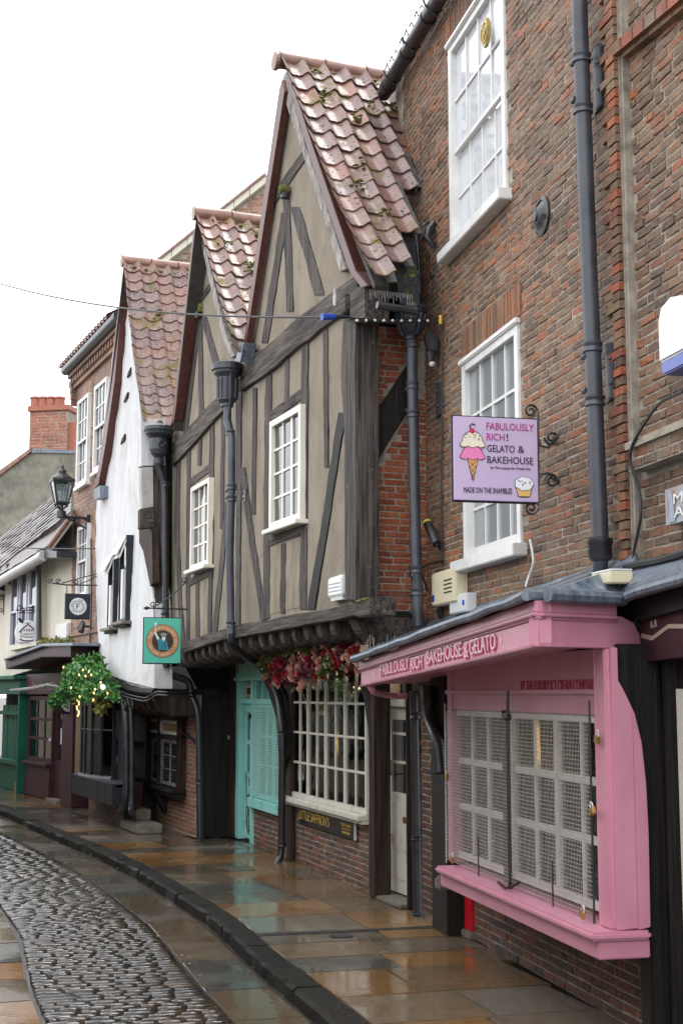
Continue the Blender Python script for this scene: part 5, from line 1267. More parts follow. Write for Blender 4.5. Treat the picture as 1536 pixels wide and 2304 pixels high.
put('emblem', full(TG, TG.T(535, 1508, .06), zft + .05 + hz * .42, .07, .064, .004, 20, .8), flat('rust_print', (.22, .06, .03), .5), te)
td = thing('turquoise_door', TG.P(5.8, 0), 'turquoise door with a black line drawing of a robed figure', 'door')
o = -.03
da, db = drr + .03, fr_ - .03
put('leaf', MB().wb(TG, da, db, .03, .92, o - .04, o).wb(TG, da, da + .10, .92, zhd - .02, o - .04, o).wb(TG, db - .10, db, .92, zhd - .02, o - .04, o).wb(TG, da + .1, db - .1, zhd - .14, zhd - .02, o - .04, o).wb(TG, da + .1, db - .1, 1.30, 1.35, o - .03, o - .002), m_teal, td, bev=.003)
put('pane', MB().wb(TG, da + .1, db - .1, .92, 1.30, o - .03, o - .02), m_paneblk, td); put('pane', MB().wb(TG, da + .1, db - .1, 1.35, zhd - .14, o - .03, o - .02), m_paneblk, td)
put('letter_box', MB().wb(TG, da + .06, da + .26, .74, .86, o, o + .012), m_black, td, bev=.003)
tm, w2 = (da + db) / 2, (db - da)
ln = lambda pts, r=.007: put('drawing', MB().tube([TG.P(tm - x * w2, z, o + .004) for x, z in pts], r, 5), m_black, td)
ln([(.26 * cos(a), .36 + .27 * sin(a)) for a in [i * .3 for i in range(22)]])
ln([(-.08, .42), (-.10, .50), (0, .56), (.10, .50), (.06, .42), (.14, .34), (.20, .12)]); ln([(-.08, .42), (-.14, .3), (-.16, .16)]); ln([(0, .42), (.02, .3), (-.02, .12)]); ln([(-.02, .36), (.08, .22), (.06, .1)])
for a in (-.6, -.2, .2, .6): ln([(.09 * sin(a), .54 + .02 * cos(a)), (.22 * sin(a), .56 + .06 * cos(a))], .005)
ln([(-.14, .44), (-.26, .56), (-.28, .78)]); ln([(-.28, .78), (-.32, .84), (-.29, .92), (-.25, .84), (-.28, .78)])
# window with lattice
zs2 = TG.Z(560, 1790, TF); zw = zhd - .02
shopwin(te, TG, wr_, TG.T(568, 1700, TF), zs2, zw, 4, 3, -.06, m_teal, .035, .05)
put('sill', MB().wb(TG, wr_, TG.T(555, 1800, .1), zs2 - .13, zs2 - .003, -.1, .10), m_teal, te, bev=.008)
put('base_wall', MB().wb(TG, wr_, TG.T(567, 1850), 0, zs2 - .13, -.3, 0), m_mortar2, te)
brickwork(te, TG, wr_, TG.T(567, 1850), 0, zs2 - .14, m_brick_dk, [], 80, .0625, .205, 0, seed=22, proud=.014)
lg = thing('wire_grille', TG.P(4.8, zs2 + .01, .04), 'turquoise wire grille over the cheesecake shop window', 'grille')
mb = MB(); a, b = TG.T(634, 1700, .04), TG.T(567, 1700, .04)
for i in range(int((b - a) / .05) + 1): t = a + .05 * i; mb.wb(TG, t - .003, t + .003, zs2 + .01, zw, .034, .038)
for j in range(int((zw - zs2) / .026)): z = zs2 + .02 + .026 * j; mb.wb(TG, a, b, z - .005, z + .005, .038, .043)
put('mesh', mb, m_tealwire, lg, kind='stuff'); put('edge_rod', MB().tube([TG.P(b, zs2, .04), TG.P(b, zw, .04)], .012, 6), m_teal, lg)
p = TG.W(563, 1612, .05); put('padlock', MB().lathe(p - V((0, 0, .03)), [(.02, 0), (.03, .01), (.03, .05), (.018, .06)], 10), m_brown_v, lg)
tp = thing('timber_post_frame', TG.P(4.2, 0), 'black posts and curved brace between turquoise and ivory shop windows', 'timber frame')
post(tp, TG, 640, 655, 1800, -.08, .06, m_brown_v)
put('knee_brace', MB().pxp(TG, [(570, 1478), (607, 1478), (640, 1570), (644, 1700), (628, 1740), (622, 1620), (604, 1560)], -.05, .12), m_black_v, tp, bev=.01)
put('stone_foot', MB().wb(TG, TG.T(657, 1910), TG.T(638, 1910), 0, .14, -.1, .08), m_stone, tp, bev=.015)
dpE = thing('drainpipe', TG.P(4.4, 0, .25), 'black downpipe ending in a shoe between turquoise and ivory shops', 'drainpipe')
pipe(dpE, soft([TG.W(590, 1500, .12), TG.W(628, 1560, .16), TG.W(635, 1650, .18), TG.W(634, 1800, .18), TG.W(633, 1925, .18), TG.W(622, 1948, .26)]), .044, m_black)
for y in (1650, 1900): collar(dpE, TG.W(634, y, .18), .044, .06, m_black)
# dark timbering left of the turquoise door
dk = thing('timber_post_frame', TG.P(7, 0), 'blackened timber posts on stone feet left of the turquoise door', 'timber frame')
for x0, x1, o1, m_ in ((498, 522, .10, m_brown_v), (470, 500, .03, m_black_v), (452, 474, .08, m_brown_v), (436, 455, .0, m_black_v)):
    post(dk, TG, x0, x1, 1750, o1 - .12, o1, m_, 2.8)
put('stone_foot', MB().wb(TG, TG.T(520, 1880), TG.T(462, 1880), 0, .17, -.2, .14), m_stone, dk, bev=.02)
put('door_plate', MB().wb(TG, TG.T(519, 1680, .1), TG.T(513, 1680, .1), TG.Z(516, 1690, .1), TG.Z(516, 1640, .1), .1, .112), m_brown_v, dk)
put('knocker', MB().lathe(TG.W(515, 1659, .112), [(.03, 0), (.03, .01), (.001, .014)], 12, TG.n), m_grey, dk)
# ================================================================ WHITE LIMEWASHED HOUSE
WH = Wall((-2.65, 19.4), (-3.95, 22.6))
WS = Wall(WH.P(0, 0), WH.P(0, 0) - WH.n)
wh = thing('white_plaster_house', WH.P(1.8, 0), 'bulging white limewashed gable house with two slit windows', 'house')
def bulge(w, pts_l, pts_r, amp, o0, mt, nm, parent, n=26, m=8):
    """wall face between two traced edges that swells outward"""
    L_ = resamp(pts_l, 18); n_ = len(L_)
    def along(pts, k):
        tot = [0.]
        for a, b in zip(pts, pts[1:]): tot.append(tot[-1] + abs(b[1] - a[1]) + 1e-6)
        s = k * tot[-1]
        for i in range(len(pts) - 1):
            if s <= tot[i + 1] + 1e-9: q = (s - tot[i]) / (tot[i + 1] - tot[i]); return (pts[i][0] + (pts[i + 1][0] - pts[i][0]) * q, pts[i][1] + (pts[i + 1][1] - pts[i][1]) * q)
        return pts[-1]
    a = []
    for j in range(n + 1):
        k = j / n; l, r = along(pts_l, k), along(pts_r, k)
        for i in range(m + 1):
            q = i / m; t, z = w.at(l[0] + (r[0] - l[0]) * q, l[1] + (r[1] - l[1]) * q)
            o = amp * (k - .45) ** 2 * sin(pi * min(1, max(0, q))) + R.uniform(-.012, .012)
            a.append(w.P(t, z, o))
    f = [(j * (m + 1) + i, j * (m + 1) + i + 1, (j + 1) * (m + 1) + i + 1, (j + 1) * (m + 1) + i) for j in range(n) for i in range(m)]
    rim = list(range(m + 1)) + [j * (m + 1) + m for j in range(1, n + 1)] + [n * (m + 1) + i for i in range(m - 1, -1, -1)] + [j * (m + 1) for j in range(n - 1, 0, -1)]
    b = len(a); a += [a[i] - w.n * o0 for i in rim]
    f += [(rim[k], b + k, b + (k + 1) % len(rim), rim[(k + 1) % len(rim)]) for k in range(len(rim))] + [tuple(b + k for k in range(len(rim)))]
    return put(nm, MB().add(a, f), mt, parent, smooth=True)
Lp = [(279, 596), (262, 740), (240, 900), (218, 1108), (215, 1250), (219, 1390), (226, 1478), (236, 1512)]
Rp = [(282, 598), (300, 755), (319, 945), (318, 1060), (313, 1150), (330, 1260), (345, 1330), (348, 1548)]
bulge(WH, Lp, Rp, .32, .25, m_whitewash, 'plaster_wall', wh)
put('plaster_foot', MB().pxp(WH, [(228, 1488), (347, 1500), (348, 1550), (322, 1551), (292, 1544), (262, 1528), (240, 1512)], -.25, .012), m_whitewash, wh, bev=.01)
ft = [WH.W(x, y, .03) for x, y in ((229, 1486), (236, 1508), (250, 1526), (270, 1540), (295, 1550), (322, 1556), (350, 1557))]
put('foot_moulding', MB().tube(ft, .055, 8), m_black_v, wh, smooth=True)
put('left_bargeboard', MB().pxp(WH, [(276, 640), (280, 604), (274, 690), (258, 860), (238, 1000), (222, 1090), (212, 1100), (222, 1050), (244, 880), (263, 720)], .0, .12), m_redboard, wh, bev=.006)
put('lead_foot', MB().pxp(WH, [(213, 1100), (226, 1092), (226, 1118), (213, 1125)], -.1, .14), m_lead, wh)
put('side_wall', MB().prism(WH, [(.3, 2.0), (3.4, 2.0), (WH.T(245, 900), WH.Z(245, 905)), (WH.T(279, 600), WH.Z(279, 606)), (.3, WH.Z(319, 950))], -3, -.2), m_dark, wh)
# timbers at the corner
put('corner_post', MB().prism(WS, [WS.at(x, y, .02) for x, y in ((344, 1050), (374, 1046), (378, 1250), (380, 1562), (349, 1566), (348, 1330))], -.2, .02), m_oak_v, wh, bev=.01)
put('upper_plaster', MB().prism(WS, [WS.at(x, y, .03) for x, y in ((318, 946), (372, 940), (372, 1046), (318, 1048))], -.2, .03), m_whitewash, wh)
put('plaster_patch', MB().prism(WS, [WS.at(x, y, .045) for x, y in ((318, 1052), (345, 1050), (346, 1140), (320, 1145))], -.1, .045), m_greyplaster, wh, bev=.006)
put('timber_corbel', MB().prism(WS, [WS.at(x, y, .06) for x, y in ((316, 1145), (348, 1140), (350, 1186), (316, 1190))], -.1, .06), m_oak_h, wh, bev=.01)
put('timber_patch', MB().prism(WH, [WH.at(x, y, .05) for x, y in ((313, 1190), (342, 1186), (344, 1312), (338, 1320), (322, 1240), (313, 1222))], -.05, .05), m_brown_v, wh, bev=.008)
# slit windows
for (xa, xb, ya, yb) in ((246, 259, 1246, 1412), (271, 287, 1208, 1398)):
    ta, tb_ = WH.T(xb, 1330, .09), WH.T(xa, 1330, .09); za, zb_ = WH.Z((xa + xb) / 2, yb, .09), WH.Z((xa + xb) / 2, ya, .09)
    f = put('window', MB().wb(WH, ta, ta + .035, za, zb_, .0, .115).wb(WH, tb_ - .035, tb_, za, zb_, .0, .115).wb(WH, ta + .035, tb_ - .035, za, za + .04, 0, .11).wb(WH, ta + .035, tb_ - .035, zb_ - .04, zb_, 0, .11), m_navy, wh)
    tm2 = (ta + tb_) / 2
    put('mullion', MB().wb(WH, tm2 - .055, tm2 + .055, za + .04, zb_ - .5, .05, .125), m_white, f)
    for x0, x1 in ((ta + .035, tm2 - .055), (tm2 + .055, tb_ - .035)): put('pane', MB().wb(WH, x0, x1, za + .04, zb_ - .04, .07, .08), m_paneblk, f)
    put('pane', MB().wb(WH, tm2 - .055, tm2 + .055, zb_ - .5, zb_ - .04, .07, .08), m_paneblk, f)
    zs_ = zb_ - .34
    for q in (0, .05): put('vent_sash', MB().hexa([WH.P(ta + .03, zs_ + q, .2 + q), WH.P(tb_ - .10, zs_ + q, .2 + q), WH.P(tb_ - .10, zs_ + q, .22 + q), WH.P(ta + .03, zs_ + q, .22 + q), WH.P(ta + .03, zb_ - .06 + q, .10), WH.P(tb_ - .03, zb_ - .06 + q, .10), WH.P(tb_ - .03, zb_ - .06 + q, .125), WH.P(ta + .03, zb_ - .06 + q, .125)]), m_white, f)
    put('sill', MB().wb(WH, ta - .12, tb_ + .14, za - .05, za - .002, 0, .20), m_stone, f, bev=.012); put('sill_shelf', MB().wb(WH, ta - .08, tb_ + .10, za - .09, za - .052, 0, .14), m_brown_v, f, bev=.01)
for x, y in ((288, 838), (281, 894), (274, 988)): put('plaster_scar', MB().pxp(WH, [(x, y), (x + 6, y - 12), (x + 5, y + 2), (x - 3, y + 12)], -.02, .03), m_brown_v, wh)
A3 = WH.W(279, 590, .16); E3 = WH.W(322, 958, .16)
roof(wh, A3, E3, -WH.n, 17, 9, m_deck, kick=.12, colw=.24, other=WH.W(222, 1090, .1), nobj=180)
put('eave_board', MB().tube([E3 - V((0, 0, .10)), E3 - WH.n * 1.1 - V((0, 0, .12))], .05, 8), m_redboard, wh)
# jetty joists and soffit
for i in range(7):
    t = -.1 + i * .45; z0 = 1.98
    pr = [(-.6, -.30), (-.25, -.30), (-.08, -.22), (.0, -.08), (.0, 0), (-.6, 0)]
    a = [WH.P(t - .07, z0 + q, o) for o, q in pr] + [WH.P(t + .07, z0 + q, o) for o, q in pr]; n_ = 6
    put('joist', MB().add(a, [tuple(range(n_))[::-1], tuple(range(n_, 2 * n_))] + [(k, (k + 1) % n_, n_ + (k + 1) % n_, n_ + k) for k in range(n_)]), m_brown_v, wh, bev=.012)
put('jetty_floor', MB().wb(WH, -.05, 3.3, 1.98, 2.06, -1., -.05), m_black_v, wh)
put('bracket_beam', MB().prism(WS, [WS.at(x, y, .04) for x, y in ((362, 1590), (376, 1572), (440, 1566), (446, 1590), (408, 1604), (374, 1606))], -.22, .04), m_oak_h, wh, bev=.02)
put('side_plaster', MB().prism(WS, [WS.at(x, y, -.02) for x, y in ((380, 1500), (415, 1498), (445, 1552), (446, 1575), (380, 1566))], -.2, -.02), m_greyplaster, wh)
put('side_plaster', MB().prism(WS, [WS.at(x, y, .0) for x, y in ((392, 1560), (440, 1570), (436, 1578), (392, 1574))], -.2, .0), m_greyplaster, wh)
# ground floor of the white house
put('base_wall', MB().wb(WG, -.01, WG.T(312, 1836), 0, 2.0, -.06, 0), m_mortar, wh)
put('base_return', MB().wb(Wall(WG.P(0, 0), WG.P(0, 0) - WG.n), 0.07, 1.5, 0, 2.0, -.3, 0), m_black_v, wh)
brickwork(wh, WG, 0, WG.T(312, 1836), 0.02, 1.85, m_brick_mid, [(WG.T(402, 1700), WG.T(316, 1700), .62, 1.55)], 160, .0625, .205, 0, seed=41, proud=.012)
bay = thing('bay_window', WG.P(2, .6, .2), 'small dark caged bay window on a carved bracket below the white house', 'bay window')
bz0, bz1 = WG.Z(360, 1766, .13), WG.Z(360, 1622, .13); bl, br = WG.T(318, 1700, .13), WG.T(400, 1700, .13); bm_ = WG.Z(370, 1658, .13)
put('sill', MB().wb(WG, br - .06, bl + .08, bz0 - .06, bz0, 0, .24), m_black_v, bay, bev=.012)
put('sill_lip', MB().wb(WG, br - .02, bl + .04, bz0 - .12, bz0 - .061, 0, .19), m_black_v, bay, bev=.01)
put('canopy', MB().prism(Wall(WG.P((bl + br) / 2, 0), WG.P((bl + br) / 2, 0) + WG.n), [(0, bz1 + .18), (.24, bz1 + .10), (.24, bz1 + .03), (0, bz1 + .03)], -(bl - br) / 2 - .06, (bl - br) / 2 + .06), m_brown_v, bay, bev=.008)
for t in (br, (br + bl) / 2, bl - .05): put('frame_post', MB().wb(WG, t, t + .05, bz0, bz1 + .03, .06, .14), m_brown_v, bay)
put('frame_rail', MB().wb(WG, br, bl, bm_ - .03, bm_ + .03, .06, .145), m_brown_v, bay)
put('cheek', MB().wb(WG, bl - .04, bl, bz0, bz1, .0, .06), m_brown_v, bay); put('cheek', MB().wb(WG, br, br + .03, bz0, bm_, .0, .06), m_brown_v, bay)
tm_ = (br + bl) / 2
for a, b in ((br + .07, tm_ - .02), (tm_ + .07, bl - .07)):
    window(bay, WG, a, b, bm_ + .04, bz1 + .02, 1, 1, .06, fw=.045, depth=.06, rec=.03, glass=flat('curtained_glass', (.30, .17, .08), .2) if 'curtained_glass' not in bpy.data.materials else bpy.data.materials['curtained_glass'])
    window(bay, WG, a, b, bz0 + .02, bm_ - .04, 2, 3, .05, fw=.04, bar=.014, depth=.05, rec=.02, m=m_grey)
mb = MB()
for j in range(int((bm_ - bz0) / .036)): z = bz0 + .02 + j * .036; mb.wb(WG, br - .0, bl, z - .004, z + .004, .148, .155)
for i in range(int((bl - br) / .30) + 1): t = br + .02 + i * .30; mb.wb(WG, t - .006, t + .006, bz0, bm_, .142, .148)
put('window_grille', mb, m_black, bay, kind='stuff')
BK = Wall(WG.P(tm_, 0), WG.P(tm_, 0) + WG.n)
put('bracket', MB().prism(BK, [(0, .22), (.05, .22), (.08, .30), (.13, .36), (.17, .45), (.19, .52), (.20, bz0 - .12), (0, bz0 - .12)], -.10, .10), m_black_v, bay, bev=.012)
dpF = thing('drainpipe', WG.P(-.05, 0, .1), 'black downpipe on the corner of the brick base below the white house', 'drainpipe')
pipe(dpF, soft([WS.W(376, 1500, .12), WS.W(380, 1518, .12), WS.W(425, 1530, .12), WS.W(430, 1560, .12), WG.W(447, 1600, .06), WG.W(449, 1780, .06), WG.W(450, 1895, .06)]), .048, m_black)
collar(dpF, WG.W(449, 1760, .06), .048, .08, m_black); collar(dpF, WG.W(450, 1888, .06), .05, .06, m_black)
pipe(dpF, soft([WG.W(408, 1632, .05), WG.W(414, 1650, .05), WG.W(440, 1670, .05), WG.W(446, 1690, .06)]), .02, m_black, 'branch_pipe')
dpG = thing('drainpipe', WH.P(-.1, 0, .2), 'black drainpipe with an ornate hopper at the corner of the white house', 'drainpipe')
pth = [(362, 1050), (370, 1082), (371, 1150), (372, 1390)]
pipe(dpG, soft([WS.W(356, 1048, .2), WS.W(364, 1070, .2), WS.W(371, 1095, .2), WS.W(372, 1250, .2), WS.W(374, 1500, .2)]), .05, m_black)
hb = WS.W(357, 1050, .2)
put('hopper', MB()._lathe(hb, [(.06, 0), (.08, .04), (.08, .10), (.06, .13), (.11, .18), (.13, .24), (.13, .36), (.12, .40), (.19, .46), (.20, .50), (.22, .51), (.22, .56), (.17, .56)], 20, V((0, 0, 1))), m_iron, dpG, smooth=False)
for y in (1090, 1385): collar(dpG, WS.W(372, y, .2), .05, .09, m_black)
put('crest', MB().tube(scroll(hb + WS.n * .135 + V((0, 0, .3)), WS.u, V((0, 0, 1)), .06, 1.4, 0), .014, 6), m_iron, dpG)

# ================================================================ RUSSET BRICK HOUSE
BH = Wall((-3.95, 23.0), (-4.92, 25.3))
bh = thing('brick_house', BH.P(1, 0), 'slim russet brick house with white sashes beyond the white house', 'house')
hl = BH.T(165, 1200); bzt = BH.Z(170, 880); zev = BH.Z(165, 850)
put('wall', MB().wb(BH, -1.2, hl, 2.15, zev, -.4, 0), m_mortar, bh)
wins = []
for x0, x1, y0, y1 in ((181, 205, 1095, 905), (219, 246, 1062, 872), (181, 204, 1345, 1188)):
    a, b = BH.T(x1, (y0 + y1) / 2), BH.T(x0, (y0 + y1) / 2); wins.append((a, b, BH.Z(x0 + 2, y0), BH.Z(x0 + 2, y1)))
brickwork(bh, BH, -1.0, hl, 2.2, zev, m_brick_far, wins, 150, .078, .23, 0, seed=51, proud=.015)
for k, Wn in enumerate(wins):
    window(bh, BH, Wn[0], Wn[1], Wn[2], Wn[3], 3, 4, .0, fw=.07, bar=.025, depth=.07, rec=.03, sill=(.1, .07, .05), mid=.5, glass=m_paneblk)
    t = Wn[0] - .03
    while t < Wn[1] + .02: put('arch_brick', MB().wb(BH, t, t + .07, Wn[3] + .01, Wn[3] + .26, -.01, .012), m_brick_far, bh); t += .08
for z in (2.42, 3.02): put('string_course', MB().wb(BH, -1, hl, z, z + .06, -.05, .05), m_brick_far, bh, bev=.008)
i = 0; t = -1.0
put('cornice', MB().wb(BH, -1.2, hl + .04, zev - .30, zev - .22, -.1, .07), m_brick_far, bh); put('cornice', MB().wb(BH, -1.2, hl + .10, zev - .10, zev, -.1, .16), m_brick_far, bh)
while t < hl: put('dentil', MB().wb(BH, t, t + .10, zev - .215, zev - .105, 0, .12), m_brick_far, bh); t += .2
for k in range(4): put('kneeler', MB().wb(BH, hl + .0, hl + .05 + .07 * k, zev - .62 + k * .13, zev - .50 + k * .13, -.3, .1), m_brick_far, bh)
put('gutter', MB().tube([BH.P(hl + .12, zev + .06, .2), BH.P(-1.4, zev + .06, .2)], .09, 10), m_black, bh, smooth=True)
RA, RE = BH.P(hl + .1, zev + .10, .22), BH.P(hl + .1, zev + 1.4, -2.0)
put('roof', MB().hexa([RA, BH.P(-1.4, zev + .10, .22), BH.P(-1.4, zev + 1.4, -2.), RE] + [p + V((0, 0, .05)) for p in (RA, BH.P(-1.4, zev + .10, .22), BH.P(-1.4, zev + 1.4, -2.), RE)]), m_deck, bh)
t = hl + .1
rfb = [o for o in bpy.data.objects if o.name.startswith('roof') and o.parent == bh][0]
while t > -1.2:
    dn = (RA - RE).normalized(); x = -BH.u; z = x.cross(dn)
    if z.z < 0: z = -z; x = -x
    inst('pantile', TMESH, BH.P(t, zev + .17, .26) - dn * .3, rfb, Matrix((dn.cross(z), dn, z)).transposed().to_euler(), (1, 1, 1)); t -= .22
# shop below: bow window, planter, pilaster
bo_ = thing('bow_window_shop', BH.P(.8, 0), 'dark bow window shop below the russet brick house', 'shop front')
put('back_wall', MB().wb(BH, -1.4, hl, 0, 2.2, -.8, -.35), m_dark, bo_)
sz0, sz1 = BH.Z(215, 1750, .3), BH.Z(215, 1560, .3)
sl_, sr_ = BH.T(184, 1650, .2), BH.T(252, 1650, .2)
bow = lambda k: (sr_ + (sl_ - sr_) * k, .05 + .32 * sin(pi * (.12 + .76 * k)))
for z, r_ in ((sz0, .05), (sz0 + (sz1 - sz0) * .34 + .3, .012), (sz0 + (sz1 - sz0) * .78 + .1, .014)):
    put('curved_rail', MB().tube([BH.P(bow(i / 12)[0], z, bow(i / 12)[1]) for i in range(13)], r_, 8), m_navy if r_ < .05 else m_iron, bo_, smooth=True)
for i in range(7):
    t, o = bow(i / 6); put('mullion', MB().wb(BH, t - .018, t + .018, sz0, 2.15, o - .03, o + .02), m_navy, bo_)
for i in range(6):
    (t0, o0), (t1, o1) = bow(i / 6), bow((i + 1) / 6)
    put('pane', MB().hexa([BH.P(t0, sz0, o0 - .006), BH.P(t1, sz0, o1 - .006), BH.P(t1, sz0, o1), BH.P(t0, sz0, o0), BH.P(t0, 2.15, o0 - .006), BH.P(t1, 2.15, o1 - .006), BH.P(t1, 2.15, o1), BH.P(t0, 2.15, o0)]), m_glass, bo_)
put('pilaster', MB().wb(BH, BH.T(285, 1700, .1), sr_ - .05, 0, 2.1, .0, .12), m_navy, bo_, bev=.01)
put('pilaster', MB().wb(BH, sl_ + .02, BH.T(178, 1700, .1), .6, 2.15, -.3, .08), m_navy, bo_, bev=.01)
put('brown_post', MB().wb(BH, BH.T(180, 1700, .1), BH.T(169, 1700, .1), .5, 2.1, -.3, .1), surf('tan_timber', (.10, .065, .035), (.17, .115, .065), scale=8, stretch=(5, 5, .5), rough=.6), bo_, bev=.01)
put('cornice', MB().wb(BH, BH.T(285, 1575, .2), BH.T(246, 1575, .2), 1.92, 2.03, -.2, .3), m_iron, bo_, bev=.012)
put('base_wall', MB().wb(BH, sr_, sl_, 0, sz0 - .05, -.3, .05), m_brick_dk, bo_)
brickwork(bo_, BH, sr_ - .2, sl_, 0, .5, m_brick_dk, [], 0, .075, .22, .05, seed=61, nm='base_brick')
dz0, dz1 = BH.Z(215, 1800, .4), BH.Z(215, 1762, .4)
pl = thing('window_box', BH.P(.8, dz0, .4), 'long charcoal window box under the bow window', 'planter')
for k in range(12):
    a = BH.T(253, 1780, .42) + (BH.T(163, 1780, .42) - BH.T(253, 1780, .42)) * k / 12; b = BH.T(253, 1780, .42) + (BH.T(163, 1780, .42) - BH.T(253, 1780, .42)) * (k + 1) / 12
    put('plank', MB().wb(BH, a + .002, b - .002, dz0, dz1 + .04, .36, .42 + R.uniform(-.004, .004)), m_navy, pl, bev=.004)
put('box', MB().wb(BH, BH.T(253, 1780, .42), BH.T(163, 1780, .42), dz0, dz1, .08, .358), m_navy, pl)
put('top_board', MB().wb(BH, BH.T(253, 1780, .42) - .01, BH.T(163, 1780, .42) + .01, dz1 + .041, dz1 + .06, .06, .43), m_iron, pl)
st = thing('stone_step', BH.P(-.2, 0, .3), 'pale stone step beside the dark bow window shop', 'step')
put('tread', MB().wb(BH, BH.T(290, 1815, .3), BH.T(250, 1815, .3), 0, .14, -.2, .16), m_stone, st, bev=.015)
put('tread', MB().wb(BH, BH.T(296, 1800, .1), BH.T(272, 1800, .1), .141, .30, -.2, .02), m_stone, st, bev=.015)
gd = thing('shop_display', BH.P(.9, .7, -.2), 'stationery and boxes lit warmly inside the bow window', 'display')
put('back', MB().wb(BH, sr_, sl_, sz0, 2.2, -.34, -.33), m_room, gd)
for k in range(9):
    t = R.uniform(sr_ + .1, sl_ - .1); h = R.uniform(.1, .4)
    put('package', MB().wb(BH, t - .05, t + .05, sz0, sz0 + h, -.1, .0), R.choice(gm), gd)
put('shelf', MB().wb(BH, sr_, sl_, sz0 + .55, sz0 + .57, -.32, -.1), m_brown_v, gd)
put('lamp', MB().lathe(BH.P(sr_ + .3, 1.95, .0), [(.02, 0), (.05, .03), (.05, .08), (.02, .11)], 12), m_warm, gd)
dpH = thing('drainpipe', BH.P(-.3, 0, .1), 'pair of black downpipes in the dark gap right of the bow window shop', 'drainpipe')
for x, o in ((284, .28), (296, .2)):
    pipe(dpH, soft([BH.W(x - 8, 1575, o), BH.W(x, 1600, o), BH.W(x, 1790, o), BH.W(x - 3 if x < 290 else x, 1812, o), BH.W(x - 14 if x < 290 else x, 1828, o + .05)]), .05, m_black)
put('scroll', MB().tube(scroll(BH.W(280, 1590, .3), BH.u, V((0, 0, 1)), .10, 1.3), .016, 6), m_black, dpH)
put('scroll', MB().tube(scroll(BH.W(296, 1590, .3), BH.u, V((0, 0, 1)), .10, 1.3), .016, 6), m_black, dpH)
ap = thing('alley_posts', WG.P(4.2, 0), 'black timber posts and dark doorway between the bow window and bay window', 'timber frame')
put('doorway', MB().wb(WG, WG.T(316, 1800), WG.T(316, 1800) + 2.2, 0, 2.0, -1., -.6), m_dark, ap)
for x0, x1 in ((300, 316), (286, 296)): post(ap, WG, x0, x1, 1750, -.07, -.02, m_black_v, 2.0)

# ================================================================ CREAM HOUSE AND ITS SHOPS
CH = Wall((-4.95, 25.4), (-4.95 - .5 * 5.3, 30.7))
ch = thing('cream_house', CH.P(2, 0), 'cream rendered house with a steep grey tiled roof beyond the lamp', 'house')
x165 = CH.T(164, 1400); tEnd = CH.T(-60, 1400)
put('wall', MB().pxp(CH, [(164, 1160), (164, 1480), (-60, 1545), (-60, 1330), (0, 1300), (100, 1245)], -.4, 0), m_cream, ch)
put('bay_wall', MB().pxp(CH, [(12, 1305), (92, 1255), (92, 1450), (12, 1490)], 0, .12), m_cream, ch)
put('end_wall', MB().wb(CH, tEnd, tEnd + 5, 0, 3.9, -.4, -.01), m_cream, ch)
m_slate = surf('wet_grey_tile', (.08, .075, .075), (.20, .185, .18), scale=7, rough=.5, bump=.3, bs=40, rndc=[(.10, .09, .09), (.19, .17, .165), (.14, .11, .10), (.22, .21, .21)])
ea, eb = CH.W(-60, 1335, .45), CH.W(112, 1232, .45); ec = CH.W(165, 1160, .2)
ra, rb_, rc = V((0, 0, 0)), None, None
Rg = lambda x, y, Y: CAM + ray(x, y) * (Y / ray(x, y).y)
tl, tr = Rg(-60, 1262, 33.5), Rg(166, 1085, 28.5)
rf = put('roof', MB().add([ea, eb, ec, tr, tl] + [p - V((0, 0, .12)) for p in (ea, eb, ec, tr, tl)], [(0, 1, 2, 3, 4), (9, 8, 7, 6, 5), (0, 5, 6, 1), (1, 6, 7, 2), (2, 7, 8, 3), (3, 8, 9, 4), (4, 9, 5, 0)]), m_slate, ch)
tw = MB(); nr_ = (eb - ea).cross(tl - ea).normalized(); nr_ = nr_ if nr_.z > 0 else -nr_
up = (tl - ea); k_ = 0
for j in range(12):
    q = j / 12; a = ea + (tl - ea) * q; b = eb + (tr - eb) * q if q > 0 else eb
    b = ec + (tr - ec) * q if q > .05 else eb
    n = 20
    for i in range(n):
        s0 = a + (b - a) * (i / n); s1 = a + (b - a) * ((i + .96) / n)
        d = (tl - ea) / 12 * 1.08; h = nr_ * R.uniform(.05, .075)
        tw.hexa([s0 + nr_ * .01 + h * .6, s1 + nr_ * .01 + h * .6, s1 + d + nr_ * .01, s0 + d + nr_ * .01, s0 + h, s1 + h, s1 + d + nr_ * .03, s0 + d + nr_ * .03])
put('tile', tw, m_slate, rf, kind='stuff')
put('verge_tile', MB().tube([eb + V((0, 0, .02)), ec + V((0, 0, .02))], .05, 8), m_ridge, rf)
put('eave_gutter', MB().tube([CH.W(-60, 1345, .5), CH.W(100, 1250, .5)], .10, 10), m_grey if False else surf('grey_gutter', (.33, .32, .31), (.42, .41, .40), rough=.4), ch, smooth=True)
put('gutter_box', MB().pxp(CH, [(82, 1236), (128, 1240), (128, 1254), (82, 1258)], .1, .5), m_black, ch, bev=.01)
put('lead_box', MB().pxp(CH, [(86, 1222), (118, 1222), (118, 1240), (86, 1240)], .0, .3), m_lead, ch)
for x, y in ((14, 1296), (38, 1284), (58, 1272)): put('corbel', MB().prism(CH.perp(x, y), [(0, CH.Z(x, y)), (.4, CH.Z(x, y) + .02), (.4, CH.Z(x, y) - .12), (.15, CH.Z(x, y) - .3), (0, CH.Z(x, y) - .34)], -.08, .08), m_navy, ch, bev=.01)
m_lilac = flat('lilac_grey_paint', (.42, .42, .50), .4)
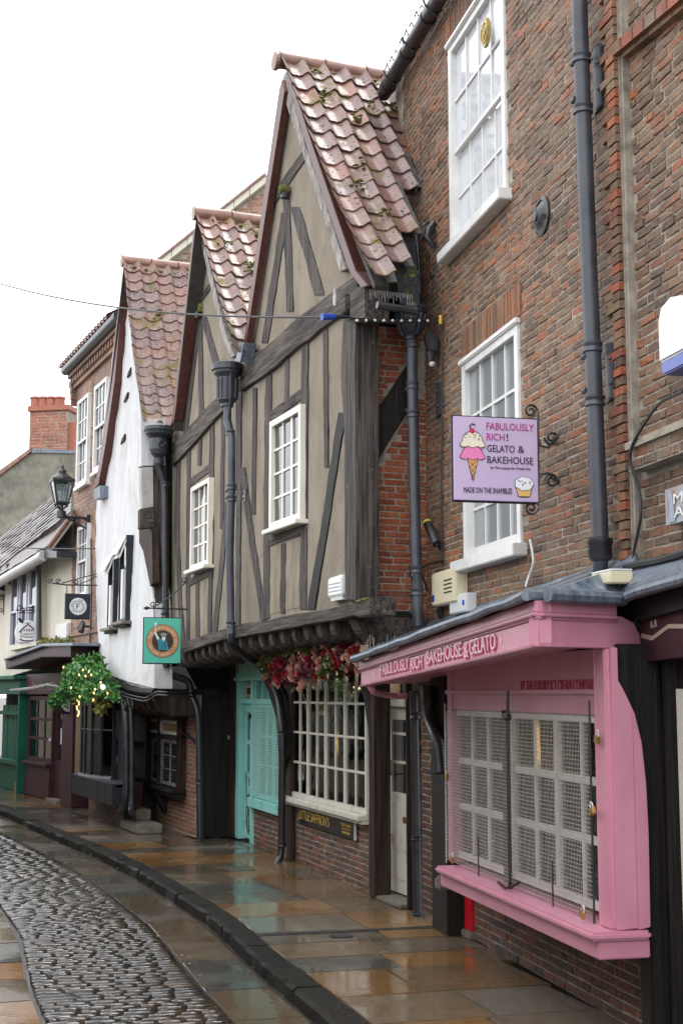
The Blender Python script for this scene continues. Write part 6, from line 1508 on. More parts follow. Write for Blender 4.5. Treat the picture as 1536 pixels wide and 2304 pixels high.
for x0, x1 in ((27, 44), (47, 64), (68, 86)):
    a, b = CH.T(x1, 1400, .14), CH.T(x0, 1400, .14); z0, z1 = CH.Z((x0 + x1) / 2, 1450 if x0 > 60 else 1460, .14), CH.Z((x0 + x1) / 2, 1296 - (x0 - 27) * .5, .14)
    window(ch, CH, a, b, z0, z1, 1, 2, .11, fw=.07, bar=.03, depth=.08, rec=.03, m=m_lilac, mid=.5)
put('sill', MB().pxp(CH, [(22, 1452), (90, 1442), (90, 1450), (22, 1464)], .05, .25), m_cream, ch)
put('downpipe', MB().tube(soft([CH.W(86, 1258, .3), CH.W(88, 1290, .2), CH.W(89, 1480, .18)]), .05, 8), m_black, ch, smooth=True)
put('canopy', MB().pxp(CH, [(12, 1482), (95, 1452), (160, 1452), (160, 1478), (95, 1478), (14, 1506)], .0, .75), m_purple, ch, bev=.012)
put('canopy_top', MB().pxp(CH, [(8, 1482), (95, 1448), (164, 1446), (164, 1453), (95, 1454), (8, 1486)], .0, .85), m_lead, ch, bev=.01)
mo = MB()
for i in range(90):
    p = CH.W(R.uniform(90, 162), R.uniform(1436, 1450), R.uniform(.2, .8)); r_ = R.uniform(.03, .08)
    mo.add([p + V((R.uniform(-r_, r_), R.uniform(-r_, r_), R.uniform(-r_, r_))) for _ in range(4)], [(0, 1, 2), (0, 2, 3), (0, 3, 1), (1, 3, 2)])
put('moss', mo, m_moss, ch, kind='stuff')
ab = thing('alarm_box', CH.W(136, 1425, .05), 'pale grey alarm box on the cream wall above the mossy canopy', 'alarm box')
t0, z0 = CH.at(150, 1438, .1); t1, z1 = CH.at(125, 1405, .1); put('case', MB().wb(CH, t0, t1, z0, z1, 0, .1), m_grey, ab, bev=.02)
put('bracket', MB().tube(scroll(CH.W(133, 1445, .3), CH.u, V((0, 0, 1)), .10, 1.3), .014, 6), m_black, ab); put('lamp', MB().lathe(CH.W(124, 1455, .4), [(.02, -.06), (.08, -.02), (.05, .05)], 10), flat('yellow_lamp', (.55, .48, .04), .4), ab)
# plum shop
ps = thing('plum_shopfront', CH.P(1, 0), 'plum painted shop front with a glazed door under the mossy canopy', 'shop front')
pt0, pt1 = CH.T(163, 1700), CH.T(63, 1700); pd = CH.T(118, 1700)
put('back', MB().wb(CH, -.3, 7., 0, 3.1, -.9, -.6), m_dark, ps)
put('stallboard', MB().wb(CH, pd, pt1, 0, .62, -.2, .04), m_purple, ps, bev=.01)
for k in range(9):
    a = pd + (pt1 - pd) * k / 9; put('plank', MB().wb(CH, a + .004, a + (pt1 - pd) / 9 - .004, .02, .60, .04, .052), m_purple, ps)
put('sill', MB().wb(CH, pd, pt1, .621, .68, -.2, .12), m_purple, ps, bev=.01)
shopwin(ps, CH, pd, pt1, .68, 1.95, 3, 3, -.02, m_purple, .06, .08)
put('fascia', MB().wb(CH, pt0, pt1, 1.98, 2.38, -.3, .08), m_purple, ps, bev=.01)
text(ps, CH, 'In the Loft', CH.T(73, 1520, .1), CH.T(128, 1515, .1), 2.06, 2.24, .085, flat('brown_gilt_lettering', (.20, .15, .09), .5))
put('door', MB().wb(CH, CH.T(136, 1700), pd - .01, .05, .75, -.12, -.05).wb(CH, CH.T(136, 1700), CH.T(133, 1700), .75, 1.95, -.12, -.05).wb(CH, CH.T(121, 1700), pd - .01, .75, 1.95, -.12, -.05), m_purple, ps)
put('door_pane', MB().wb(CH, CH.T(133, 1700), CH.T(121, 1700), .75, 1.95, -.1, -.09), m_paneblk, ps)
put('notice', MB().wb(CH, CH.T(132, 1700), CH.T(126, 1700), 1.05, 1.35, -.09, -.08), m_whplast, ps)
put('notice', MB().wb(CH, CH.T(133, 1700), CH.T(126, 1700), 1.52, 1.62, -.09, -.08), m_brass, ps)
put('pier', MB().wb(CH, CH.T(163, 1700, .15), CH.T(138, 1700, .15), 0, 2.2, -.4, .15), m_purple, ps, bev=.012)
put('knob', MB().lathe(CH.W(121, 1665, -.05), [(.015, 0), (.015, .04), (.04, .05), (.04, .08), (.001, .1)], 10, CH.n), m_grey, ps)
put('step', MB().wb(CH, CH.T(140, 1800), CH.T(114, 1800), 0, .05, -.2, .1), m_stone, ps)
br_ = thing('dead_branch', CH.W(60, 1550, .6), 'bare pale branch hung across the plum shop front', 'branch')
put('limb', MB().tube([CH.W(24, 1553, .6), CH.W(45, 1552, .62), CH.W(80, 1548, .6), CH.W(108, 1541, .6), CH.W(135, 1545, .6)], [.02, .035, .035, .03, .012], 7), surf('bare_bark', (.16, .15, .15), (.30, .29, .28), scale=8, rough=.7), br_, smooth=True)
put('twig', MB().tube([CH.W(104, 1542, .6), CH.W(120, 1536, .62)], [.02, .006], 6), bpy.data.materials['bare_bark'], br_)
gs = thing('green_shopfront', CH.P(4.2, 0), 'dark green boarded shop front at the left edge', 'shop front')
g0, g1 = CH.T(57, 1700), CH.T(-20, 1700)
put('stallboard', MB().wb(CH, g0 + .1, g1, 0, .55, -.3, .05), m_green, gs, bev=.01); put('post', MB().wb(CH, g0 - .05, g0 + .08, 0, 2.1, -.3, .16), m_green, gs, bev=.01)
for k in range(8):
    a = g0 + .35 + k * .26; put('plank', MB().wb(CH, a + .006, a + .25, .56, 1.75, -.15, -.08 + R.uniform(0, .02)), m_green, gs, bev=.01)
put('rail', MB().wb(CH, g0 + .1, g1, 1.55, 1.62, -.15, .02), m_green, gs); put('sill', MB().wb(CH, g0 + .1, g1, .551, .62, -.2, .12), m_green, gs)
put('fascia', MB().wb(CH, g0 - .2, g1, 1.98, 2.28, -.2, .20), m_green, gs, bev=.012); put('cornice', MB().wb(CH, g0 - .25, g1, 2.281, 2.36, -.2, .34), m_green, gs, bev=.012)
put('back', MB().wb(CH, g0, g1, .5, 2.0, -.4, -.3), m_dark, gs)
cb = thing('cardboard_notice', CH.P(g0 + .25, 0, .2), 'small orange board leaning at the foot of the green shop', 'board'); put('panel', MB().wb(CH, g0 + .12, g0 + .42, 0, .2, .06, .09), flat('orange_card', (.5, .27, .07), .6), cb)

# ================================================================ STUCCO GABLE, CHIMNEY AND ROOFS BEHIND
BK_ = Wall((-12, 36.5), (2, 33.5))
sg_ = thing('rendered_gable', BK_.W(60, 1150), 'grey mossy rendered gable wall behind the cream house', 'house')
put('wall', MB().pxp(BK_, [(-80, 1130), (68, 1016), (168, 1018), (168, 1400), (-80, 1500)], -4, 0), m_stucco, sg_)
put('coping', MB().pxp(BK_, [(-80, 1130), (70, 1016), (70, 1007), (-80, 1116)], -.3, .08), m_ridge, sg_)
put('lead_flashing', MB().pxp(BK_, [(66, 1018), (168, 1020), (168, 1013), (66, 1009)], -.3, .05), m_lead, sg_)
cm = thing('chimney_stack', BK_.W(115, 1010, 0), 'red brick chimney stack with four short pots', 'chimney')
t0, z0 = BK_.at(170, 1012, .03); t1, z1 = BK_.at(67, 926, .03)
a_, b_ = min(t0, t1), max(t0, t1); a2 = BK_.T(150, 960, .03)
put('stack', MB().wb(BK_, min(a2, b_ if BK_.T(67, 960) > a2 else a_), max(a2, BK_.T(67, 960, .03)), z0, z1, -1.0, 0), m_mortar, cm)
brickwork(cm, BK_, min(a2, BK_.T(67, 960, .03)), max(a2, BK_.T(67, 960, .03)), z0, z1, m_brick_red, [], 110, .085, .24, 0, seed=71)
put('shoulder', MB().wb(BK_, a2, BK_.T(172, 960, .03), z0, BK_.Z(160, 948, .03), -1., -.1), m_brick_red, cm)
put('cap_course', MB().wb(BK_, min(a2, BK_.T(67, 960, .03)) - .06, max(a2, BK_.T(67, 960, .03)) + .06, z1, z1 + .14, -1.06, .07), m_brick_red, cm, bev=.01)
for x in (81, 98, 116, 134): put('chimney_pot', MB().lathe(BK_.W(x, 924, -.45), [(.15, .1), (.14, .3), (.16, .31), (.16, .36), (.13, .37)], 14), m_brick_red, cm, smooth=True)
for pts, nm, dist in (([(352, 594), (596, 398), (640, 420), (640, 640), (352, 640)], 'brick gable end with a pale coping rising behind both timber gables', 31.0),):
    RG = Wall((-9, dist + 2), (3, dist - 1.0))
    rg = thing('brick_gable', RG.W(500, 520), nm, 'house')
    put('wall', MB().pxp(RG, pts, -4, 0), m_mortar, rg)
    (tA, zA), (tB, zB) = RG.at(352, 594), RG.at(596, 398)
    brickwork(rg, RG, min(RG.T(352, 600), RG.T(600, 600)), max(RG.T(352, 600), RG.T(600, 600)), RG.Z(400, 620), RG.Z(596, 400), m_brick_far, [], 60, .08, .23, 0, seed=81, keep=lambda t, z: z < zA + (zB - zA) * (t - tA) / (tB - tA) - .35)
    for i in range(7):
        x0, y0 = 352 + i * 35, 594 - i * 28; put('coping', MB().pxp(RG, [(x0, y0 + 14), (x0 + 34, y0 - 13), (x0 + 34, y0 - 31), (x0, y0 - 4)], -.3, .12), m_cream, rg, bev=.008)
        put('verge_tile', MB().pxp(RG, [(x0 - 2, y0 - 4), (x0 + 34, y0 - 32), (x0 + 34, y0 - 38), (x0 - 2, y0 - 10)], -.3, .16), m_ridge, rg)
# opposite side of the street, seen only in the panes and the wet stone
OP = [Wall((-1.9, 2.0), (-5.2, 16.0)), Wall((-5.2, 16.0), (-13.4, 44.0))]
op = thing('facing_terrace', (-4.5, 9, 0), 'brick terrace along the other side of the street', 'house', kind='structure')
for w, L_ in ((OP[0], 14.3), (OP[1], 29.)):
    put('wall', MB().wb(w, -1.5 if w is OP[0] else 0, L_, -.3, 4.0 if w is OP[0] else 2.7, -.6, 0), m_cream, op)
    for i in range(5):
        for z in ((2.6,) if w is OP[0] else ()): put('window', MB().wb(w, .8 + i * 2.8, 1.8 + i * 2.8, z, z + 1.2, 0, .03), m_white, op)
        put('shop_window', MB().wb(w, .4 + i * 2.8, 2.3 + i * 2.8, .7, 2.1, 0, .04), m_paneblk, op)
# ================================================================ HANGING SIGNS
def col(name, c, r=.45): return bpy.data.materials.get(name) or flat(name, c, r)
def board(parent, w, x0, x1, y0, y1, m, th=.03, nm='board', edge=None):
    a, b = w.T(x0, (y0 + y1) / 2), w.T(x1, (y0 + y1) / 2); ym = (x0 + x1) / 2
    z0, z1 = w.Z(ym, y1), w.Z(ym, y0)
    put(nm, MB().wb(w, a, b, z0, z1, -th, 0), m, parent, bev=.003)
    if edge: put('back_panel', MB().wb(w, min(a, b) - .012, max(a, b) + .012, z0 - .012, z1 + .012, -th - .012, -th - .001), edge, parent)
    W_ = abs(b - a); H_ = z1 - z0
    def U(u, v): return (a + (b - a) * u, z0 + H_ * v)      # 0..1 across from the left, 0..1 up
    return U, W_, H_
def shape(parent, w, U, pts, off, m, nm, th=.0015):
    return put(nm, MB().prism(w, [U(u, v) for u, v in pts], off - th, off), m, parent)
def circ(cx, cy, rx, ry, n=28, a0=0, a1=2 * pi): return [(cx + rx * cos(a0 + (a1 - a0) * i / n), cy + ry * sin(a0 + (a1 - a0) * i / n)) for i in range(n + (0 if abs(a1 - a0 - 2 * pi) < 1e-6 else 1))]
GW = BW.perp(1257, 1030)
gs_ = thing('hanging_sign', GW.W(1115, 1030), 'lilac hanging sign with an ice cream cone, cupcake and lettering', 'sign')
U, W_, H_ = board(gs_, GW, 1021, 1209, 940, 1127, flat('lilac_sign', (.50, .40, .58), .35), .025, edge=m_navy)
def gtext(s, u0, u1, v0, v1, m, off=.003): a = U(u0, v0); b = U(u1, v1); return text(gs_, GW, s, a[0], b[0], a[1], b[1], off, m)
m_mag = col('magenta_print', (.45, .015, .22)); m_ink = col('dark_plum_print', (.035, .015, .045))
gtext('FABULOUSLY', .385, .955, .855, .94, m_mag); gtext('RICH', .385, .60, .725, .81, m_mag); gtext('!', .625, .645, .725, .81, m_ink)
gtext('GELATO', .39, .72, .585, .67, m_ink); gtext('&', .76, .835, .585, .67, m_ink); gtext('BAKEHOUSE', .39, .94, .45, .535, m_ink)
gtext('by The Luxury Ice Cream Co.', .43, .91, .375, .412, m_ink); gtext('MADE ON THE SHAMBLES', .105, .68, .09, .155, m_ink)
cx = .215
shape(gs_, GW, U, [(.148, .50), (.292, .50), (.225, .232), (.213, .232)], .002, m_ink, 'cone_outline')
shape(gs_, GW, U, [(.157, .495), (.283, .495), (.222, .25), (.216, .25)], .004, col('wafer_print', (.62, .33, .11)), 'cone')
for k in range(3):
    for sgn in (1, -1):
        x0 = cx - sgn * .06 * (1 - k * .27); y0 = .485 - k * .075
        a, b = U(x0, y0), U(x0 + sgn * .085 * (1 - k * .2), y0 - .085)
        put('cone_line', MB().tube([GW.P(a[0], a[1], .004), GW.P(b[0], b[1], .004)], .0022, 4), m_brown_v, gs_)
def scoop(cy, rx, ry, sk, m, o):
    pts = circ(cx, cy, rx, ry, 16, 0, pi) + [(cx - rx - .02, cy - .02), (cx - rx - .03, cy - .055), (cx - rx * .8, cy - sk)] + [(cx - rx * .5, cy - sk + .015), (cx, cy - sk - .005), (cx + rx * .5, cy - sk + .015)] + [(cx + rx * .8, cy - sk), (cx + rx + .03, cy - .055), (cx + rx + .02, cy - .02)]
    big = [(cx + (u - cx) * 1.07, cy - .02 + (v - cy + .02) * 1.09) for u, v in pts]
    shape(gs_, GW, U, big, o, m_ink, 'scoop_outline'); shape(gs_, GW, U, pts, o + .002, m, 'scoop')
scoop(.56, .115, .085, .075, col('rose_print', (.72, .20, .42)), .006); scoop(.70, .115, .115, .07, col('vanilla_print', (.72, .66, .52)), .010)
for k in range(12): shape(gs_, GW, U, circ(cx + R.uniform(-.085, .085), R.uniform(.72, .79), .008, .006, 6), .0135, m_ink, 'sprinkle')
shape(gs_, GW, U, circ(cx - .005, .825, .032, .032, 16), .014, col('cherry_print', (.50, .01, .09)), 'cherry')
put('cherry_stalk', MB().tube([GW.P(*U(cx - .02, .85), .006), GW.P(*U(cx - .03, .89), .006), GW.P(*U(cx - .005, .915), .006), GW.P(*U(cx + .04, .90), .006)], .004, 5), m_ink, gs_)
shape(gs_, GW, U, [(.728, .165), (.922, .165), (.90, .06), (.86, .05), (.79, .05), (.75, .06)], .003, m_ink, 'cup_outline'); shape(gs_, GW, U, [(.735, .17), (.915, .17), (.893, .065), (.757, .065)], .005, col('cup_print', (.66, .42, .14)), 'cup')
shape(gs_, GW, U, [(.825 + .115 * cos(a) * (1 + .05 * cos(7 * a)), .215 + .085 * sin(a) * (1 + .06 * cos(7 * a))) for a in [i * 2 * pi / 40 for i in range(40)]], .006, m_ink, 'icing_outline')
shape(gs_, GW, U, [(.825 + .108 * cos(a) * (1 + .05 * cos(7 * a)), .215 + .079 * sin(a) * (1 + .06 * cos(7 * a))) for a in [i * 2 * pi / 40 for i in range(40)]], .008, col('icing_print', (.74, .76, .80)), 'icing')
for k in range(9): shape(gs_, GW, U, circ(.825 + R.uniform(-.08, .08), .215 + R.uniform(-.05, .05), .009, .007, 6), .0095, R.choice([m_ink, m_mag]), 'sprinkle')
gi = thing('sign_bracket', GW.W(1225, 1030), 'black wrought iron scroll bracket carrying the lilac sign', 'bracket')
zt_, zb_ = GW.Z(1209, 925), GW.Z(1209, 1140); te_ = GW.T(1209, 1030)
rd = GW.r
S = lambda x, y, r, tn, a0: put('scroll', MB().tube(scroll(GW.W(x, y, -.02), rd, V((0, 0, 1)), r, tn, a0), .009, 6), m_black, gi, smooth=True)
put('upright', MB().tube([GW.W(1209, 928, -.02), GW.W(1209, 1138, -.02)], .010, 6), m_black, gi)
S(1193, 925, .05, 1.5, 0); S(1194, 1143, .05, -1.5, 0); S(1240, 985, .055, 1.6, pi); S(1240, 1082, .055, -1.6, pi)
for y, y2 in ((985, 1003), (1082, 1068)):
    put('arm', MB().tube([GW.W(1209, y2 - 20 if y2 > y else y2 + 20, -.02), GW.W(1214, y2, -.02), GW.W(1232, y2 + (4 if y2 > y else -4), -.02), GW.W(1250, y, -.02)], .010, 6), m_black, gi, smooth=True)
    put('wall_fixing', MB().tube([GW.W(1250, y, -.02), GW.W(1268, y - 4, -.02)], [.028, .035], 8), m_black, gi)
# turquoise sign of the cheesecake shop
CW = TU2.perp(424, 1370)
cs = thing('hanging_sign', CW.W(366, 1440), 'turquoise hanging sign with a robed figure in a brown ring', 'sign')
U, W_, H_ = board(cs, CW, 325, 407, 1391, 1492, flat('turquoise_sign', (.10, .50, .38), .35), .03, edge=m_navy)
ct, cz = U(.5, .49); ra_ = .44 * W_
for r0, r1, o, m_, nm in ((0, ra_ * 1.03, .002, col('umber_print', (.05, .025, .015)), 'ring_edge'), (0, ra_, .004, col('tan_print', (.46, .23, .10)), 'ring'), (0, ra_ * .66, .006, col('umber_print', (.05, .025, .015)), 'centre')):
    put(nm, full(CW, ct, cz, r1, o, .002, 40, 1.), m_, cs)
m_cr = col('cream_print', (.70, .60, .48))
arc_text(cs, CW, 'THE CHEESECAKE GUY', ct, cz, ra_ * .74, -1.35, 1.9, ra_ * .24, .005, m_cr)
arc_text(cs, CW, 'NEW YORK BAKED', ct, cz, ra_ * .90, -1.9, -3.6, ra_ * .19, .005, m_cr, True)
def cshape(pts, o, m_, nm): return put(nm, MB().prism(CW, [(ct + (-x if CW.u.dot(CW.r) < 0 else x) * ra_, cz + y * ra_) for x, y in pts], o - .002, o), m_, cs)
m_robe = col('teal_print', (.03, .24, .30)); m_pale = col('pale_print', (.60, .72, .70))
cshape([(-.28, -.55), (.40, -.55), (.30, -.2), (.22, .05), (.05, .0), (-.22, .16), (-.34, .05), (-.26, -.2)], .008, m_robe, 'robe')
cshape([(-.20, .16), (-.34, .06), (-.50, .42), (-.40, .46)], .010, m_pale, 'arm'); cshape([(-.52, .40), (-.38, .44), (-.42, .56), (-.54, .54)], .011, m_pale, 'hand')
cshape([(-.47, .55), (-.43, .55), (-.44, .95), (-.48, .95)], .010, m_pale, 'whisk_handle'); cshape(circ(-.46, 1.02, .07, .14, 16), .010, m_pale, 'whisk')
cshape(circ(.05, .16, .12, .15, 18), .010, m_pale, 'head'); cshape([(-.10, .26), (.20, .26), (.18, .33), (-.08, .33)], .012, m_robe, 'crown_band')
for a in (-.9, -.45, 0, .45, .9): cshape([(.05 + .14 * sin(a) - .025, .31 + .05 * cos(a)), (.05 + .14 * sin(a) + .025, .31 + .05 * cos(a)), (.05 + .34 * sin(a), .33 + .24 * cos(a))], .011, m_pale, 'crown_ray')
for k in range(3): cshape([(-.18 + k * .16, -.5), (-.12 + k * .16, -.5), (.22, -.02 - k * .12), (.18, -.0 - k * .12)], .0095, col('robe_line', (.02, .12, .16)), 'fold')
ci = thing('sign_bracket', CW.W(423, 1330), 'thin black iron bracket with a spear tip above the turquoise sign', 'bracket')
put('bar', MB().tube([CW.W(330, 1368, -.02), CW.W(423, 1371, -.02)], .011, 6), m_black, ci); put('spear_tip', MB().tube([CW.W(322, 1368, -.02), CW.W(330, 1368, -.02), CW.W(338, 1368, -.02)], [.002, .028, .008], 6), m_black, ci)
put('stay', MB().tube([CW.W(346, 1366, -.02), CW.W(385, 1342, -.02), CW.W(420, 1308, -.02)], .010, 6), m_black, ci); put('scroll', MB().tube(scroll(CW.W(344, 1361, -.02), CW.r, V((0, 0, 1)), .04, 1.2), .008, 6), m_black, ci)
put('upright', MB().tube([CW.W(423, 1302, -.02), CW.W(424, 1420, -.02)], .013, 6), m_black, ci); put('scroll', MB().tube(scroll(CW.W(415, 1306, -.02), CW.r, V((0, 0, 1)), .045, 1.2), .008, 6), m_black, ci)
for x in (347, 385): put('hanger', MB().tube([CW.W(x, 1369, -.02), CW.W(x, 1393, -.02)], .007, 5), m_black, ci)
# dark square sign with a white roundel
FW = WH.perp(219, 1370)
fs = thing('hanging_sign', FW.W(176, 1365), 'dark square hanging sign with a white roundel and letter F', 'sign')
U, W_, H_ = board(fs, FW, 149, 203, 1337, 1392, m_navy, .04, edge=m_black)
ct, cz = U(.5, .5)
put('roundel', full(FW, ct, cz, W_ * .355, .003, .002, 36), m_whplast, fs)
for r0, r1 in ((.205, .22), (.165, .172), (.225, .23)): put('ring', disc(FW, ct, cz, W_ * r0, W_ * r1, .005, .002, 36), m_navy, fs)
arc_text(fs, FW, 'STATIONERS AND BINDERS', ct, cz, W_ * .25, -2.9, 2.9, W_ * .10, .005, m_navy)
a, b = U(.43, .40), U(.58, .62); text(fs, FW, 'F', a[0], b[0], a[1], b[1], .006, m_navy)
fi = thing('sign_bracket', FW.W(190, 1315), 'long thin black iron bracket holding the dark square sign', 'bracket')
put('bar', MB().tube([FW.W(118, 1312, -.02), FW.W(150, 1316, -.02), FW.W(220, 1317, -.02)], .012, 6), m_black, fi); put('stay', MB().tube([FW.W(140, 1312, -.02), FW.W(218, 1291, -.02)], .010, 6), m_black, fi)
put('stay', MB().tube([FW.W(180, 1314, -.02), FW.W(200, 1306, -.02), FW.W(218, 1297, -.02)], .009, 6), m_black, fi)
for x, y, r_, a in ((113, 1308, .05, 0), (131, 1308, .045, 0), (172, 1309, .045, 2)): put('scroll', MB().tube(scroll(FW.W(x, y, -.02), FW.r, V((0, 0, 1)), r_, 1.3, a), .010, 6), m_black, fi)
for x in (151, 201): put('hanger', MB().tube([FW.W(x, 1316, -.02), FW.W(x, 1338, -.02)], .008, 5), m_black, fi)
# round white sign
RW_ = CH.perp(96, 1390)
rs = thing('hanging_sign', RW_.W(63, 1424), 'round white hanging sign with a little house drawing', 'sign')
tA, zA = RW_.at(63, 1424); rr_ = abs(RW_.T(91, 1424) - RW_.T(34, 1424)) / 2
put('board', full(RW_, tA, zA, rr_, 0, .03, 40), flat('white_sign_enamel', (.84, .84, .84), .35), rs, bev=.003)
sx = 1 if RW_.u.dot(RW_.r) > 0 else -1
lnr = lambda pts, r_=.008, m_=None: put('drawing', MB().tube([RW_.P(tA + sx * x * rr_, zA + y * rr_, .003) for x, y in pts], r_, 5), m_ or m_ink, rs)
lnr([(-.65, .05), (-.35, .4), (0, .68), (.35, .4), (.65, .05)], .014); lnr([(-.52, .08), (-.52, -.42)]); lnr([(.52, .08), (.52, -.42)]); lnr([(-.62, -.5), (-.3, -.62), (.3, -.62), (.62, -.5)], .014); lnr([(-.2, .82), (0, .72), (.12, .85)])
for k, c_ in enumerate(((.05, .4, .4), (.5, .05, .2), (.1, .1, .1), (.5, .03, .12))): lnr([(-.3 + k * .2, .36 - abs(k - 1.5) * .05), (-.3 + k * .2, .12)], .014, col('stripe_print_%s' % 'abcd'[k], c_))
text(rs, RW_, 'OISHII TO', tA - sx * .35 * rr_, tA + sx * .4 * rr_, zA - .17 * rr_, zA - .02 * rr_, .004, m_ink); text(rs, RW_, 'Teahouse', tA - sx * .42 * rr_, tA + sx * .42 * rr_, zA - .38 * rr_, zA - .22 * rr_, .004, m_ink); text(rs, RW_, 'Korean Restaurant', tA - sx * .6 * rr_, tA + sx * .6 * rr_, zA - .84 * rr_, zA - .70 * rr_, .004, m_ink)
ri = thing('sign_bracket', RW_.W(80, 1375), 'scrolled black iron bracket above the round white sign', 'bracket')
put('bar', MB().tube([RW_.W(36, 1373, -.015), RW_.W(95, 1373, -.015)], .012, 6), m_black, ri); put('bar', MB().tube([RW_.W(40, 1379, -.015), RW_.W(95, 1379, -.015)], .008, 6), m_black, ri)
put('stay', MB().tube([RW_.W(45, 1371, -.015), RW_.W(70, 1366, -.015), RW_.W(93, 1354, -.015)], .010, 6), m_black, ri); put('upright', MB().tube([RW_.W(95, 1350, -.015), RW_.W(95, 1410, -.015)], .015, 6), m_black, ri)
for x, y in ((45, 1369), (90, 1358)): put('scroll', MB().tube(scroll(RW_.W(x, y, -.015), RW_.r, V((0, 0, 1)), .07, 1.3), .010, 6), m_black, ri)
for x in (50, 78): put('hanger', MB().tube([RW_.W(x, 1379, -.015), RW_.W(x - 2, 1400, -.015)], .008, 5), m_grey, ri)
put('flag_end', MB().tube([RW_.W(43, 1391, -.01), RW_.W(52, 1401, -.01)], .03, 6), m_navy, ri)
lb = thing('sign_bracket', CH.perp(10, 1360).W(6, 1360), 'black scroll bracket on cream render at the left edge', 'bracket')
LW = CH.perp(10, 1360)
put('upright', MB().tube([LW.W(9, 1336, 0), LW.W(9, 1384, 0)], .013, 6), m_black, lb); put('scroll', MB().tube(scroll(LW.W(3, 1345, 0), LW.r, V((0, 0, 1)), .08, 1.4), .01, 6), m_black, lb); put('scroll', MB().tube(scroll(LW.W(3, 1372, 0), LW.r, V((0, 0, 1)), .06, -1.4), .01, 6), m_black, lb)
put('bar', MB().tube([LW.W(-20, 1345, 0), LW.W(9, 1340, 0)], .01, 6), m_black, lb)
# small plaque by the plum shop
PW = CH.perp(176, 1585)
pq = thing('shop_plaque', PW.W(152, 1588), 'small dark square plaque with a grey roundel under the greenery', 'sign')
U, W_, H_ = board(pq, PW, 138, 171, 1570, 1607, m_navy, .03)
ct, cz = U(.48, .52); put('roundel', full(PW, ct, cz, W_ * .40, .003, .002, 32), m_grey, pq)
for r0, r1 in ((.33, .345), (.22, .23)): put('ring', disc(PW, ct, cz, W_ * r0, W_ * r1, .005, .002, 32), m_navy, pq)
text(pq, PW, 'F', *[U(.44, .42)[0], U(.54, .62)[0], U(.44, .42)[1], U(.54, .62)[1]], .006, m_navy)
# ================================================================ STREET LAMP
SW = BH.perp(203, 1185)
lp = thing('street_lamp', SW.W(203, 1185), 'black lantern street lamp on a scrolled wall bracket', 'street lamp')
zt_ = SW.Z(139, 1100)
cL = SW.W(139, 1132); sc = abs(SW.T(163, 1100) - SW.T(115, 1100)) / 2      # half width of the lantern top
zB, zT = 0., SW.Z(139, 1082) - cL.z
ax_, ay_ = SW.u, SW.n
def ringq(h, z): return [cL + ax_ * a * h + ay_ * b * h + V((0, 0, z)) for a, b in ((-1, -1), (1, -1), (1, 1), (-1, 1))]
q0, q1 = ringq(sc * .52, 0), ringq(sc * .92, zT)
for i in range(4):
    put('lantern_bar', MB().tube([q0[i], q1[i]], .022, 6), m_black, lp)
    put('lantern_bar', MB().tube([q0[i], q0[(i + 1) % 4]], .022, 6), m_black, lp); put('lantern_bar', MB().tube([q1[i], q1[(i + 1) % 4]], .03, 6), m_black, lp)
    a, b, c_, d_ = q0[i], q0[(i + 1) % 4], q1[(i + 1) % 4], q1[i]; nn = (b - a).cross(d_ - a).normalized() * .004
    put('lantern_pane', MB().hexa([a - nn, b - nn, b + nn, a + nn, d_ - nn, c_ - nn, c_ + nn, d_ + nn]), m_glass, lp)
hT = SW.Z(139, 1046) - cL.z
put('hood', MB()._lathe(cL + V((0, 0, zT)), [(sc * 1.08, 0), (sc * 1.04, .05), (sc * .55, (hT - zT) * .42), (sc * .36, (hT - zT) * .5), (sc * .36, (hT - zT) * .58), (sc * .44, (hT - zT) * .6), (sc * .2, (hT - zT) * .74), (sc * .12, (hT - zT) * .82), (sc * .16, (hT - zT) * .88), (.004, (hT - zT) * 1.04)], 18, V((0, 0, 1))), m_black, lp, smooth=True)
put('burner', MB().lathe(cL + V((0, 0, .0)), [(sc * .2, 0), (sc * .2, .04), (sc * .06, .06), (sc * .06, zT * .6), (sc * .14, zT * .7), (sc * .1, zT * .9)], 10), m_grey, lp, smooth=True)
zC = SW.Z(139, 1166) - cL.z
put('stem', MB()._lathe(cL, [(.05, zC), (.085, zC + .01), (.085, zC * .55), (.06, zC * .5), (.035, zC * .45), (.035, 0)], 10, V((0, 0, 1))), m_black, lp, smooth=True)
for i in range(4): put('frog', MB().tube([cL + V((0, 0, zC * .45)), cL + (q0[i] - cL) * .9 + V((0, 0, zC * .22)), q0[i]], .014, 6), m_black, lp, smooth=True)
zA_ = SW.W(145, 1162)
put('arm', MB().tube([zA_, SW.W(196, 1166)], .024, 8), m_black, lp); put('arm_stay', MB().tube(soft([SW.W(146, 1164), SW.W(165, 1172), SW.W(195, 1190)]), .016, 6), m_black, lp)
put('scroll', MB().tube(scroll(SW.W(184, 1175), SW.r, V((0, 0, 1)), .075, 1.0, 0, 20, 1.), .012, 6), m_black, lp); put('scroll', MB().tube(scroll(SW.W(170, 1171), SW.r, V((0, 0, 1)), .045, 1.0, 0, 20, 1.), .01, 6), m_black, lp)
a, b = SW.T(193, 1185), SW.T(207, 1185); put('wall_box', MB().wb(SW, a, b, SW.Z(200, 1211), SW.Z(200, 1159), -.08, .08), m_black, lp, bev=.01)
